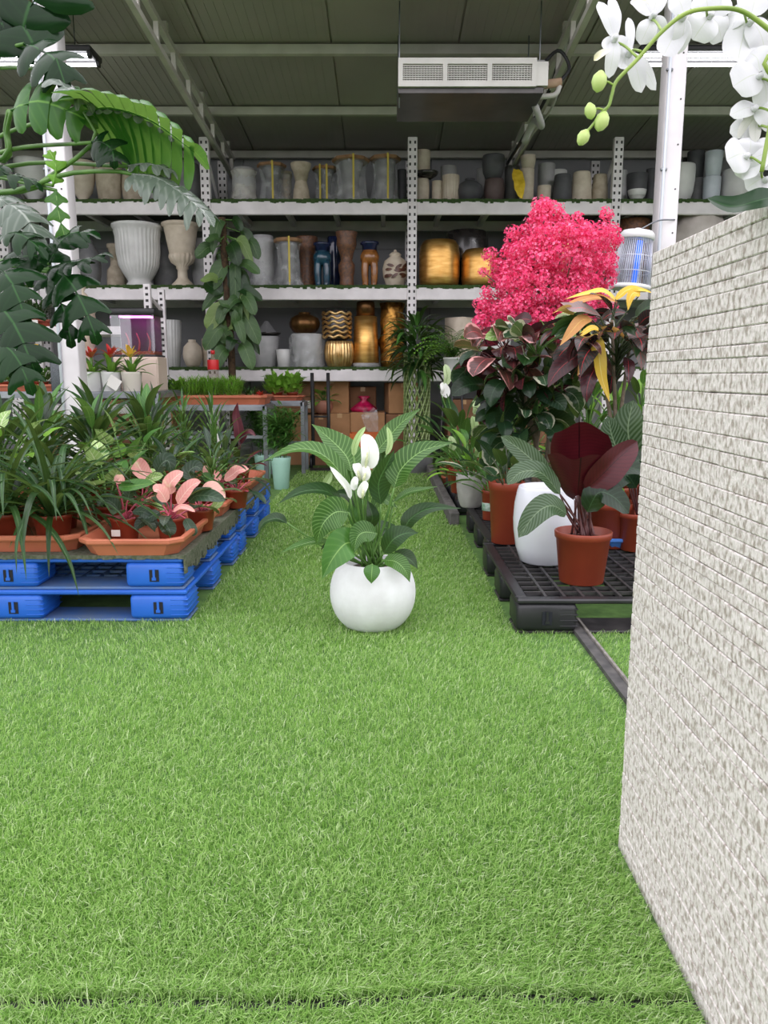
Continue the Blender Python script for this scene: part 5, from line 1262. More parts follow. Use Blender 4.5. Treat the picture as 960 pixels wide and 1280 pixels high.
    # extra upright stalks in the crown
    F = [  # spathes: points, width, material
     ([(488, 325, -0.06), (505, 280, -0.08), (500, 220, -0.08), (480, 163, -0.06)], 24, SPATHE, (505, 600)),
     ([(430, 270, 0.0), (435, 220, -0.01), (455, 170, -0.01), (487, 128, 0.0)], 9, SPATHEG, (470, 560)),
     ([(465, 385, -0.04), (460, 350, -0.06), (445, 320, -0.06), (440, 305, -0.05)], 13, SPATHE, (490, 620)),
     ([(478, 390, -0.07), (490, 360, -0.08), (490, 335, -0.08), (480, 315, -0.07)], 11, SPATHE, (500, 620)),
     ([(415, 475, -0.08), (400, 420, -0.09), (360, 370, -0.1), (316, 318, -0.1)], 9, SPATHE, (450, 640)),
     ([(440, 430, -0.09), (430, 410, -0.1), (436, 385, -0.1), (446, 370, -0.09)], 10, SPATHE, (470, 640)),
     ([(472, 470, -0.1), (465, 440, -0.11), (480, 410, -0.11), (492, 390, -0.1)], 12, SPATHE, (490, 640)),
     ([(585, 265, 0.02), (602, 220, 0.02), (602, 170, 0.02), (590, 128, 0.02)], 8, SPATHEG, (540, 560)),
     ([(282, 435, 0.0), (295, 400, 0.0), (312, 370, 0.0), (320, 345, 0.0)], 10, SPATHEG, (400, 640)),
    ]
    for pts, w, m, mid in F:
        P = [c2(*p) for p in pts]
        f = pxleaf(t, P, w, S_OVATE, m, (0.2, -1, 0.1), 0.55, 0.0, 12, 'flower', stalk=[crown(), c2(mid[0], mid[1], pts[0][2] * 0.6)], petr=0.004)
        if m is SPATHE and w > 10:
            o = t.location; a = at(*P[0]) - o; b = at(*P[2]) - o
            mb = MB(); mb.tube([a + V(0, -0.012, 0), a.lerp(b, 0.35) + V(0, -0.02, 0), a.lerp(b, 0.75) + V(0, -0.015, 0)], [0.004, 0.006, 0.003], 8, 8); mb.build('spadix', pm('cream_spadix', rgb(226, 226, 196), rgb(196, 206, 150), 0.6, scale=200), f)
peace_lily()

# ---------------------------------------------------------------- big split-leaf plant at the left
def split_leaf(t, pts, wpx, m, up=(0, -0.4, 1), nl=9, sweep=0.5, droop=0.25, name='leaf', stalk=None, tip=0.4, lw=0.46, sides=(-1, 1)):
    o = t.location; P = [at(*p) - o for p in pts]; w = wpx / FPX * pts[0][2] / 2
    N = nl * 4 + 1; sp = catmull(P, N); up = Vector(up); mb = MB(); prev = None
    tot = sum((sp[i + 1] - sp[i]).length for i in range(N - 1)); step = tot / nl
    rr = random.Random(int(pts[0][0] * 7 + pts[-1][1]))
    for k in range(nl):
        i = int((k + 0.5) * 4); tg = (sp[min(i + 2, N - 1)] - sp[max(i - 2, 0)]).normalized()
        sd = tg.cross(up); sd = sd.normalized() if sd.length > 0.05 else tg.orthogonal(); nn = sd.cross(tg).normalized()
        v = (k + 0.5) / nl; ln = w * (0.62 + 1.1 * v - 1.25 * v * v) * 1.25
        for s in sides:
            l2 = ln * rr.uniform(0.8, 1.25); sw = sweep * (0.15 + v) ; cp = []
            c0 = sp[i]; fr = (0, 0.5, 0.72, 0.89, 1.0); hw = (0.52, 0.53, lw, lw * 0.75, lw * 0.1)
            vv = []; uv = []
            for f, h in zip(fr, hw):
                c = c0 + sd * s * l2 * f + tg * l2 * sw * f * f + nn * (-droop * l2 * f * f + 0.06 * w * math.sin(f * 3))
                hh = step * h * (1 if f < 0.5 else min(1.1, l2 / step * 0.6))
                cup = nn * (0.18 * hh)
                vv += [c - tg * hh - cup * (f > 0.3), c + cup, c + tg * hh - cup * (f > 0.3)]
                uv += [(0.5 + s * f / 2, v - 0.4 / nl), (0.5 + s * f / 2, v), (0.5 + s * f / 2, v + 0.4 / nl)]
            ff = []
            for a in range(4):
                for b in range(2):
                    q = (a * 3 + b, a * 3 + b + 1, (a + 1) * 3 + b + 1, (a + 1) * 3 + b); ff.append(q if s > 0 else q[::-1])
            mb.add(vv, ff, uv)
    tg = (sp[-1] - sp[-4]).normalized()
    mb.leaf([sp[-3], sp[-1] + tg * w * 0.05, sp[-1] + tg * w * tip - up * 0.02], w * 0.5, S_TEAR, 6, 0.2, up=up)
    mb.tube(sp, [0.005, 0.0015], 6, mi=0)
    if stalk:
        S = [(Vector(s) - o if isinstance(s, Vector) else at(*s) - o) for s in stalk] + [P[0]]
        mb.tube(S, [0.011, 0.006], 8, 12, mi=1)
    return mb.build(name, [m, STEMG], t)
def monstera():
    Y = 3.75; base = V(-2.12, 3.85, DZ + 0.095)
    t = thing('split_leaf_philodendron', 'tall split-leaf philodendron with large glossy fringed leaves before the white column', 'potted plant', base)
    nursery_pot(t, 0.17, 0.3, C_GREY)
    tr = [V(0, 0, 0.25), V(0.06, -0.1, 0.7), V(0.12, -0.25, 1.05), V(0.05, -0.3, 1.45), V(0.1, -0.3, 1.8)]
    mb = MB(); mb.tube(tr, [0.04, 0.03, 0.02], 10, 16); mb.build('trunk', BARK, t)
    cr = lambda k: base + tr[k]
    D = 3.15
    def sl(pts, *a, **k):
        if 'stalk' not in k:                       # stalk from the nearest height of the trunk
            p = at(*pts[0]); q = min((cr(i) for i in range(1, 5)), key=lambda c: abs(c.z - p.z)); k['stalk'] = [q, q.lerp(p, 0.55) + V(0, 0, 0.06)]
        return split_leaf(t, pts, *a, **k)
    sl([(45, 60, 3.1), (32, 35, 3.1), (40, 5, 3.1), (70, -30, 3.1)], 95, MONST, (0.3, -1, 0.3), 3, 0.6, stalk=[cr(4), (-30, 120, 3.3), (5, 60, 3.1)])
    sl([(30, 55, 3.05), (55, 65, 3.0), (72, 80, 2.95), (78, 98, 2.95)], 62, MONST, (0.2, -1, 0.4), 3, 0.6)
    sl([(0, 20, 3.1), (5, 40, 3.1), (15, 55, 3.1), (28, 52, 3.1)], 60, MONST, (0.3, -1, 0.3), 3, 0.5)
    sl([(60, 85, 3.0), (72, 100, 2.95), (88, 115, 2.9), (110, 130, 2.88)], 48, SHEEN, (0.6, -0.6, 0.7), 4, 0.6, 0.4)
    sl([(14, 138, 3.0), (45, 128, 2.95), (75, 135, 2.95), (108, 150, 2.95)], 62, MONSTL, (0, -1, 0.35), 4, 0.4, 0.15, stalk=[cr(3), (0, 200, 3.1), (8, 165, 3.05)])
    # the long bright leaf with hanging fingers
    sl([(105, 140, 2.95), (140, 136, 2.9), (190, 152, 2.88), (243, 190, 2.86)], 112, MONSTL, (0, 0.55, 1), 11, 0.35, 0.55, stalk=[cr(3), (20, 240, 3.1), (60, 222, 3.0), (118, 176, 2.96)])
    sl([(112, 138, 2.96), (150, 134, 2.94), (195, 150, 2.92), (240, 182, 2.9)], 40, SHEEN, (0.1, -0.4, 1), 10, 0.4, 0.3)
    sl([(115, 178, 2.9), (128, 178, 2.88), (140, 188, 2.87), (142, 200, 2.86)], 40, MONST, (0.3, -1, 0.3), 3, 0.5)
    sl([(165, 218, 2.9), (195, 222, 2.87), (225, 240, 2.85), (258, 268, 2.84)], 62, SHEEN, (0.2, -0.5, 0.9), 10, 0.6, 0.5, stalk=[cr(3), (10, 240, 3.05), (80, 218, 2.95), (140, 214, 2.9)])
    sl([(160, 208, 2.95), (180, 205, 2.93), (200, 208, 2.92), (215, 214, 2.92)], 30, SHEEN, (0, -0.5, 1), 4, 0.5, 0.3)
    # fan of dark leaves lower down
    sl([(62, 335, 2.9), (85, 330, 2.87), (108, 325, 2.85), (132, 318, 2.85)], 44, MONST, (0, -0.5, 1), 4, 0.7, 0.4, stalk=[cr(2), (10, 330, 3.0), (40, 335, 2.93)])
    sl([(62, 337, 2.88), (85, 350, 2.83), (105, 385, 2.8), (118, 418, 2.8)], 58, MONST, (0.4, -1, 0.2), 4, 0.7, 0.3)
    sl([(60, 340, 2.88), (70, 365, 2.83), (82, 395, 2.8), (88, 425, 2.8)], 46, MONST, (0.4, -1, 0.1), 4, 0.7, 0.3)
    sl([(58, 335, 2.9), (40, 320, 2.9), (25, 330, 2.9), (12, 352, 2.9)], 52, MONST, (-0.2, -1, 0.3), 4, 0.6, 0.3)
    sl([(62, 330, 2.9), (75, 305, 2.92), (92, 292, 2.93), (115, 292, 2.93)], 46, MONST, (0, -0.7, 0.8), 4, 0.6, 0.3)
    sl([(-10, 245, 2.8), (15, 258, 2.78), (32, 272, 2.76), (48, 298, 2.75)], 58, SHEEN, (0.2, -0.6, 0.8), 4, 0.6, 0.4, stalk=[cr(3), (-30, 240, 2.95)])
    sl([(-5, 300, 2.75), (10, 292, 2.72), (30, 296, 2.7), (50, 312, 2.7)], 44, MONST, (0, -0.6, 0.8), 4, 0.6, 0.4, stalk=[cr(2), (-30, 320, 2.9)])
    sl([(-10, 330, 2.7), (8, 345, 2.65), (22, 370, 2.62), (32, 400, 2.62)], 60, MONST, (0.3, -1, 0.3), 4, 0.6, 0.3)
    sl([(-12, 375, 2.65), (8, 392, 2.6), (25, 420, 2.57), (40, 455, 2.57)], 66, MONST, (0.3, -1, 0.4), 4, 0.6, 0.3, stalk=[cr(2), (-40, 390, 2.8)])
    sl([(-14, 425, 2.6), (5, 432, 2.56), (22, 450, 2.54), (36, 480, 2.54)], 54, MONST, (0.3, -0.8, 0.6), 4, 0.6, 0.3)
    sl([(-8, 205, 2.9), (8, 218, 2.9), (28, 222, 2.9), (45, 230, 2.9)], 34, MONST, (0, -0.6, 0.8), 3, 0.5, 0.4)
    sl([(66, 232, 2.95), (70, 215, 2.95), (68, 200, 2.95), (62, 190, 2.95)], 20, BRIGHT, (0.4, -1, 0), 3, 0.5, 0.2)
    sl([(70, 238, 2.95), (72, 258, 2.94), (76, 278, 2.94), (82, 300, 2.94)], 24, MIDGREEN, (0.4, -1, 0), 3, 0.5, 0.2)
    mb = MB(); o = t.location
    mb.tube([cr(4) - o, at(0, 200, 3.2) - o, at(8, 160, 3.1) - o, at(12, 140, 3.02) - o], 0.012, 8, 12); mb.build('stalk', STEMG, t)
monstera()

# ---------------------------------------------------------------- white orchid on the stone planter
PETAL = leafm('orchid_petal', rgb(214, 214, 220), rgb(224, 224, 228), rgb(206, 210, 202), 0.04, 0.12, 12, rough=0.6, transl=0.16)
BUDG = pm('orchid_bud', rgb(150, 182, 84), rgb(186, 204, 126), 0.45, scale=20)
ORST = pm('orchid_stem', rgb(142, 166, 74), rgb(116, 144, 58), 0.45, scale=20)
def orchid():
    root = V(0.93, 1.12, PLH - 0.07)
    t = thing('white_orchid', 'white phalaenopsis orchid arching from the stone planter, green buds at the tip', 'orchid', root)
    Y = 1.1
    stem = [root + V(0, 0, 0), root + V(0.03, 0.02, 0.2), at(1010, 90, Y), at(985, 60, Y), at(960, 36, Y), at(925, 13, Y), at(885, 11, Y), at(855, 18, Y), at(825, 42, Y), at(797, 74, Y), at(771, 101, Y), at(765, 118, Y), at(761, 132, Y), at(752, 141, Y), at(741, 156, Y), at(730, 168, Y)]
    mb = MB(); mb.tube([p - root for p in stem], [0.004, 0.003, 0.0024, 0.0017], 8, 90); mb.build('flower_stem', ORST, t)
    for px, py, L, a, q in ((749, 102, 0.027, 0.15, (769, 108)), (738, 139, 0.021, -0.2, (756, 138)), (752, 152, 0.026, 0.35, (758, 137)), (729, 172, 0.022, 0.5, (733, 164))):
        p = at(px, py, Y) - root; e = at(q[0], q[1], Y) - root - p
        mb = MB(); mb.lathe([(0.001, -L / 2), (L * 0.24, -L * 0.36), (L * 0.38, -L * 0.05), (L * 0.33, L * 0.25), (L * 0.12, L * 0.48), (0.001, L * 0.52)], 14)
        mb.xf(Matrix.Rotation(a, 4, 'Y')); mb.tube([V(0, 0, 0), e * 0.5 + V(0, 0, 0.003), e], 0.0014, 6, 6, mi=1)
        mb.build('bud', [BUDG, ORST], t, p)
    S3 = _norm(lambda v: (max(v, 0.0) ** 0.55) * (max(1 - v, 0) ** 0.5)); S4 = _norm(lambda v: (max(v, 0.0) ** 0.42) * (max(1 - v, 0) ** 0.36))
    SL = dict(n=S3, b=S4)
    GREYP = leafm('orchid_sepal_back', rgb(186, 186, 180), rgb(200, 200, 196), rgb(170, 176, 160), 0.04, 0.12, 12, rough=0.6, transl=0.16)
    def flower(cx_, cy_, d, ped, petals, lip=None):
        """one bloom: column and stalk, then sepals and petals as sub-parts (pixel start, pixel end, width px, outline, depth of the tip)"""
        c = at(cx_, cy_, Y + d); loc = c - root
        mb = MB(); e = at(ped[0], ped[1], Y) - c
        mb.tube([V(0, -0.012, 0), V(0, 0, 0), V(0, 0.01, 0)], [0.004, 0.005, 0.003], 8, 6); mb.tube([V(0, 0.004, 0), e * 0.5 + V(0, 0.006, 0.006), e], 0.0017, 6, 8, mi=1)
        fl = mb.build('flower', [PETAL, ORST], t, loc)
        for k, (x0, y0, x1, y1, w, sh, dt) in enumerate(petals):
            a, b = at(x0, y0, Y + d) - c, at(x1, y1, Y + d + dt) - c; m_ = a.lerp(b, 0.5) + V(0, -0.006 if dt >= 0 else 0.006, 0.002)
            ax = (b - a).normalized(); side = ax.cross(V(0, -1, 0)).normalized()
            upv = V(0.35 * math.sin(k * 2.1), -1, 0.3 * math.cos(k * 1.7))
            mb = MB(); mb.leaf([a, m_, b], w / FPX * Y, SL.get(sh[0]), 12, 0.12, 0.012, 4, up=upv, cols=7, bow=0.2); mb.build('petal', GREYP if 'g' in sh else PETAL, fl)
        if lip:
            a, b = at(lip[0], lip[1], Y + d - 0.008) - c, at(lip[2], lip[3], Y + d - 0.02) - c
            mb = MB(); mb.leaf([a, a.lerp(b, 0.6) + V(0, -0.008, 0), b], 9 / FPX * Y, S_TEAR, 8, 0.6, up=(0, -1, 0.3)); mb.build('lip', pm('orchid_lip', rgb(236, 234, 222), rgb(226, 218, 178), 0.5, scale=40), fl)
    flower(767, 50, 0.03, (797, 72), [(768, 48, 748, 2, 17, 'n', 0.01), (768, 48, 766, -4, 19, 'n', 0.02), (768, 48, 761, 98, 17, 'n', 0.0), (768, 50, 790, 74, 22, 'n', 0.03), (768, 46, 755, 62, 14, 'n', -0.01)], (764, 62, 742, 76))
    flower(786, 68, 0.04, (801, 64), [(786, 66, 802, 116, 24, 'n', 0.01), (787, 66, 820, 113, 19, 'n', 0.02), (787, 66, 785, 22, 11, 'n', 0.02), (785, 66, 776, 86, 18, 'n', -0.01)])
    flower(815, 22, 0.05, (828, 40), [(815, 24, 800, 56, 24, 'n', 0.0), (815, 20, 792, -2, 26, 'n', 0.02), (816, 22, 826, 52, 20, 'n', 0.01), (816, 18, 822, -14, 26, 'n', 0.02)], (812, 6, 790, 4))
    flower(852, 24, 0.04, (848, 22), [(858, 22, 829, 70, 30, 'b', -0.01), (856, 22, 848, 68, 26, 'n', 0.01), (856, 20, 838, -8, 26, 'n', 0.02)])
    flower(886, 22, 0.05, (884, 11), [(888, 20, 866, 50, 40, 'b', 0.0), (888, 20, 902, 52, 36, 'b', 0.01), (886, 18, 874, -12, 36, 'n', 0.02), (888, 18, 910, -6, 34, 'n', 0.02)])
    flower(936, 30, 0.05, (930, 14), [(938, 24, 922, 78, 44, 'b', -0.01), (938, 24, 958, 70, 40, 'b', 0.01), (938, 22, 944, -18, 40, 'n', 0.02), (936, 22, 908, 22, 36, 'n', 0.02)])
    st2 = [V(0, 0, 0), V(0.06, 0.02, 0.3), at(992, 60, Y) - root, at(972, 110, Y) - root, at(962, 160, Y) - root, at(952, 215, Y) - root]
    mb = MB(); mb.tube(st2, 0.003, 6, 30); mb.build('flower_stem', ORST, t)
    flower(946, 98, 0.02, (972, 108), [(950, 92, 916, 108, 46, 'b', 0.0), (950, 94, 958, 132, 40, 'b', 0.01), (950, 90, 938, 66, 34, 'n', 0.02), (952, 92, 984, 84, 40, 'b', 0.0)])
    flower(940, 138, 0.03, (966, 140), [(946, 134, 912, 144, 22, 'n', 0.0), (946, 138, 922, 172, 11, 'ng', -0.01), (950, 138, 944, 178, 14, 'ng', -0.01), (946, 132, 972, 160, 34, 'b', 0.0)])
    flower(942, 162, 0.045, (962, 160), [(940, 160, 912, 166, 26, 'n', 0.0), (942, 160, 930, 190, 26, 'n', 0.0)])
    flower(930, 197, 0.02, (953, 205), [(936, 192, 908, 200, 46, 'b', 0.0), (930, 198, 958, 208, 46, 'b', -0.01), (934, 196, 928, 224, 30, 'n', 0.01), (936, 194, 936, 172, 30, 'n', 0.01), (940, 198, 972, 192, 40, 'b', 0.01)])
    flower(955, 226, 0.03, (953, 213), [(956, 222, 932, 236, 30, 'b', 0.01), (958, 222, 976, 246, 34, 'b', 0.0)])
    OL = leafm('orchid_leaf', rgb(22, 50, 26), rgb(36, 70, 36), rgb(60, 96, 56), 0.04, 0, rough=0.3, transl=0.1)
    for pts, w in (([(975, 244, 1.1), (950, 250, 1.1), (915, 258, 1.12), (884, 248, 1.13)], 36), ([(1000, 240, 1.1), (1030, 215, 1.05), (1070, 215, 1.0), (1110, 240, 0.98)], 50), ([(990, 240, 1.12), (1000, 200, 1.2), (1010, 190, 1.3), (1015, 215, 1.4)], 45)):
        pxleaf(t, pts, w, S_OVATE, OL, (0, -0.75, 0.6), 0.2, cols=7)
orchid()

# ---------------------------------------------------------------- plants on the blue pallets
def strap_plant(loc, seed, n, L, label):
    rr = random.Random(seed); t = thing('strap_leaf_plant', label, 'potted plant', loc, 0, 'strap-leaved plants in brown pots')
    nursery_pot(t, 0.085, 0.13)
    foliage(t, rr, n, L, 0.033, S_STRAP, [STRAPG, STRAPG, DKGREEN], (0.25, 1.45), (0.0, 0.01), (0.9, 2.4), 0.35, 0, 0.12, 0.04, nseg=12, cols=3)
TP = TZ + 0.009
strap_plant((-1.50, 3.42, TP), 1, 48, 0.64, 'strap-leaved plant with arching blades beside the pink-leaved tray')
strap_plant((-1.72, 3.45, TP), 2, 44, 0.62, 'strap-leaved plant hanging over the blue pallet edge')
strap_plant((-1.60, 3.75, TP), 3, 40, 0.6, 'strap-leaved plant in the second row of its tray')
strap_plant((-1.98, 3.45, TP), 4, 30, 0.56, 'strap-leaved plant in the outer tray of the blue pallet')

def pink_plant(loc, seed, label, pinks, n=6):
    rr = random.Random(seed); t = thing('pink_leaf_plant', label, 'potted plant', loc, 0, 'pink-leaved plants in the corner tray')
    nursery_pot(t, 0.068, 0.105)
    foliage(t, rr, n, 0.15, 0.06, S_OVATE, [PINKG, AGLA, AGLA], (0.0, 0.9), (0.05, 0.12), (0.5, 1.2), 0.25, 0.01, 0.09, 0.02, STEMP, 0.004)
    crown = Vector(loc) + V(0, 0, 0.09)
    for pts, w, m in pinks:
        P = [(a, b, loc[1] + d) for a, b, d in pts]
        pxleaf(t, P, w, S_OVATE, m, (0.1, -0.8, 0.7), 0.25, 0.01, 12, stalk=[crown, crown.lerp(at(*P[0]), 0.5) + V(0, 0, 0.02)], stem=STEMP)
def gp(px, py): p = gr(px, py, TP); return (p.x, p.y, TP)
PI4 = [gp(158, 674), gp(215, 674), gp(252, 662), gp(178, 655), gp(268, 650)]
pink_plant(PI4[1], 11, 'pink-leaved plant with magenta stems, brightest in the corner tray', [
    ([(214, 618, 0), (212, 606, -0.01), (220, 596, -0.01), (229, 590, 0)], 20, PINK), ([(208, 628, -0.03), (203, 618, -0.04), (197, 612, -0.05), (192, 614, -0.06)], 18, PINK),
    ([(222, 630, -0.02), (230, 618, -0.03), (240, 607, -0.04), (251, 602, -0.05)], 20, PINK), ([(216, 640, -0.05), (225, 634, -0.06), (235, 635, -0.07), (244, 640, -0.08)], 8, PINK),
    ([(236, 628, 0.0), (245, 620, 0), (262, 620, -0.02), (282, 626, -0.03)], 22, AGLA), ([(210, 645, -0.06), (208, 655, -0.08), (212, 663, -0.09), (213, 670, -0.09)], 20, AGLA),
    ([(232, 648, -0.05), (236, 656, -0.07), (241, 664, -0.08), (243, 670, -0.08)], 14, AGLA), ([(200, 640, -0.03), (190, 645, -0.05), (178, 652, -0.06), (168, 662, -0.07)], 18, AGLA)], 5)
pink_plant(PI4[0], 12, 'pink-tinged plant at the inner end of the corner tray', [
    ([(160, 625, 0), (163, 612, 0), (172, 607, 0), (182, 606, 0)], 18, AGLA), ([(150, 640, -0.03), (140, 628, -0.05), (130, 625, -0.06), (122, 632, -0.07)], 18, AGLA),
    ([(146, 605, 0.05), (148, 600, 0.05), (150, 598, 0.05), (155, 606, 0.05)], 12, PINK), ([(165, 640, -0.03), (180, 640, -0.04), (190, 650, -0.05), (196, 660, -0.05)], 16, AGLA),
    ([(148, 608, 0), (160, 608, -0.01), (175, 606, -0.02), (192, 604, -0.03)], 18, MIDGREEN)], 6)
pink_plant(PI4[3], 13, 'pink plant with one broad salmon leaf behind the brightest one', [
    ([(190, 600, 0.05), (178, 590, 0.05), (172, 580, 0.06), (166, 572, 0.06)], 22, PINK), ([(180, 604, 0.03), (190, 598, 0.02), (198, 596, 0.02), (204, 594, 0.02)], 14, SYNG),
    ([(196, 590, 0.06), (202, 580, 0.06), (210, 576, 0.06), (214, 590, 0.06)], 24, AGLA)], 6)
pink_plant(PI4[2], 14, 'pink plant with cream-edged leaf towards the aisle in the corner tray', [
    ([(252, 615, 0), (262, 610, -0.02), (270, 614, -0.03), (282, 622, -0.04)], 20, PINK), ([(262, 640, 0.0), (272, 630, -0.02), (276, 622, -0.02), (280, 612, -0.03)], 14, SYNG),
    ([(240, 600, 0.04), (236, 590, 0.04), (245, 583, 0.04), (252, 588, 0.04)], 20, AGLA)], 5)
pink_plant(gp(296, 634), 15, 'pink plant with paired salmon leaves in the second aisle tray', [
    ([(272, 602, 0), (265, 595, 0), (260, 590, 0), (255, 582, 0)], 16, PINK), ([(276, 600, 0), (272, 596, -0.01), (268, 594, -0.01), (262, 600, -0.02)], 12, PINK),
    ([(280, 600, -0.02), (290, 594, -0.03), (298, 588, -0.04), (311, 586, -0.05)], 17, PINK), ([(275, 605, -0.02), (265, 600, -0.03), (258, 596, -0.03), (252, 592, -0.03)], 14, MIDGREEN)], 6)
p = gr(136, 681, TZ + 0.02)
mb = MB(); mb.rbox((0, 0, 0.02), (0.04, 0.003, 0.03), 0.001, 1, smooth=False)
tag(mb.build('plant_tag', PAPER, None, at(145, 672, PI4[0][1] - 0.078)), 'small blank white tag on the inner pink plant pot', 'tag')

def bushy(name, cat, label, loc, seed, n, L, W, shape, mats, el=(0.1, 1.3), pet=(0.1, 0.25), droop=(0.3, 1.1), pr=0.075, ph=0.12, pot=BROWNPOT, stem=STEMG, fold=0.25, wave=0.01, group=None, rad=0.03, zj=0.0, z=None, petr=0.004, nseg=8, rim=True):
    t = thing(name, label, cat, loc, 0, group); nursery_pot(t, pr, ph, pot, rim=rim)
    foliage(t, random.Random(seed), n, L, W, shape, mats, el, pet, droop, fold, wave, ph * 0.85 if z is None else z, rad, stem, petr, seed * 0.7, nseg=nseg, zj=zj)
    return t
lf = 'leafy plants in the pallet trays'
bushy('syngonium', 'potted plant', 'pale green arrow-leaved plant between the strap plants and pink plants', (-1.36, 3.72, TP), 21, 13, 0.13, 0.10, S_HEART, [SYNG, SYNG, MIDGREEN], (0.1, 1.2), (0.16, 0.3), (0.3, 1.0), group=lf)
bushy('syngonium', 'potted plant', 'pale green arrow-leaved plant behind the strap-leaved plants', (-1.98, 3.85, TP), 22, 14, 0.15, 0.12, S_HEART, [SYNG, BRIGHT], (0.2, 1.3), (0.3, 0.45), (0.3, 1.0), group=lf)
bushy('syngonium', 'potted plant', 'pale green arrow-leaved plant among the dense dark leafy plants', (-1.45, 4.25, TP), 23, 14, 0.14, 0.11, S_HEART, [SYNG, MIDGREEN, BRIGHT], (0.2, 1.3), (0.2, 0.35), (0.3, 1.0), group=lf)
for i, (x, y, lab) in enumerate(((-1.62, 4.3, 'dense dark leafy plant behind the second strap plant'), (-1.9, 4.25, 'dense dark leafy plant behind the outer strap plant'), (-2.15, 4.3, 'dense dark leafy plant at the outer corner'), (-1.72, 4.62, 'dense dark leafy plant next to the fine-leaved plants'), (-2.05, 4.66, 'dense dark leafy plant at the back of the outer tray'), (-1.42, 4.62, 'dense dark leafy plant next to the silver-leaved plants'))):
    bushy('leafy_dracaena', 'potted plant', lab, (x, y, TP), 30 + i, 46, 0.26, 0.058, S_LANCE, [DKGREEN, MIDGREEN, DKGREEN, STRAPG], (0.0, 1.4), (0.05, 0.16), (0.3, 1.2), group=lf, zj=0.27, wave=0.02)
for i, (x, y, lab) in enumerate(((-1.18, 4.22, 'silver-green narrow-leaved plant behind the pink tray'), (-0.98, 4.35, 'silver-green narrow-leaved plant at the aisle edge'), (-1.15, 4.58, 'silver-green narrow-leaved plant in the middle of its tray'), (-0.97, 4.68, 'silver-green narrow-leaved plant at the back of its tray'))):
    bushy('silver_leaf_plant', 'potted plant', lab, (x, y, TP), 40 + i, 26, 0.17, 0.035, S_LANCE, [AGLA, DKGREEN, AGLA, STRAPG], (-0.1, 1.3), (0.05, 0.14), (0.4, 1.3), group=lf, zj=0.12)
for i, (x, y, lab) in enumerate(((-1.5, 5.1, 'fine-leaved bushy plant directly behind the dense dark plants'), (-1.68, 5.35, 'fine-leaved bushy plant at the back of the middle tray'), (-1.12, 5.05, 'fine-leaved bushy plant sharing a tray with the wine-red leaf'), (-1.42, 5.45, 'fine-leaved bushy plant by the tray gap'))):
    bushy('fine_leaf_plant', 'potted plant', lab, (x, y, TP), 50 + i, 60, 0.16, 0.02, S_NEEDLE, [MIDGREEN, STRAPG, DKGREEN], (0.0, 1.4), (0.05, 0.2), (0.2, 1.0), group=lf, zj=0.28, nseg=5)
def wine_plant():
    loc = V(-0.98, 5.15, TP); t = thing('wine_leaf_plant', 'plant with one tall upright wine-red leaf near the mint pots', 'potted plant', loc)
    nursery_pot(t, 0.07, 0.11); cr = loc + V(0, 0, 0.09)
    pxleaf(t, [(299, 552, 5.15), (298, 535, 5.15), (295, 518, 5.15), (297, 503, 5.15)], 13, S_STRAP, WINE, (0.3, -1, 0), 0.3, stalk=[cr, cr + V(0, 0, 0.1)], stem=STEMM)
    pxleaf(t, [(301, 555, 5.12), (306, 545, 5.1), (312, 540, 5.08), (320, 545, 5.06)], 10, S_LANCE, WINE, (0, -0.8, 0.6), 0.3, stalk=[cr, cr + V(0, 0, 0.1)], stem=STEMM)
    foliage(t, random.Random(3), 10, 0.16, 0.05, S_LANCE, [DKGREEN, WINE], (0.2, 1.1), (0.06, 0.12), (0.3, 1.0), z=0.09, stem=STEMM)
wine_plant()
p = at(273, 535, 4.9); mb = MB(); mb.rbox((0, 0, 0), (0.02, 0.003, 0.16), 0.001, 1, smooth=False)
tag(mb.build('plant_tag', PAPER, None, (p.x, 4.9, TP + 0.3)), 'slim white stick tag among the fine-leaved plants', 'tag')

# mint pots with feathery bamboo
MINT = pm('mint_glaze', rgb(166, 206, 192), rgb(150, 192, 178), 0.35, scale=5)
def feathery(loc, seed, r, h, lab, n=150, H=0.5, spread=0.28):
    rr = random.Random(seed); t = thing('feathery_bamboo', lab, 'potted plant', loc, 0, 'feathery bamboos in mint pots')
    nursery_pot(t, r, h, MINT, rim=False, taper=0.72)
    for k in range(7):
        az = k * 2.4; s = spread * rr.uniform(0.2, 1.0); top = V(math.cos(az) * s, math.sin(az) * s, h + H * rr.uniform(0.7, 1.05)); b = V(math.cos(az) * r * 0.4, math.sin(az) * r * 0.4, h * 0.8)
        mid_ = b.lerp(top, 0.5) + V(0, 0, 0.06)
        mb = MB(); mb.tube([b, mid_, top], [0.004, 0.002], 5, 8); sp = catmull([b, mid_, top], 12)
        cn = mb.build('cane', STEMG, t)
        J = MB()
        for i in range(n // 7):
            p = sp[rr.randint(3, 11)]; a = rr.uniform(0, 2 * PI); L = rr.uniform(0.09, 0.16)
            leaf_geo(J, p + V(rr.uniform(-.05,.05), rr.uniform(-.05,.05), rr.uniform(-.04,.04)), a, rr.uniform(-0.2, 0.8), 0.0, L, 0.02, S_NEEDLE, rr.uniform(0.2, 0.9), 0.2, 0, rr, n=4, cols=3)
        f = J.build('leaves', MIDGREEN, cn); f['kind'] = 'stuff'
g1 = gr(352, 611)
feathery((g1.x, g1.y, 0), 61, 0.095, at(352, 571, g1.y).z, 'feathery bamboo in a tall mint pot at the end of the pallets', 900, 0.42, 0.24)
g2 = gr(337, 598)
feathery((g2.x - 0.06, g2.y, 0), 62, 0.095, at(340, 568, g2.y).z, 'feathery bamboo in the mint pot behind the first', 900, 0.46, 0.24)

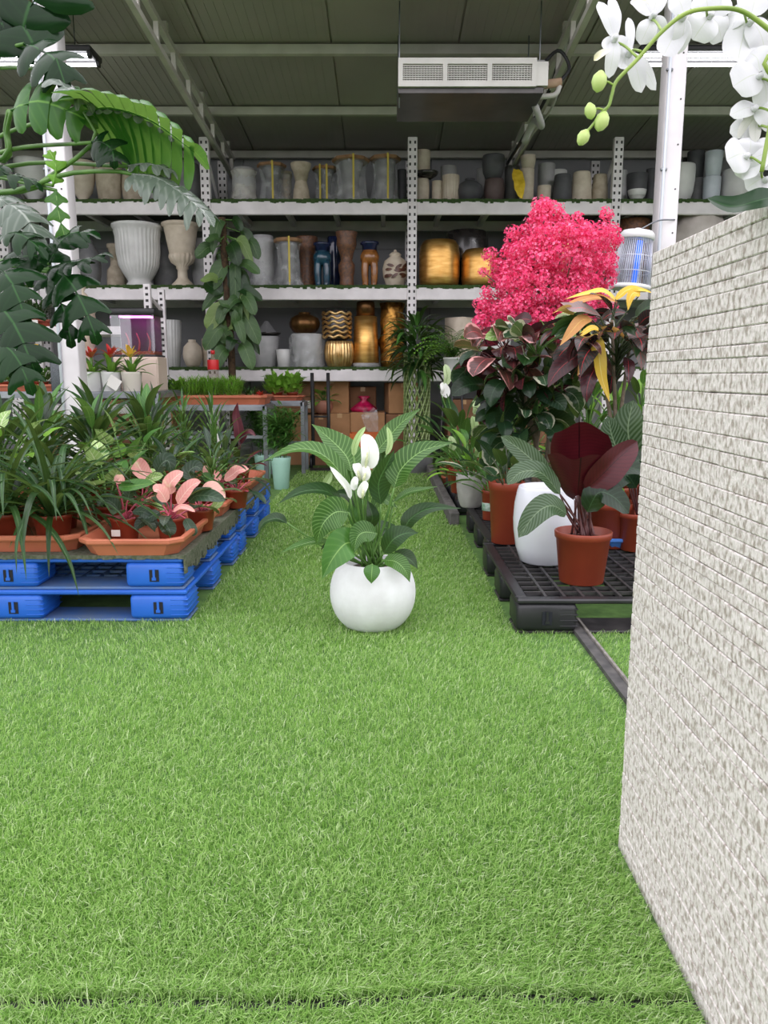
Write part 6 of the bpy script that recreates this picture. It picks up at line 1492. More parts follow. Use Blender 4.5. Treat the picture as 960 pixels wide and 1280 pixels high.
# ---------------------------------------------------------------- tables: seedlings, bromeliads, herbs
def clump(name, label, px, Y, z, w, h, n, L, W, m, seed, shape=S_NEEDLE, el=(0.4, 1.4), cat='seedlings', group=None, petm=STEMG, pot=True):
    rr = random.Random(seed); x = at(px, 480, Y).x; t = thing(name, label, cat, (x, Y, z), 0, group)
    if pot: nursery_pot(t, min(0.06, w * 0.6), 0.075)
    J = MB()
    for i in range(n):
        a = rr.uniform(0, 2 * PI); q = math.sqrt(rr.random()) * w * 0.75; b = V(math.cos(a) * q, math.sin(a) * q, 0.06 + rr.random() * h * 0.6)
        leaf_geo(J, b, a + rr.uniform(-1, 1), rr.uniform(*el), 0.0, L * rr.uniform(0.7, 1.2), W, shape, rr.uniform(0.1, 1.0), 0.2, 0, rr, n=4, cols=3)
    o = J.build('foliage', [m, petm], t); o['kind'] = 'stuff'
    mb = MB()
    for i in range(6): a = i * 1.05; mb.tube([V(0, 0, 0.05), V(math.cos(a) * w * 0.4, math.sin(a) * w * 0.4, 0.05 + h * 0.6)], 0.002, 4)
    mb.build('stems', STEMG, t)['kind'] = 'stuff'
    return t
z1 = T1Z + 0.0105; sg = 'green seedlings in the long tray'
clump('herb_seedling', 'darker leafy seedling clump at the fish-tank end of the long tray', 200, T1Y + 0.15, z1, 0.1, 0.3, 150, 0.08, 0.034, MIDGREEN, 71, S_OVATE, group=sg)
clump('herb_seedling', 'light leafy seedling clump second in the long tray', 219, T1Y + 0.2, z1, 0.09, 0.24, 120, 0.07, 0.03, BRIGHT, 72, S_OVATE, group=sg)
clump('feathery_seedling', 'feathery bright seedling clump in the middle of the long tray', 240, T1Y + 0.14, z1, 0.15, 0.26, 620, 0.09, 0.008, BRIGHT, 73, group=sg)
clump('feathery_seedling', 'feathery bright seedling clump in front of the red-labelled bottle', 264, T1Y + 0.14, z1, 0.14, 0.26, 620, 0.09, 0.008, BRIGHT, 74, group=sg)
clump('feathery_seedling', 'feathery bright seedling clump under the climbing plant', 289, T1Y + 0.14, z1, 0.14, 0.27, 620, 0.09, 0.008, BRIGHT, 75, group=sg)
t = clump('succulent', 'dark spiky small succulent at the stand end of the long tray', 312, T1Y + 0.14, z1, 0.09, 0.12, 60, 0.08, 0.016, DKGREEN, 76, el=(0.1, 1.2), cat='succulent')
t = clump('small_bromeliad', 'tiny red-leaved bromeliad at the end of the long tray', 326, T1Y + 0.12, z1, 0.06, 0.06, 40, 0.05, 0.02, REDBR, 77, el=(0.1, 1.2), cat='bromeliad')
z2 = T2Z + 0.0105
clump('pothos_seedling', 'bright lime leafy clump on the narrow stand, stand-leg side', 346, T2Y + 0.15, z2, 0.14, 0.28, 110, 0.11, 0.06, BRIGHT, 78, S_HEART)
clump('pothos_seedling', 'bright lime leafy clump on the narrow stand, trolley side', 365, T2Y + 0.15, z2, 0.14, 0.28, 110, 0.11, 0.06, BRIGHT, 79, S_HEART)
z3 = T3Z + 0.0105
for i, (px, lab) in enumerate(((32, 'green herb clump beside the yellow sign'), (52, 'green herb clump between the yellow sign and the speaker'), (8, 'green herb clump at the outer end of the herb tray'))):
    clump('herb_clump', lab, px, T3Y + 0.2, z3, 0.11, 0.17, 150, 0.05, 0.025, MIDGREEN if i else BRIGHT, 80 + i, S_OVATE, cat='herb', group='herbs on the bromeliad table')
for i, (px, lab) in enumerate(((12, 'fern clump at the outer end of the small white rack'), (32, 'fern clump in the middle of the red-brown tray'), (52, 'fern clump beside the split-leaf fan on the small rack'))):
    clump('fern_clump', lab, px, 8.15, SRZ + 0.0105, 0.13, 0.26, 300, 0.12, 0.016, MIDGREEN if i % 2 else STRAPG, 84 + i, el=(0.0, 1.3), cat='fern', group='ferns on the small white rack')

def bromeliad(px, m, lab, seed, potm, tagp=False):
    Y = T3Y + 0.1; x = at(px, 480, Y).x; t = thing('bromeliad', lab, 'bromeliad', (x, Y, T3Z + 0.0005), 0, 'bromeliads in white pots')
    r = (at(px + 12.5, 470, Y).x - x); h = at(px, 465, Y).z - T3Z
    nursery_pot(t, r, h, potm, rim=False, taper=0.8); rr = random.Random(seed)
    foliage(t, rr, 14, 0.24, 0.045, S_STRAP, [BRIGHT, MIDGREEN], (0.45, 1.3), (0, 0.005), (0.5, 1.2), 0.4, 0, h * 0.85, 0.02)
    foliage(t, rr, 11, 0.12, 0.04, S_LANCE, m, (0.5, 1.4), (0, 0.005), (0.2, 0.7), 0.4, 0, h + 0.12, 0.01, name='bract')
    mb = MB(); mb.tube([V(0, 0, h * 0.8), V(0, 0, h + 0.14)], 0.012, 8); mb.build('flower_stem', STEMG, t)
    if tagp:
        mb = MB(); mb.box((0.05, -r * 1.08, h * 0.45), (0.11, 0.003, 0.1), Matrix.Rotation(0.6, 3, 'Y')); mb.build('paper_tag', PAPER, t)
WP = pm('white_plastic_pot', rgb(216, 216, 214), rgb(200, 200, 198), 0.5, scale=6)
bromeliad(116, REDBR, 'dark red bromeliad in a white pot next to the steel column', 91, WP)
bromeliad(140, REDBR, 'bright red bromeliad in a white pot with paper tag', 92, WP, True)
bromeliad(165, YELBR, 'yellow bromeliad in a cream pot before the fish tank', 93, pm('cream_plastic_pot', rgb(206, 200, 188), None, 0.5))

# climbing philodendron on a moss pole
def climber():
    Y = 8.35; x = at(290, 470, Y).x; t = thing('climbing_philodendron', 'tall climbing philodendron on a moss pole in front of the rack upright', 'potted plant', (x, Y, 0))
    nursery_pot(t, 0.17, 0.3, C_GREY); zt = at(285, 272, Y).z
    mb = MB(); mb.tube([V(0, 0, 0.25), V(0.0, 0, zt * 0.5), V(-0.05, 0, zt)], 0.04, 10, 14); mb.build('moss_pole', pm('moss_pole', rgb(86, 66, 46), rgb(58, 46, 34), 0.95, scale=40, bump=0.8, bscale=60), t)
    rr = random.Random(6); o = t.location
    spots = [(275, 275, 264, 330, 26), (268, 310, 240, 325, 22), (300, 290, 318, 316, 20), (296, 300, 320, 345, 22), (285, 330, 260, 372, 28), (292, 340, 312, 372, 24), (280, 365, 248, 395, 26), (290, 360, 335, 380, 18), (282, 385, 255, 420, 28), (292, 380, 300, 425, 28), (300, 395, 328, 440, 24), (280, 410, 252, 445, 26), (296, 410, 330, 452, 26), (286, 420, 275, 462, 28), (300, 430, 318, 470, 24), (276, 300, 252, 300, 16), (310, 302, 326, 330, 18), (286, 305, 300, 340, 22), (272, 350, 246, 350, 18), (294, 350, 285, 395, 26), (302, 370, 322, 400, 20), (284, 440, 262, 468, 22), (290, 275, 305, 292, 14), (282, 290, 262, 285, 14), (288, 400, 268, 440, 24), (298, 330, 330, 345, 16)]
    spots = [(a, b, lerp(a, c, 0.85), lerp(b, d, 0.8), w * 0.78) for a, b, c, d, w in spots] + [(rr.uniform(270, 305), rr.uniform(300, 440), rr.uniform(245, 335), rr.uniform(320, 465), rr.uniform(12, 20)) for _ in range(22)]
    spots = [q if math.hypot(q[2] - q[0], q[3] - q[1]) < 52 else (q[0], q[1], lerp(q[0], q[2], 0.5), lerp(q[1], q[3], 0.5), q[4]) for q in spots]
    for i, (ax, ay, bx, by, w) in enumerate(spots):
        d = rr.uniform(-0.2, 0.05); P = [(ax, ay, Y + d * 0.5), (lerp(ax, bx, 0.35), lerp(ay, by, 0.2) - 3, Y + d * 0.8), (lerp(ax, bx, 0.75), lerp(ay, by, 0.6), Y + d), (bx, by, Y + d)]
        q = at(ax, ay, Y); pole = V(x - 0.02, Y, min(q.z + 0.05, zt - 0.02))
        pxleaf(t, P, w, S_OVATE if i % 3 else S_HEART, [PHILO, PHILO, DKGREEN, PHILOY, PHILO][i % 5], (0.1 * (i % 3 - 1), -1, 0.4), 0.2, 0.03, 10, stalk=[pole, pole.lerp(at(*P[0]), 0.6)], petr=0.006)
climber()
# pothos in a pink round pot on the cartons
pz = at(480, 518, 9.1).z
t = thing('potted_pothos', 'lime pothos trailing from a round pink pot on the cartons', 'potted plant', (at(404, 510, 9.16).x, 9.2, pz + 0.001))
mb = MB(); mb.lathe([(0.05, 0), (0.09, 0.03), (0.115, 0.08), (0.11, 0.13), (0.09, 0.16), (0.08, 0.155), (0.02, 0.14)], 24); mb.build('pot', pm('dusty_pink_pot', rgb(186, 128, 108), rgb(170, 112, 94), 0.6, scale=8), t)
foliage(t, random.Random(8), 30, 0.11, 0.08, S_HEART, [BRIGHT, BRIGHT, MIDGREEN], (-0.3, 1.2), (0.05, 0.2), (0.4, 1.2), 0.2, 0.01, 0.15, 0.05)

# ---------------------------------------------------------------- right side: calathea and neighbours
def calathea():
    loc = gr(727, 733, KH); loc.y += 0.09; r = at(763, 675, loc.y).x - at(727.5, 675, loc.y).x; h = at(727, 669, loc.y - r * 0.8).z - KH
    Y = loc.y; t = thing('maroon_calathea', 'calathea with huge maroon leaf in a brown pot on the black pallet', 'potted plant', (at(727.5, 700, Y).x, Y, KH + 0.0005))
    nursery_pot(t, r * 0.98, h); o = t.location; rr = random.Random(12)
    cr = lambda: V(o.x + rr.uniform(-0.05, 0.05), Y + rr.uniform(-0.04, 0.04), KH + h * 0.85)
    def patch(f, name='leaf', nu=19, nv=11):
        vv = []; uv = []
        for b in range(nv):
            for a in range(nu):
                u, v = -1 + 2 * a / (nu - 1), b / (nv - 1); vv.append(at(*f(u, v)) - o); uv.append(((u + 1) / 2, v))
        ff = [(b * nu + a, b * nu + a + 1, (b + 1) * nu + a + 1, (b + 1) * nu + a) for b in range(nv - 1) for a in range(nu - 1)]
        mb = MB(); mb.add(vv, ff, uv); q = cr() - o; e = at(*f(0, 0)) - o; mb.tube([q, q.lerp(e, 0.5), e], [0.007, 0.006], 6, 6, mi=1); return mb.build(name, [MAROON, STEMM], t)
    # front half of the huge leaf: a shallow cup opening upwards, underside towards the aisle
    patch(lambda u, v: (722 + (42 * u if u < 0 else 62 * u) * (0.12 + 0.88 * v ** 0.6) + 4 * v, 619 - v * (47 + 6 * u * u * (1 if u < 0 else 2.2) + 3 * math.sin(u * 7)) + (6 * u * u * (1 - v)), Y - 0.02 - 0.10 * (1 - u * u) * v + 0.05 * u * u))
    # back half curling up and over
    patch(lambda u, v: (724 + (36 if u < 0 else 42) * u * (0.55 + 0.45 * math.sin(PI * (0.15 + 0.6 * v))), 590 - v * (60 - 11 * u * u) - 3 * math.sin(u * 4 + 1), Y + 0.10 - 0.05 * (1 - u * u) - 0.12 * v * v))
    pxleaf(t, [(732, 612, Y - 0.05), (752, 594, Y - 0.07), (772, 574, Y - 0.06), (797, 552, Y)], 40, S_OVATE, MAROON, (0.3, -1, 0.3), 0.4, 0.02, 16, stalk=[cr(), (728, 650, Y)], stem=STEMM)
    pxleaf(t, [(688, 602, Y), (670, 580, Y + 0.02), (650, 562, Y + 0.04), (626, 545, Y + 0.05)], 27, S_OVATE, CALA, (-0.4, -0.8, 0.5), 0.25, 0.01, stalk=[cr(), (715, 640, Y)], stem=STEMM)
    pxleaf(t, [(700, 618, Y - 0.03), (678, 592, Y - 0.05), (652, 590, Y - 0.07), (634, 606, Y - 0.08)], 30, S_OVATE, CALA, (-0.1, -0.7, 0.8), 0.25, 0.02, stalk=[cr(), (712, 645, Y)], stem=STEMM)
    pxleaf(t, [(708, 642, Y - 0.08), (690, 632, Y - 0.12), (670, 642, Y - 0.15), (648, 672, Y - 0.16)], 34, S_OVATE, CALA, (0, -0.8, 0.7), 0.2, 0.02, stalk=[cr(), (716, 655, Y - 0.04)], stem=STEMM)
    pxleaf(t, [(734, 640, Y - 0.05), (748, 616, Y - 0.08), (768, 622, Y - 0.1), (786, 642, Y - 0.1)], 38, S_OVATE, CALD, (0, -0.8, 0.7), 0.2, 0.03, stalk=[cr(), (730, 660, Y - 0.02)], stem=STEMM)
    pxleaf(t, [(745, 612, Y + 0.05), (765, 590, Y + 0.05), (790, 585, Y + 0.05), (812, 595, Y + 0.05)], 24, S_OVATE, CALD, (0, -0.8, 0.7), 0.25, 0.02, stalk=[cr(), (735, 650, Y)], stem=STEMM)
    for k in range(9):
        a = at(rr.uniform(700, 752), rr.uniform(610, 632), Y + rr.uniform(-0.03, 0.06)) - o; b = cr() - o
        mb = MB(); mb.tube([b, b.lerp(a, 0.5) + V(0, 0, 0.01), a], [0.006, 0.004], 6, 8); mb.build('stalk', STEMM, t)
calathea()
# white barrel pot
c = gr(680, 709, KH); BY = c.y + 0.12; r = at(681, 660, BY).x - at(641.5, 660, BY).x; hb_ = at(680, 611, BY - 0.1).z - KH
t = thing('barrel_pot', 'empty glossy white barrel pot on the black pallet behind the calathea', 'pot', (at(681, 660, BY).x, BY, KH + 0.0005))
mb = MB(); mb.lathe([(r * a, hb_ * b) for a, b in ((0.02, 0), (0.68, 0), (0.76, 0.02), (0.9, 0.2), (0.98, 0.42), (1, 0.58), (0.97, 0.78), (0.9, 0.93), (0.87, 0.97), (0.85, 0.995), (0.82, 1.0), (0.79, 0.985), (0.78, 0.8), (0.75, 0.3), (0.02, 0.28))], 48)
mb.build('pot', pm('white_gloss_glaze', rgb(226, 228, 236), rgb(218, 221, 230), 0.2, scale=4, coat=0.4), t)

gr_ = 'brown nursery pots on the black pallets'
def gk_(px, py): p = gr(px, py, KH); return (p.x, p.y + 0.07, KH + 0.0005)
p3 = gk_(634, 681)
bushy('rubber_plant', 'potted plant', 'dark round-leaved plant in the tall brown pot touching the white barrel', p3, 101, 12, 0.16, 0.1, S_OVATE, [CALD, DKGREEN, FICUS], (0.2, 1.2), (0.1, 0.3), (0.3, 0.9), 0.098, at(634, 604, p3[1] - 0.07).z - KH, group=None, stem=STEMD)
p4 = gk_(613, 652)
t = bushy('small_green_plant', 'potted plant', 'small plant in a slim brown pot with a pale label band', p4, 102, 12, 0.14, 0.05, S_LANCE, [MIDGREEN, DKGREEN], (0.2, 1.2), (0.1, 0.2), (0.3, 0.9), 0.05, 0.19)
mb = MB(); mb.lathe([(0.0445, 0.06), (0.0455, 0.061), (0.0475, 0.11), (0.047, 0.111)], 24); mb.build('label_band', pm('pale_label', rgb(190, 204, 196), rgb(120, 160, 130), 0.6, scale=40), t)
# grey embossed pot with green lily
p5 = gr(588, 636, KH); Yg = p5.y + 0.08; rg = at(607, 600, Yg).x - at(588.5, 600, Yg).x; hg = at(588, 594, Yg - 0.08).z - KH
t = thing('lily_in_grey_pot', 'green-budded lily in a pale grey leaf-embossed pot at the pallet edge', 'potted plant', (at(588.5, 610, Yg).x, Yg, KH + 0.0005))
mb = MB(); mb.lathe([(rg * a, hg * b) for a, b in ((0.02, 0), (0.62, 0), (0.68, 0.03), (0.78, 0.15), (0.86, 0.3), (0.92, 0.45), (0.97, 0.6), (1, 0.8), (1, 0.97), (0.97, 1), (0.9, 0.99), (0.88, 0.8), (0.02, 0.79))], 60, mod=lambda a, z: 1 + (0.025 * math.sin(a * 9 + 5 * z) * math.sin(z * 14) if 0.05 < z < 0.9 else 0))
mb.build('pot', pm('pale_embossed_glaze', rgb(186, 184, 180), rgb(168, 166, 162), 0.6, scale=12), t)
foliage(t, random.Random(15), 26, 0.17, 0.055, S_LANCE, [MIDGREEN, BRIGHT, LILY], (0.1, 1.4), (0.08, 0.3), (0.3, 1.0), 0.25, 0.01, hg * 0.8, 0.03)
for px, py, L in ((562, 545, 20), (590, 520, 26), (595, 555, 16)):
    cr = t.location + V(0, 0, hg * 0.8)
    pxleaf(t, [(px, py + L, Yg - 0.05), (px + 3, py + L * 0.6, Yg - 0.06), (px + 2, py + L * 0.3, Yg - 0.06), (px, py, Yg - 0.05)], 11, S_OVATE, SPATHEG, (0.2, -1, 0), 0.6, 0, 10, 'flower', stalk=[cr, cr.lerp(at(px, py + L, Yg - 0.05), 0.6) + V(0, 0, 0.03)])

def lily_back(px, Y, lab, seed, n, H, fl, group='peace lilies on the black pallets', z=KH, x=None):
    x = at(px, 500, Y).x if x is None else x; t = thing('potted_lily', lab, 'potted plant', (x, Y, z + 0.0005), 0, group)
    nursery_pot(t, 0.11, 0.19); rr = random.Random(seed)
    foliage(t, rr, n, 0.26, 0.085, S_LANCE, [LILYD, DKGREEN, LILY], (0.2, 1.4), (H * 0.3, H), (0.4, 1.1), 0.25, 0.01, 0.16, 0.04, nseg=9)
    cr = t.location + V(0, 0, 0.16)
    for px_, py_, L, m in fl:
        pxleaf(t, [(px_, py_ + L, Y - 0.08), (px_ + 3, py_ + L * 0.6, Y - 0.09), (px_ + 2, py_ + L * 0.3, Y - 0.09), (px_, py_, Y - 0.08)], 11, S_OVATE, m, (0.2, -1, 0), 0.6, 0, 10, 'flower', stalk=[cr, cr.lerp(at(px_, py_ + L, Y - 0.08), 0.6) + V(0, 0, 0.04)])
P3Y = KY + 2 * KD + 0.5
lily_back(580, P3Y + 0.2, 'dark peace lily with green and white buds beside the kerb', 111, 22, 0.42, [(556, 455, 28, SPATHEG), (552, 478, 16, SPATHE)])
lily_back(606, P3Y + 0.45, 'dark peace lily with one green bud behind the grey embossed pot', 112, 20, 0.42, [(592, 500, 18, SPATHEG)])
lily_back(574, P3Y + 0.85, 'dark peace lily with one white flower close to the braided bamboo', 113, 20, 0.5, [(554, 480, 18, SPATHE)])
lily_back(640, P3Y + 0.3, 'dark peace lily behind the rubber plants', 114, 18, 0.45, [])
lily_back(665, P3Y + 0.8, 'dark flowerless peace lily behind the rubber tree pot', 115, 16, 0.45, [])
lily_back(628, 5.0, 'dark peace lily on the middle black pallet behind the grey pot', 116, 18, 0.3, [(612, 530, 18, SPATHEG)])
# small low pots along the kerb
for i, (y, x, lab) in enumerate(((7.55, 0.66, 'low brown pot of mixed green leaves by the kerb, second from the bamboo'), (7.95, 0.68, 'low brown pot of mixed green leaves by the kerb, next to the bamboo'), (7.2, 0.64, 'low brown pot of reddish leaves by the kerb'))):
    bushy('low_pot_plant', 'potted plant', lab, (x, y, 0), 120 + i, 16, 0.15, 0.06, S_OVATE, [MIDGREEN, PINKG if i == 2 else BRIGHT, DKGREEN], (0.1, 1.3), (0.05, 0.15), (0.3, 1.0), 0.1, 0.12, pot=TERRA, group='low pots by the kerb')

# braided lucky bamboo
def lucky_bamboo():
    Y = 8.45; x = at(521, 500, Y).x; t = thing('braided_bamboo', 'tower of braided lucky bamboo with dark bushy top at the aisle end', 'potted plant', (x, Y, 0))
    nursery_pot(t, 0.2, 0.2, C_GREY, rim=False); zt = at(521, 440, Y).z; r = 0.13
    bm_ = leafm('bamboo_cane', rgb(120, 146, 84), rgb(150, 170, 110), rgb(200, 206, 160), 0.08, 0.5, 30, 0)
    n = 14
    for k in range(n):
        for s in (-1, 1):
            a0 = 2 * PI * k / n; pts = []
            for i in range(40):
                f = i / 39; a = a0 + s * f * 3.2; pts.append(V(math.cos(a) * (r + 0.008 * s), math.sin(a) * (r + 0.008 * s), 0.17 + (zt - 0.17) * f))
            mb = MB(); mb.tube(pts, 0.010, 5); mb.build('cane', bm_, t)
    rr = random.Random(33)
    for i in range(190):
        a = rr.uniform(0, 2 * PI); f = rr.random(); mb = MB()
        leaf_geo(mb, V(math.cos(a) * r * rr.random(), math.sin(a) * r * rr.random(), zt - 0.25 + 0.5 * f), a + rr.uniform(-0.5, 0.5), rr.uniform(0.1, 1.3) - 0.4 * (1 - f), 0.04, rr.uniform(0.22, 0.4), 0.05, S_LANCE, rr.uniform(0.6, 1.6), 0.3, 0, rr, 0.003, 7, cols=3)
        mb.build('leaf', [DKGREEN if i % 4 else MIDGREEN, STEMG], t)
lucky_bamboo()
# fern on a slim stand
def fern_stand():
    Y = 7.85; x = at(566, 470, Y).x; zp = at(566, 466, Y).z
    t = thing('plant_stand', 'slim dark three-legged plant stand beside the braided bamboo', 'stand', (x, Y, 0))
    for k in range(3):
        a = k * 2.094 + 0.4; mb = MB(); mb.tube([V(math.cos(a) * 0.17, math.sin(a) * 0.17, 0), V(math.cos(a) * 0.09, math.sin(a) * 0.09, zp - 0.02)], 0.01, 6); mb.build('leg', BLACKP, t)
    mb = MB(); mb.lathe([(0.12, zp - 0.02), (0.13, zp - 0.018), (0.13, zp), (0.12, zp)], 20); mb.build('top', BLACKP, t)
    f = thing('potted_fern', 'bright green drooping fern on the slim plant stand', 'fern', (x, Y, zp + 0.001)); nursery_pot(f, 0.1, 0.15, C_WHITE)
    rr = random.Random(4)
    for i in range(40):
        az = i * 2.4; el = rr.uniform(0.6, 1.5); L = rr.uniform(0.42, 0.6); mb = MB(); pts = [V(0, 0, 0.13)]
        for k in range(7): pts.append(pts[-1] + _dir(az, el - 2.0 * (k / 7) ** 1.2) * L / 7)
        mb.tube(pts, [0.003, 0.001], 4, mi=1); sp = catmull(pts, 16)
        for k in range(2, 16):
            tg = (sp[min(k + 1, 15)] - sp[k - 1]).normalized(); sd = tg.cross(V(0, 0, 1)); sd = sd.normalized() if sd.length > 0.1 else V(1, 0, 0)
            for s in (-1, 1): q = 0.08 * math.sin(PI * min(k / 15 * 0.9 + 0.1, 1)); mb.leaf([sp[k], sp[k] + sd * s * q * 0.5, sp[k] + sd * s * q - V(0, 0, 0.015)], 0.022, S_LANCE, 4, 0, cols=3)
        mb.build('frond', [BRIGHT if i % 2 else MIDGREEN, STEMG], f)
fern_stand()

# ---------------------------------------------------------------- trees on the right
def crown_leaves(t, rr, n, c, rad, depth, L, W, shape, mats, stem, droop=(0.3, 1.0), fold=0.2, wave=0.01, name='leaf', trunk=None):
    """leaves spread through an ellipsoid crown, each on its own twig from the trunk axis"""
    o = t.location; C = at(*c); Y = c[2]; rx, rz = rad[0] / FPX * Y, rad[1] / FPX * Y
    for i in range(n):
        while True:
            d = V(rr.uniform(-1, 1), rr.uniform(-1, 1), rr.uniform(-1, 1))
            if 0.15 < d.length < 1: break
        p = C + V(d.x * rx, d.y * depth, d.z * rz) * 0.85; az = math.atan2(d.y - 0.25, d.x) + rr.uniform(-0.5, 0.5); el = rr.uniform(-0.1, 0.7) + 0.4 * d.z
        mb = MB(); ax = C + V(0, 0, d.z * rz * 0.8 - 0.1)
        mb.tube([ax - o, ax.lerp(p, 0.5) - o + V(0, 0, 0.01), p - o], [0.005, 0.003], 5, 5, mi=1)
        s = rr.uniform(0.75, 1.2)
        leaf_geo(mb, p - o, az, el, 0.03, L * s, W * s, shape, rr.uniform(*droop), fold, wave, rr, 0.003, 9, cols=5, roll=1.0)
        mb.build(name, [mats[i % len(mats)], stem], t)
def rubber_tree():
    Y = 4.45; x = at(668, 560, Y).x; t = thing('variegated_rubber_tree', 'variegated rubber tree with burgundy, pink and cream-edged leaves below the pink blossoms', 'potted plant', (x, Y, KH + 0.0005))
    nursery_pot(t, 0.13, 0.24); rr = random.Random(41)
    for k, (px, py) in enumerate(((668, 420), (640, 440), (690, 450))):
        mb = MB(); mb.tube([V(0.02 * k, 0, 0.2), V(0.01, 0, 0.5), at(px, py, Y) - t.location], [0.018, 0.01], 8, 12); mb.build('trunk', BARK, t)
    crown_leaves(t, rr, 34, (632, 445, Y), (44, 34), 0.2, 0.2, 0.115, S_OVATE, [FICUSP, BURG, FICUSP, BURG, AGLA], STEMM, (0.8, 1.9))
    crown_leaves(t, rr, 26, (672, 420, Y), (40, 22), 0.2, 0.16, 0.09, S_OVATE, [FICUS, FICUS, DKGREEN, SYNG], STEMG)
    crown_leaves(t, rr, 56, (655, 478, Y), (58, 38), 0.25, 0.2, 0.105, S_OVATE, [DKGREEN, FICUS, BURG, CALD, AGLA, BURG, CALD], STEMD, (0.8, 1.9))
    crown_leaves(t, rr, 36, (652, 530, Y), (48, 34), 0.22, 0.18, 0.1, S_OVATE, [CALD, DKGREEN, FICUS, CALD], STEMD, (0.8, 1.9))
rubber_tree()
def croton():
    Y = 4.05; x = at(768, 560, Y).x; t = thing('croton_shrub', 'croton shrub with near-black, orange and bright yellow drooping leaves beside the stone planter', 'potted plant', (x, Y, KH + 0.0005))
    nursery_pot(t, 0.13, 0.24); rr = random.Random(43); o = t.location
    for k, (px, py) in enumerate(((765, 400), (790, 410), (745, 420))):
        mb = MB(); mb.tube([V(0.02 * k, 0, 0.2), V(0.01, 0, 0.5), at(px, py, Y) - o], [0.016, 0.008], 8, 12); mb.build('trunk', BARK, t)
    crown_leaves(t, rr, 60, (772, 428, Y), (46, 42), 0.2, 0.24, 0.085, S_LANCE, [CROTD, CROTD, BURG, CROTD, DKGREEN], STEMD, (0.8, 1.7))
    crown_leaves(t, rr, 10, (722, 415, Y), (34, 24), 0.12, 0.18, 0.05, S_LANCE, [CROTO, CROTD, CROTO, FICUSP], STEMD, (0.6, 1.4))
    cr = at(760, 420, Y)
    ex = [([(742, 418, -0.1), (748, 440, -0.13), (752, 470, -0.14), (762, 502, -0.14)], 19, CROTY, (0.2, -1, 0.1)),
          ([(772, 378, 0), (750, 372, -0.03), (725, 376, -0.05), (690, 392, -0.06)], 13, CROTO, (0, -0.7, 0.8)), ([(770, 374, 0), (785, 362, -0.03), (800, 362, -0.04), (815, 366, -0.05)], 12, CROTY, (0, -0.7, 0.8)),
          ([(800, 368, -0.05), (792, 366, -0.06), (787, 374, -0.07), (785, 388, -0.07)], 12, CROTY, (0, -0.9, 0.5)), ([(770, 376, 0.02), (755, 364, 0), (735, 366, -0.02), (706, 374, -0.03)], 10, CROTY, (0, -0.7, 0.8)),
          ([(785, 410, -0.1), (795, 416, -0.13), (800, 436, -0.15), (802, 462, -0.16)], 28, CROTG, (0.2, -1, 0.2)), ([(740, 400, -0.06), (728, 400, -0.08), (716, 412, -0.1), (700, 432, -0.1)], 16, CROTO, (0, -0.9, 0.5)),
          ([(745, 425, -0.08), (735, 435, -0.1), (728, 450, -0.1), (722, 470, -0.1)], 12, CROTO, (0.2, -1, 0.2)), ([(750, 395, -0.05), (730, 385, -0.08), (715, 385, -0.09), (700, 378, -0.09)], 18, CROTG, (0, -0.8, 0.7)),
          ([(765, 470, -0.02), (750, 450, -0.06), (738, 470, -0.08), (728, 496, -0.08)], 22, BURG, (0.2, -1, 0.3)), ([(748, 412, -0.1), (740, 410, -0.11), (730, 416, -0.12), (720, 424, -0.12)], 9, CROTY, (0, -0.8, 0.7))]
    for pts, w, m, up in ex:
        P = [(a, b, Y + d) for a, b, d in pts]; pxleaf(t, P, w, S_STRAP if m is CROTY else S_LANCE, m, up, 0.2, 0.03, 12, stalk=[cr, cr.lerp(at(*P[0]), 0.6)], stem=STEMD)
croton()
def ornata():
    Y = 3.95; t = thing('striped_calathea', 'green calathea with pale striped leaves beside the stone planter', 'potted plant', (at(798, 620, Y).x, Y, KH + 0.0005)); o = t.location
    nursery_pot(t, 0.1, 0.2); cr = o + V(0, 0, 0.18)
    for pts, w, m in (([(795, 600, 0), (790, 570, -0.02), (785, 535, -0.03), (792, 500, -0.03)], 46, CALA), ([(790, 600, 0), (775, 570, -0.04), (765, 545, -0.05), (760, 520, -0.05)], 34, CALA), ([(785, 605, -0.04), (770, 590, -0.08), (758, 590, -0.1), (742, 604, -0.1)], 26, CALD), ([(800, 600, -0.02), (812, 560, -0.02), (820, 530, -0.02), (835, 510, 0)], 40, CALA), ([(795, 610, -0.05), (785, 595, -0.08), (775, 600, -0.1), (765, 615, -0.1)], 24, CALD), ([(788, 600, 0.05), (765, 565, 0.05), (745, 550, 0.05), (722, 545, 0.05)], 30, CALA), ([(800, 605, -0.05), (805, 585, -0.1), (800, 575, -0.12), (790, 580, -0.14)], 26, CALD)):
        P = [(a, b, Y + d) for a, b, d in pts]; pxleaf(t, P, w, S_OVATE, m, (-0.3, -0.9, 0.4), 0.25, 0.015, 14, stalk=[cr, cr.lerp(at(*P[0]), 0.6)], stem=STEMM)
ornata()
for i, (px, Y, lab) in enumerate(((735, 4.85, 'bright small-leaved bush behind the maroon calathea'), (770, 4.9, 'bright small-leaved bush behind the striped calathea'), (800, 5.05, 'bright small-leaved bush behind the croton shrub'), (705, 5.1, 'bright small-leaved bush behind the rubber tree trunk'))):
    bushy('leafy_bush', 'potted plant', lab, (at(px, 540, Y).x, Y, KH + 0.0005), 130 + i, 40, 0.13, 0.05, S_OVATE, [MIDGREEN, BRIGHT, DKGREEN], (0.0, 1.4), (0.1, 0.25), (0.3, 1.0), 0.11, 0.2, zj=0.45, group='bright leafy bushes on the black pallets')

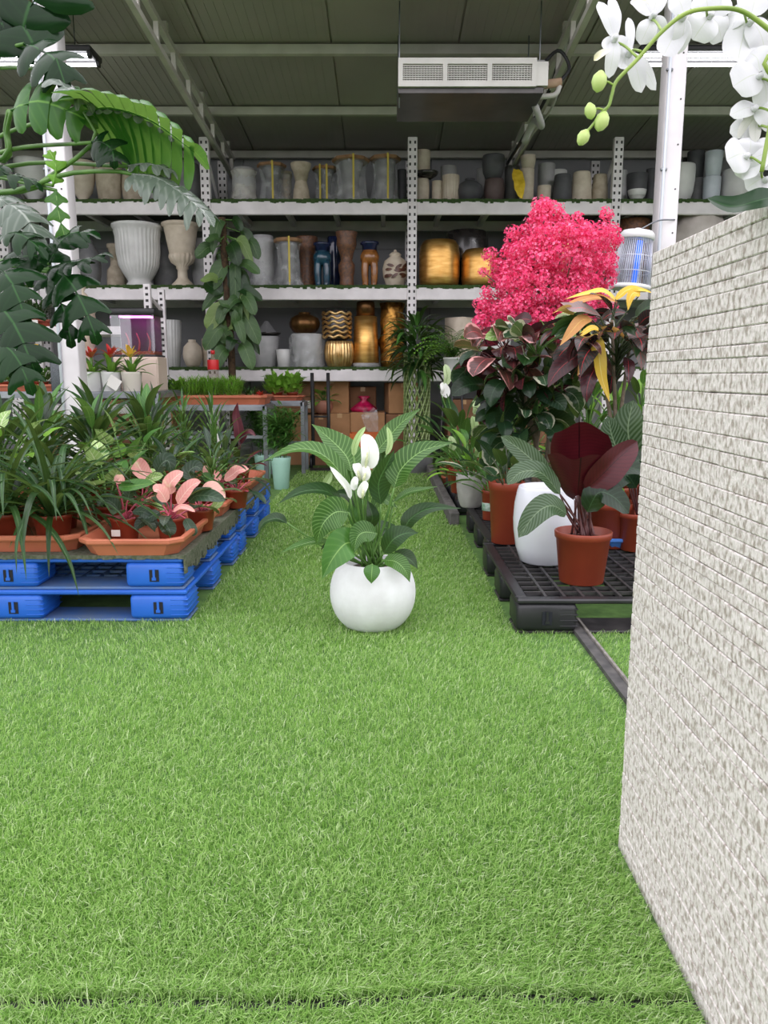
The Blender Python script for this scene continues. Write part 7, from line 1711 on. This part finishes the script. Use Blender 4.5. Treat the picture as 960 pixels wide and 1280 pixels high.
# pink blossom tree
def blossom_tree():
    Y = 4.85; x = at(690, 420, Y).x; t = thing('pink_blossom_tree', 'small artificial tree covered in vivid pink blossom clusters', 'tree', (x, Y, KH + 0.0005)); o = t.location
    nursery_pot(t, 0.14, 0.25, C_GREY)
    m = bpy.data.materials.new('pink_blossom'); m.use_nodes = True; nt = m.node_tree; b = nt.nodes['Principled BSDF']; b.inputs['Roughness'].default_value = 0.6
    g = nt.nodes.new('ShaderNodeNewGeometry'); cr = nt.nodes.new('ShaderNodeValToRGB'); e = cr.color_ramp.elements
    e[0].color = rgb(232, 52, 116); e[1].color = rgb(255, 150, 186); q = e.new(0.5); q.color = rgb(248, 92, 146)
    nt.links.new(g.outputs['Random Per Island'], cr.inputs[0]); nt.links.new(cr.outputs[0], b.inputs['Base Color'])
    tr = nt.nodes.new('ShaderNodeBsdfTranslucent'); nt.links.new(cr.outputs[0], tr.inputs[0]); mx = nt.nodes.new('ShaderNodeMixShader'); mx.inputs[0].default_value = 0.25
    nt.links.new(b.outputs[0], mx.inputs[1]); nt.links.new(tr.outputs[0], mx.inputs[2]); nt.links.new(mx.outputs[0], nt.nodes['Material Output'].inputs[0])
    rr = random.Random(51); var = []
    for k in range(4):
        mb = MB()
        for i in range(120):
            while True:
                d = V(rr.uniform(-1, 1), rr.uniform(-1, 1), rr.uniform(-1, 1))
                if 0.3 < d.length < 1: break
            c = V(d.x * 0.06, d.y * 0.06, d.z * 0.075); s = rr.uniform(0.008, 0.014); n0 = d.normalized(); tq = n0.orthogonal().normalized(); bq = n0.cross(tq); a0 = rr.uniform(0, 6)
            vv = [c]; k5 = 10
            for j in range(k5):
                a = a0 + 2 * PI * j / k5; q = s * (1.0 if j % 2 == 0 else 0.6); vv.append(c + (tq * math.cos(a) + bq * math.sin(a)) * q + n0 * (s * rr.uniform(-0.1, 0.7)))
            mb.add(vv, [(0, 1 + j, 1 + (j + 1) % k5) for j in range(k5)], smooth=False)
        var.append(mb)
    md = [None] * 4
    def cluster(p, s=1.0):
        k = rr.randint(0, 3)
        if md[k] is None: c = var[k].build('blossom_cluster', m, t, p); md[k] = c.data
        else: c = link('blossom_cluster', md[k], t, p)
        c.rotation_euler = (rr.uniform(0, 6), rr.uniform(0, 6), rr.uniform(0, 6)); c.scale = (s, s, s); c['kind'] = 'stuff'
    # crown outline in the photo (pixel x, pixel y) samples filled with clusters
    rows = [(262, 676, 692), (275, 665, 700), (290, 655, 765), (305, 640, 765), (320, 632, 760), (335, 625, 762), (350, 620, 756), (365, 630, 750), (380, 615, 745), (392, 612, 740), (404, 625, 720), (413, 640, 700)]
    B = at(690, 430, Y) - o
    tips = []
    for py, a, c_ in rows:
        n = max(2, int((c_ - a) / 15)); hw = (c_ - a) / 2
        for i in range(n + 1):
            px = lerp(a, c_, i / n) + rr.uniform(-4, 4); u = (px - (a + c_) / 2) / max(hw, 1); dd = 0.30 * math.sqrt(max(0, 1 - u * u)) * (1 if py > 285 else 0.5)
            for sgn in (-1, 1) if dd > 0.1 else (0,):
                p = at(px, py + rr.uniform(-4, 4), Y + sgn * dd * rr.uniform(0.6, 1.1)) - o; tips.append(p); cluster(p, rr.uniform(0.75, 1.05))
    for px, py, s in ((608, 365, 0.7), (600, 380, 0.7), (600, 402, 0.9), (618, 408, 1.0), (606, 415, 0.7), (612, 318, 0.7), (604, 340, 0.5), (758, 268, 0.7), (772, 300, 0.6), (764, 330, 0.7), (684, 256, 0.6), (668, 268, 0.6), (722, 275, 0.8), (735, 285, 0.8), (640, 290, 0.7), (755, 375, 0.8), (765, 385, 0.6), (628, 345, 0.8), (620, 330, 0.6), (730, 392, 0.8)):
        p = at(px, py, Y - 0.05) - o; tips.append(p); cluster(p, s)
    mb = MB(); mb.tube([V(0, 0, 0.2), V(0.02, 0, 0.7), B], [0.03, 0.02], 8, 10); tk = mb.build('trunk', BARK, t)
    for i, p in enumerate(tips[::3]):
        mb = MB(); mb.tube([B - V(0, 0, 0.02 * (i % 5)), B.lerp(p, 0.5) + V(0, 0, 0.03), p], [0.007, 0.003], 5, 6); mb.build('branch', BARK, t)
blossom_tree()
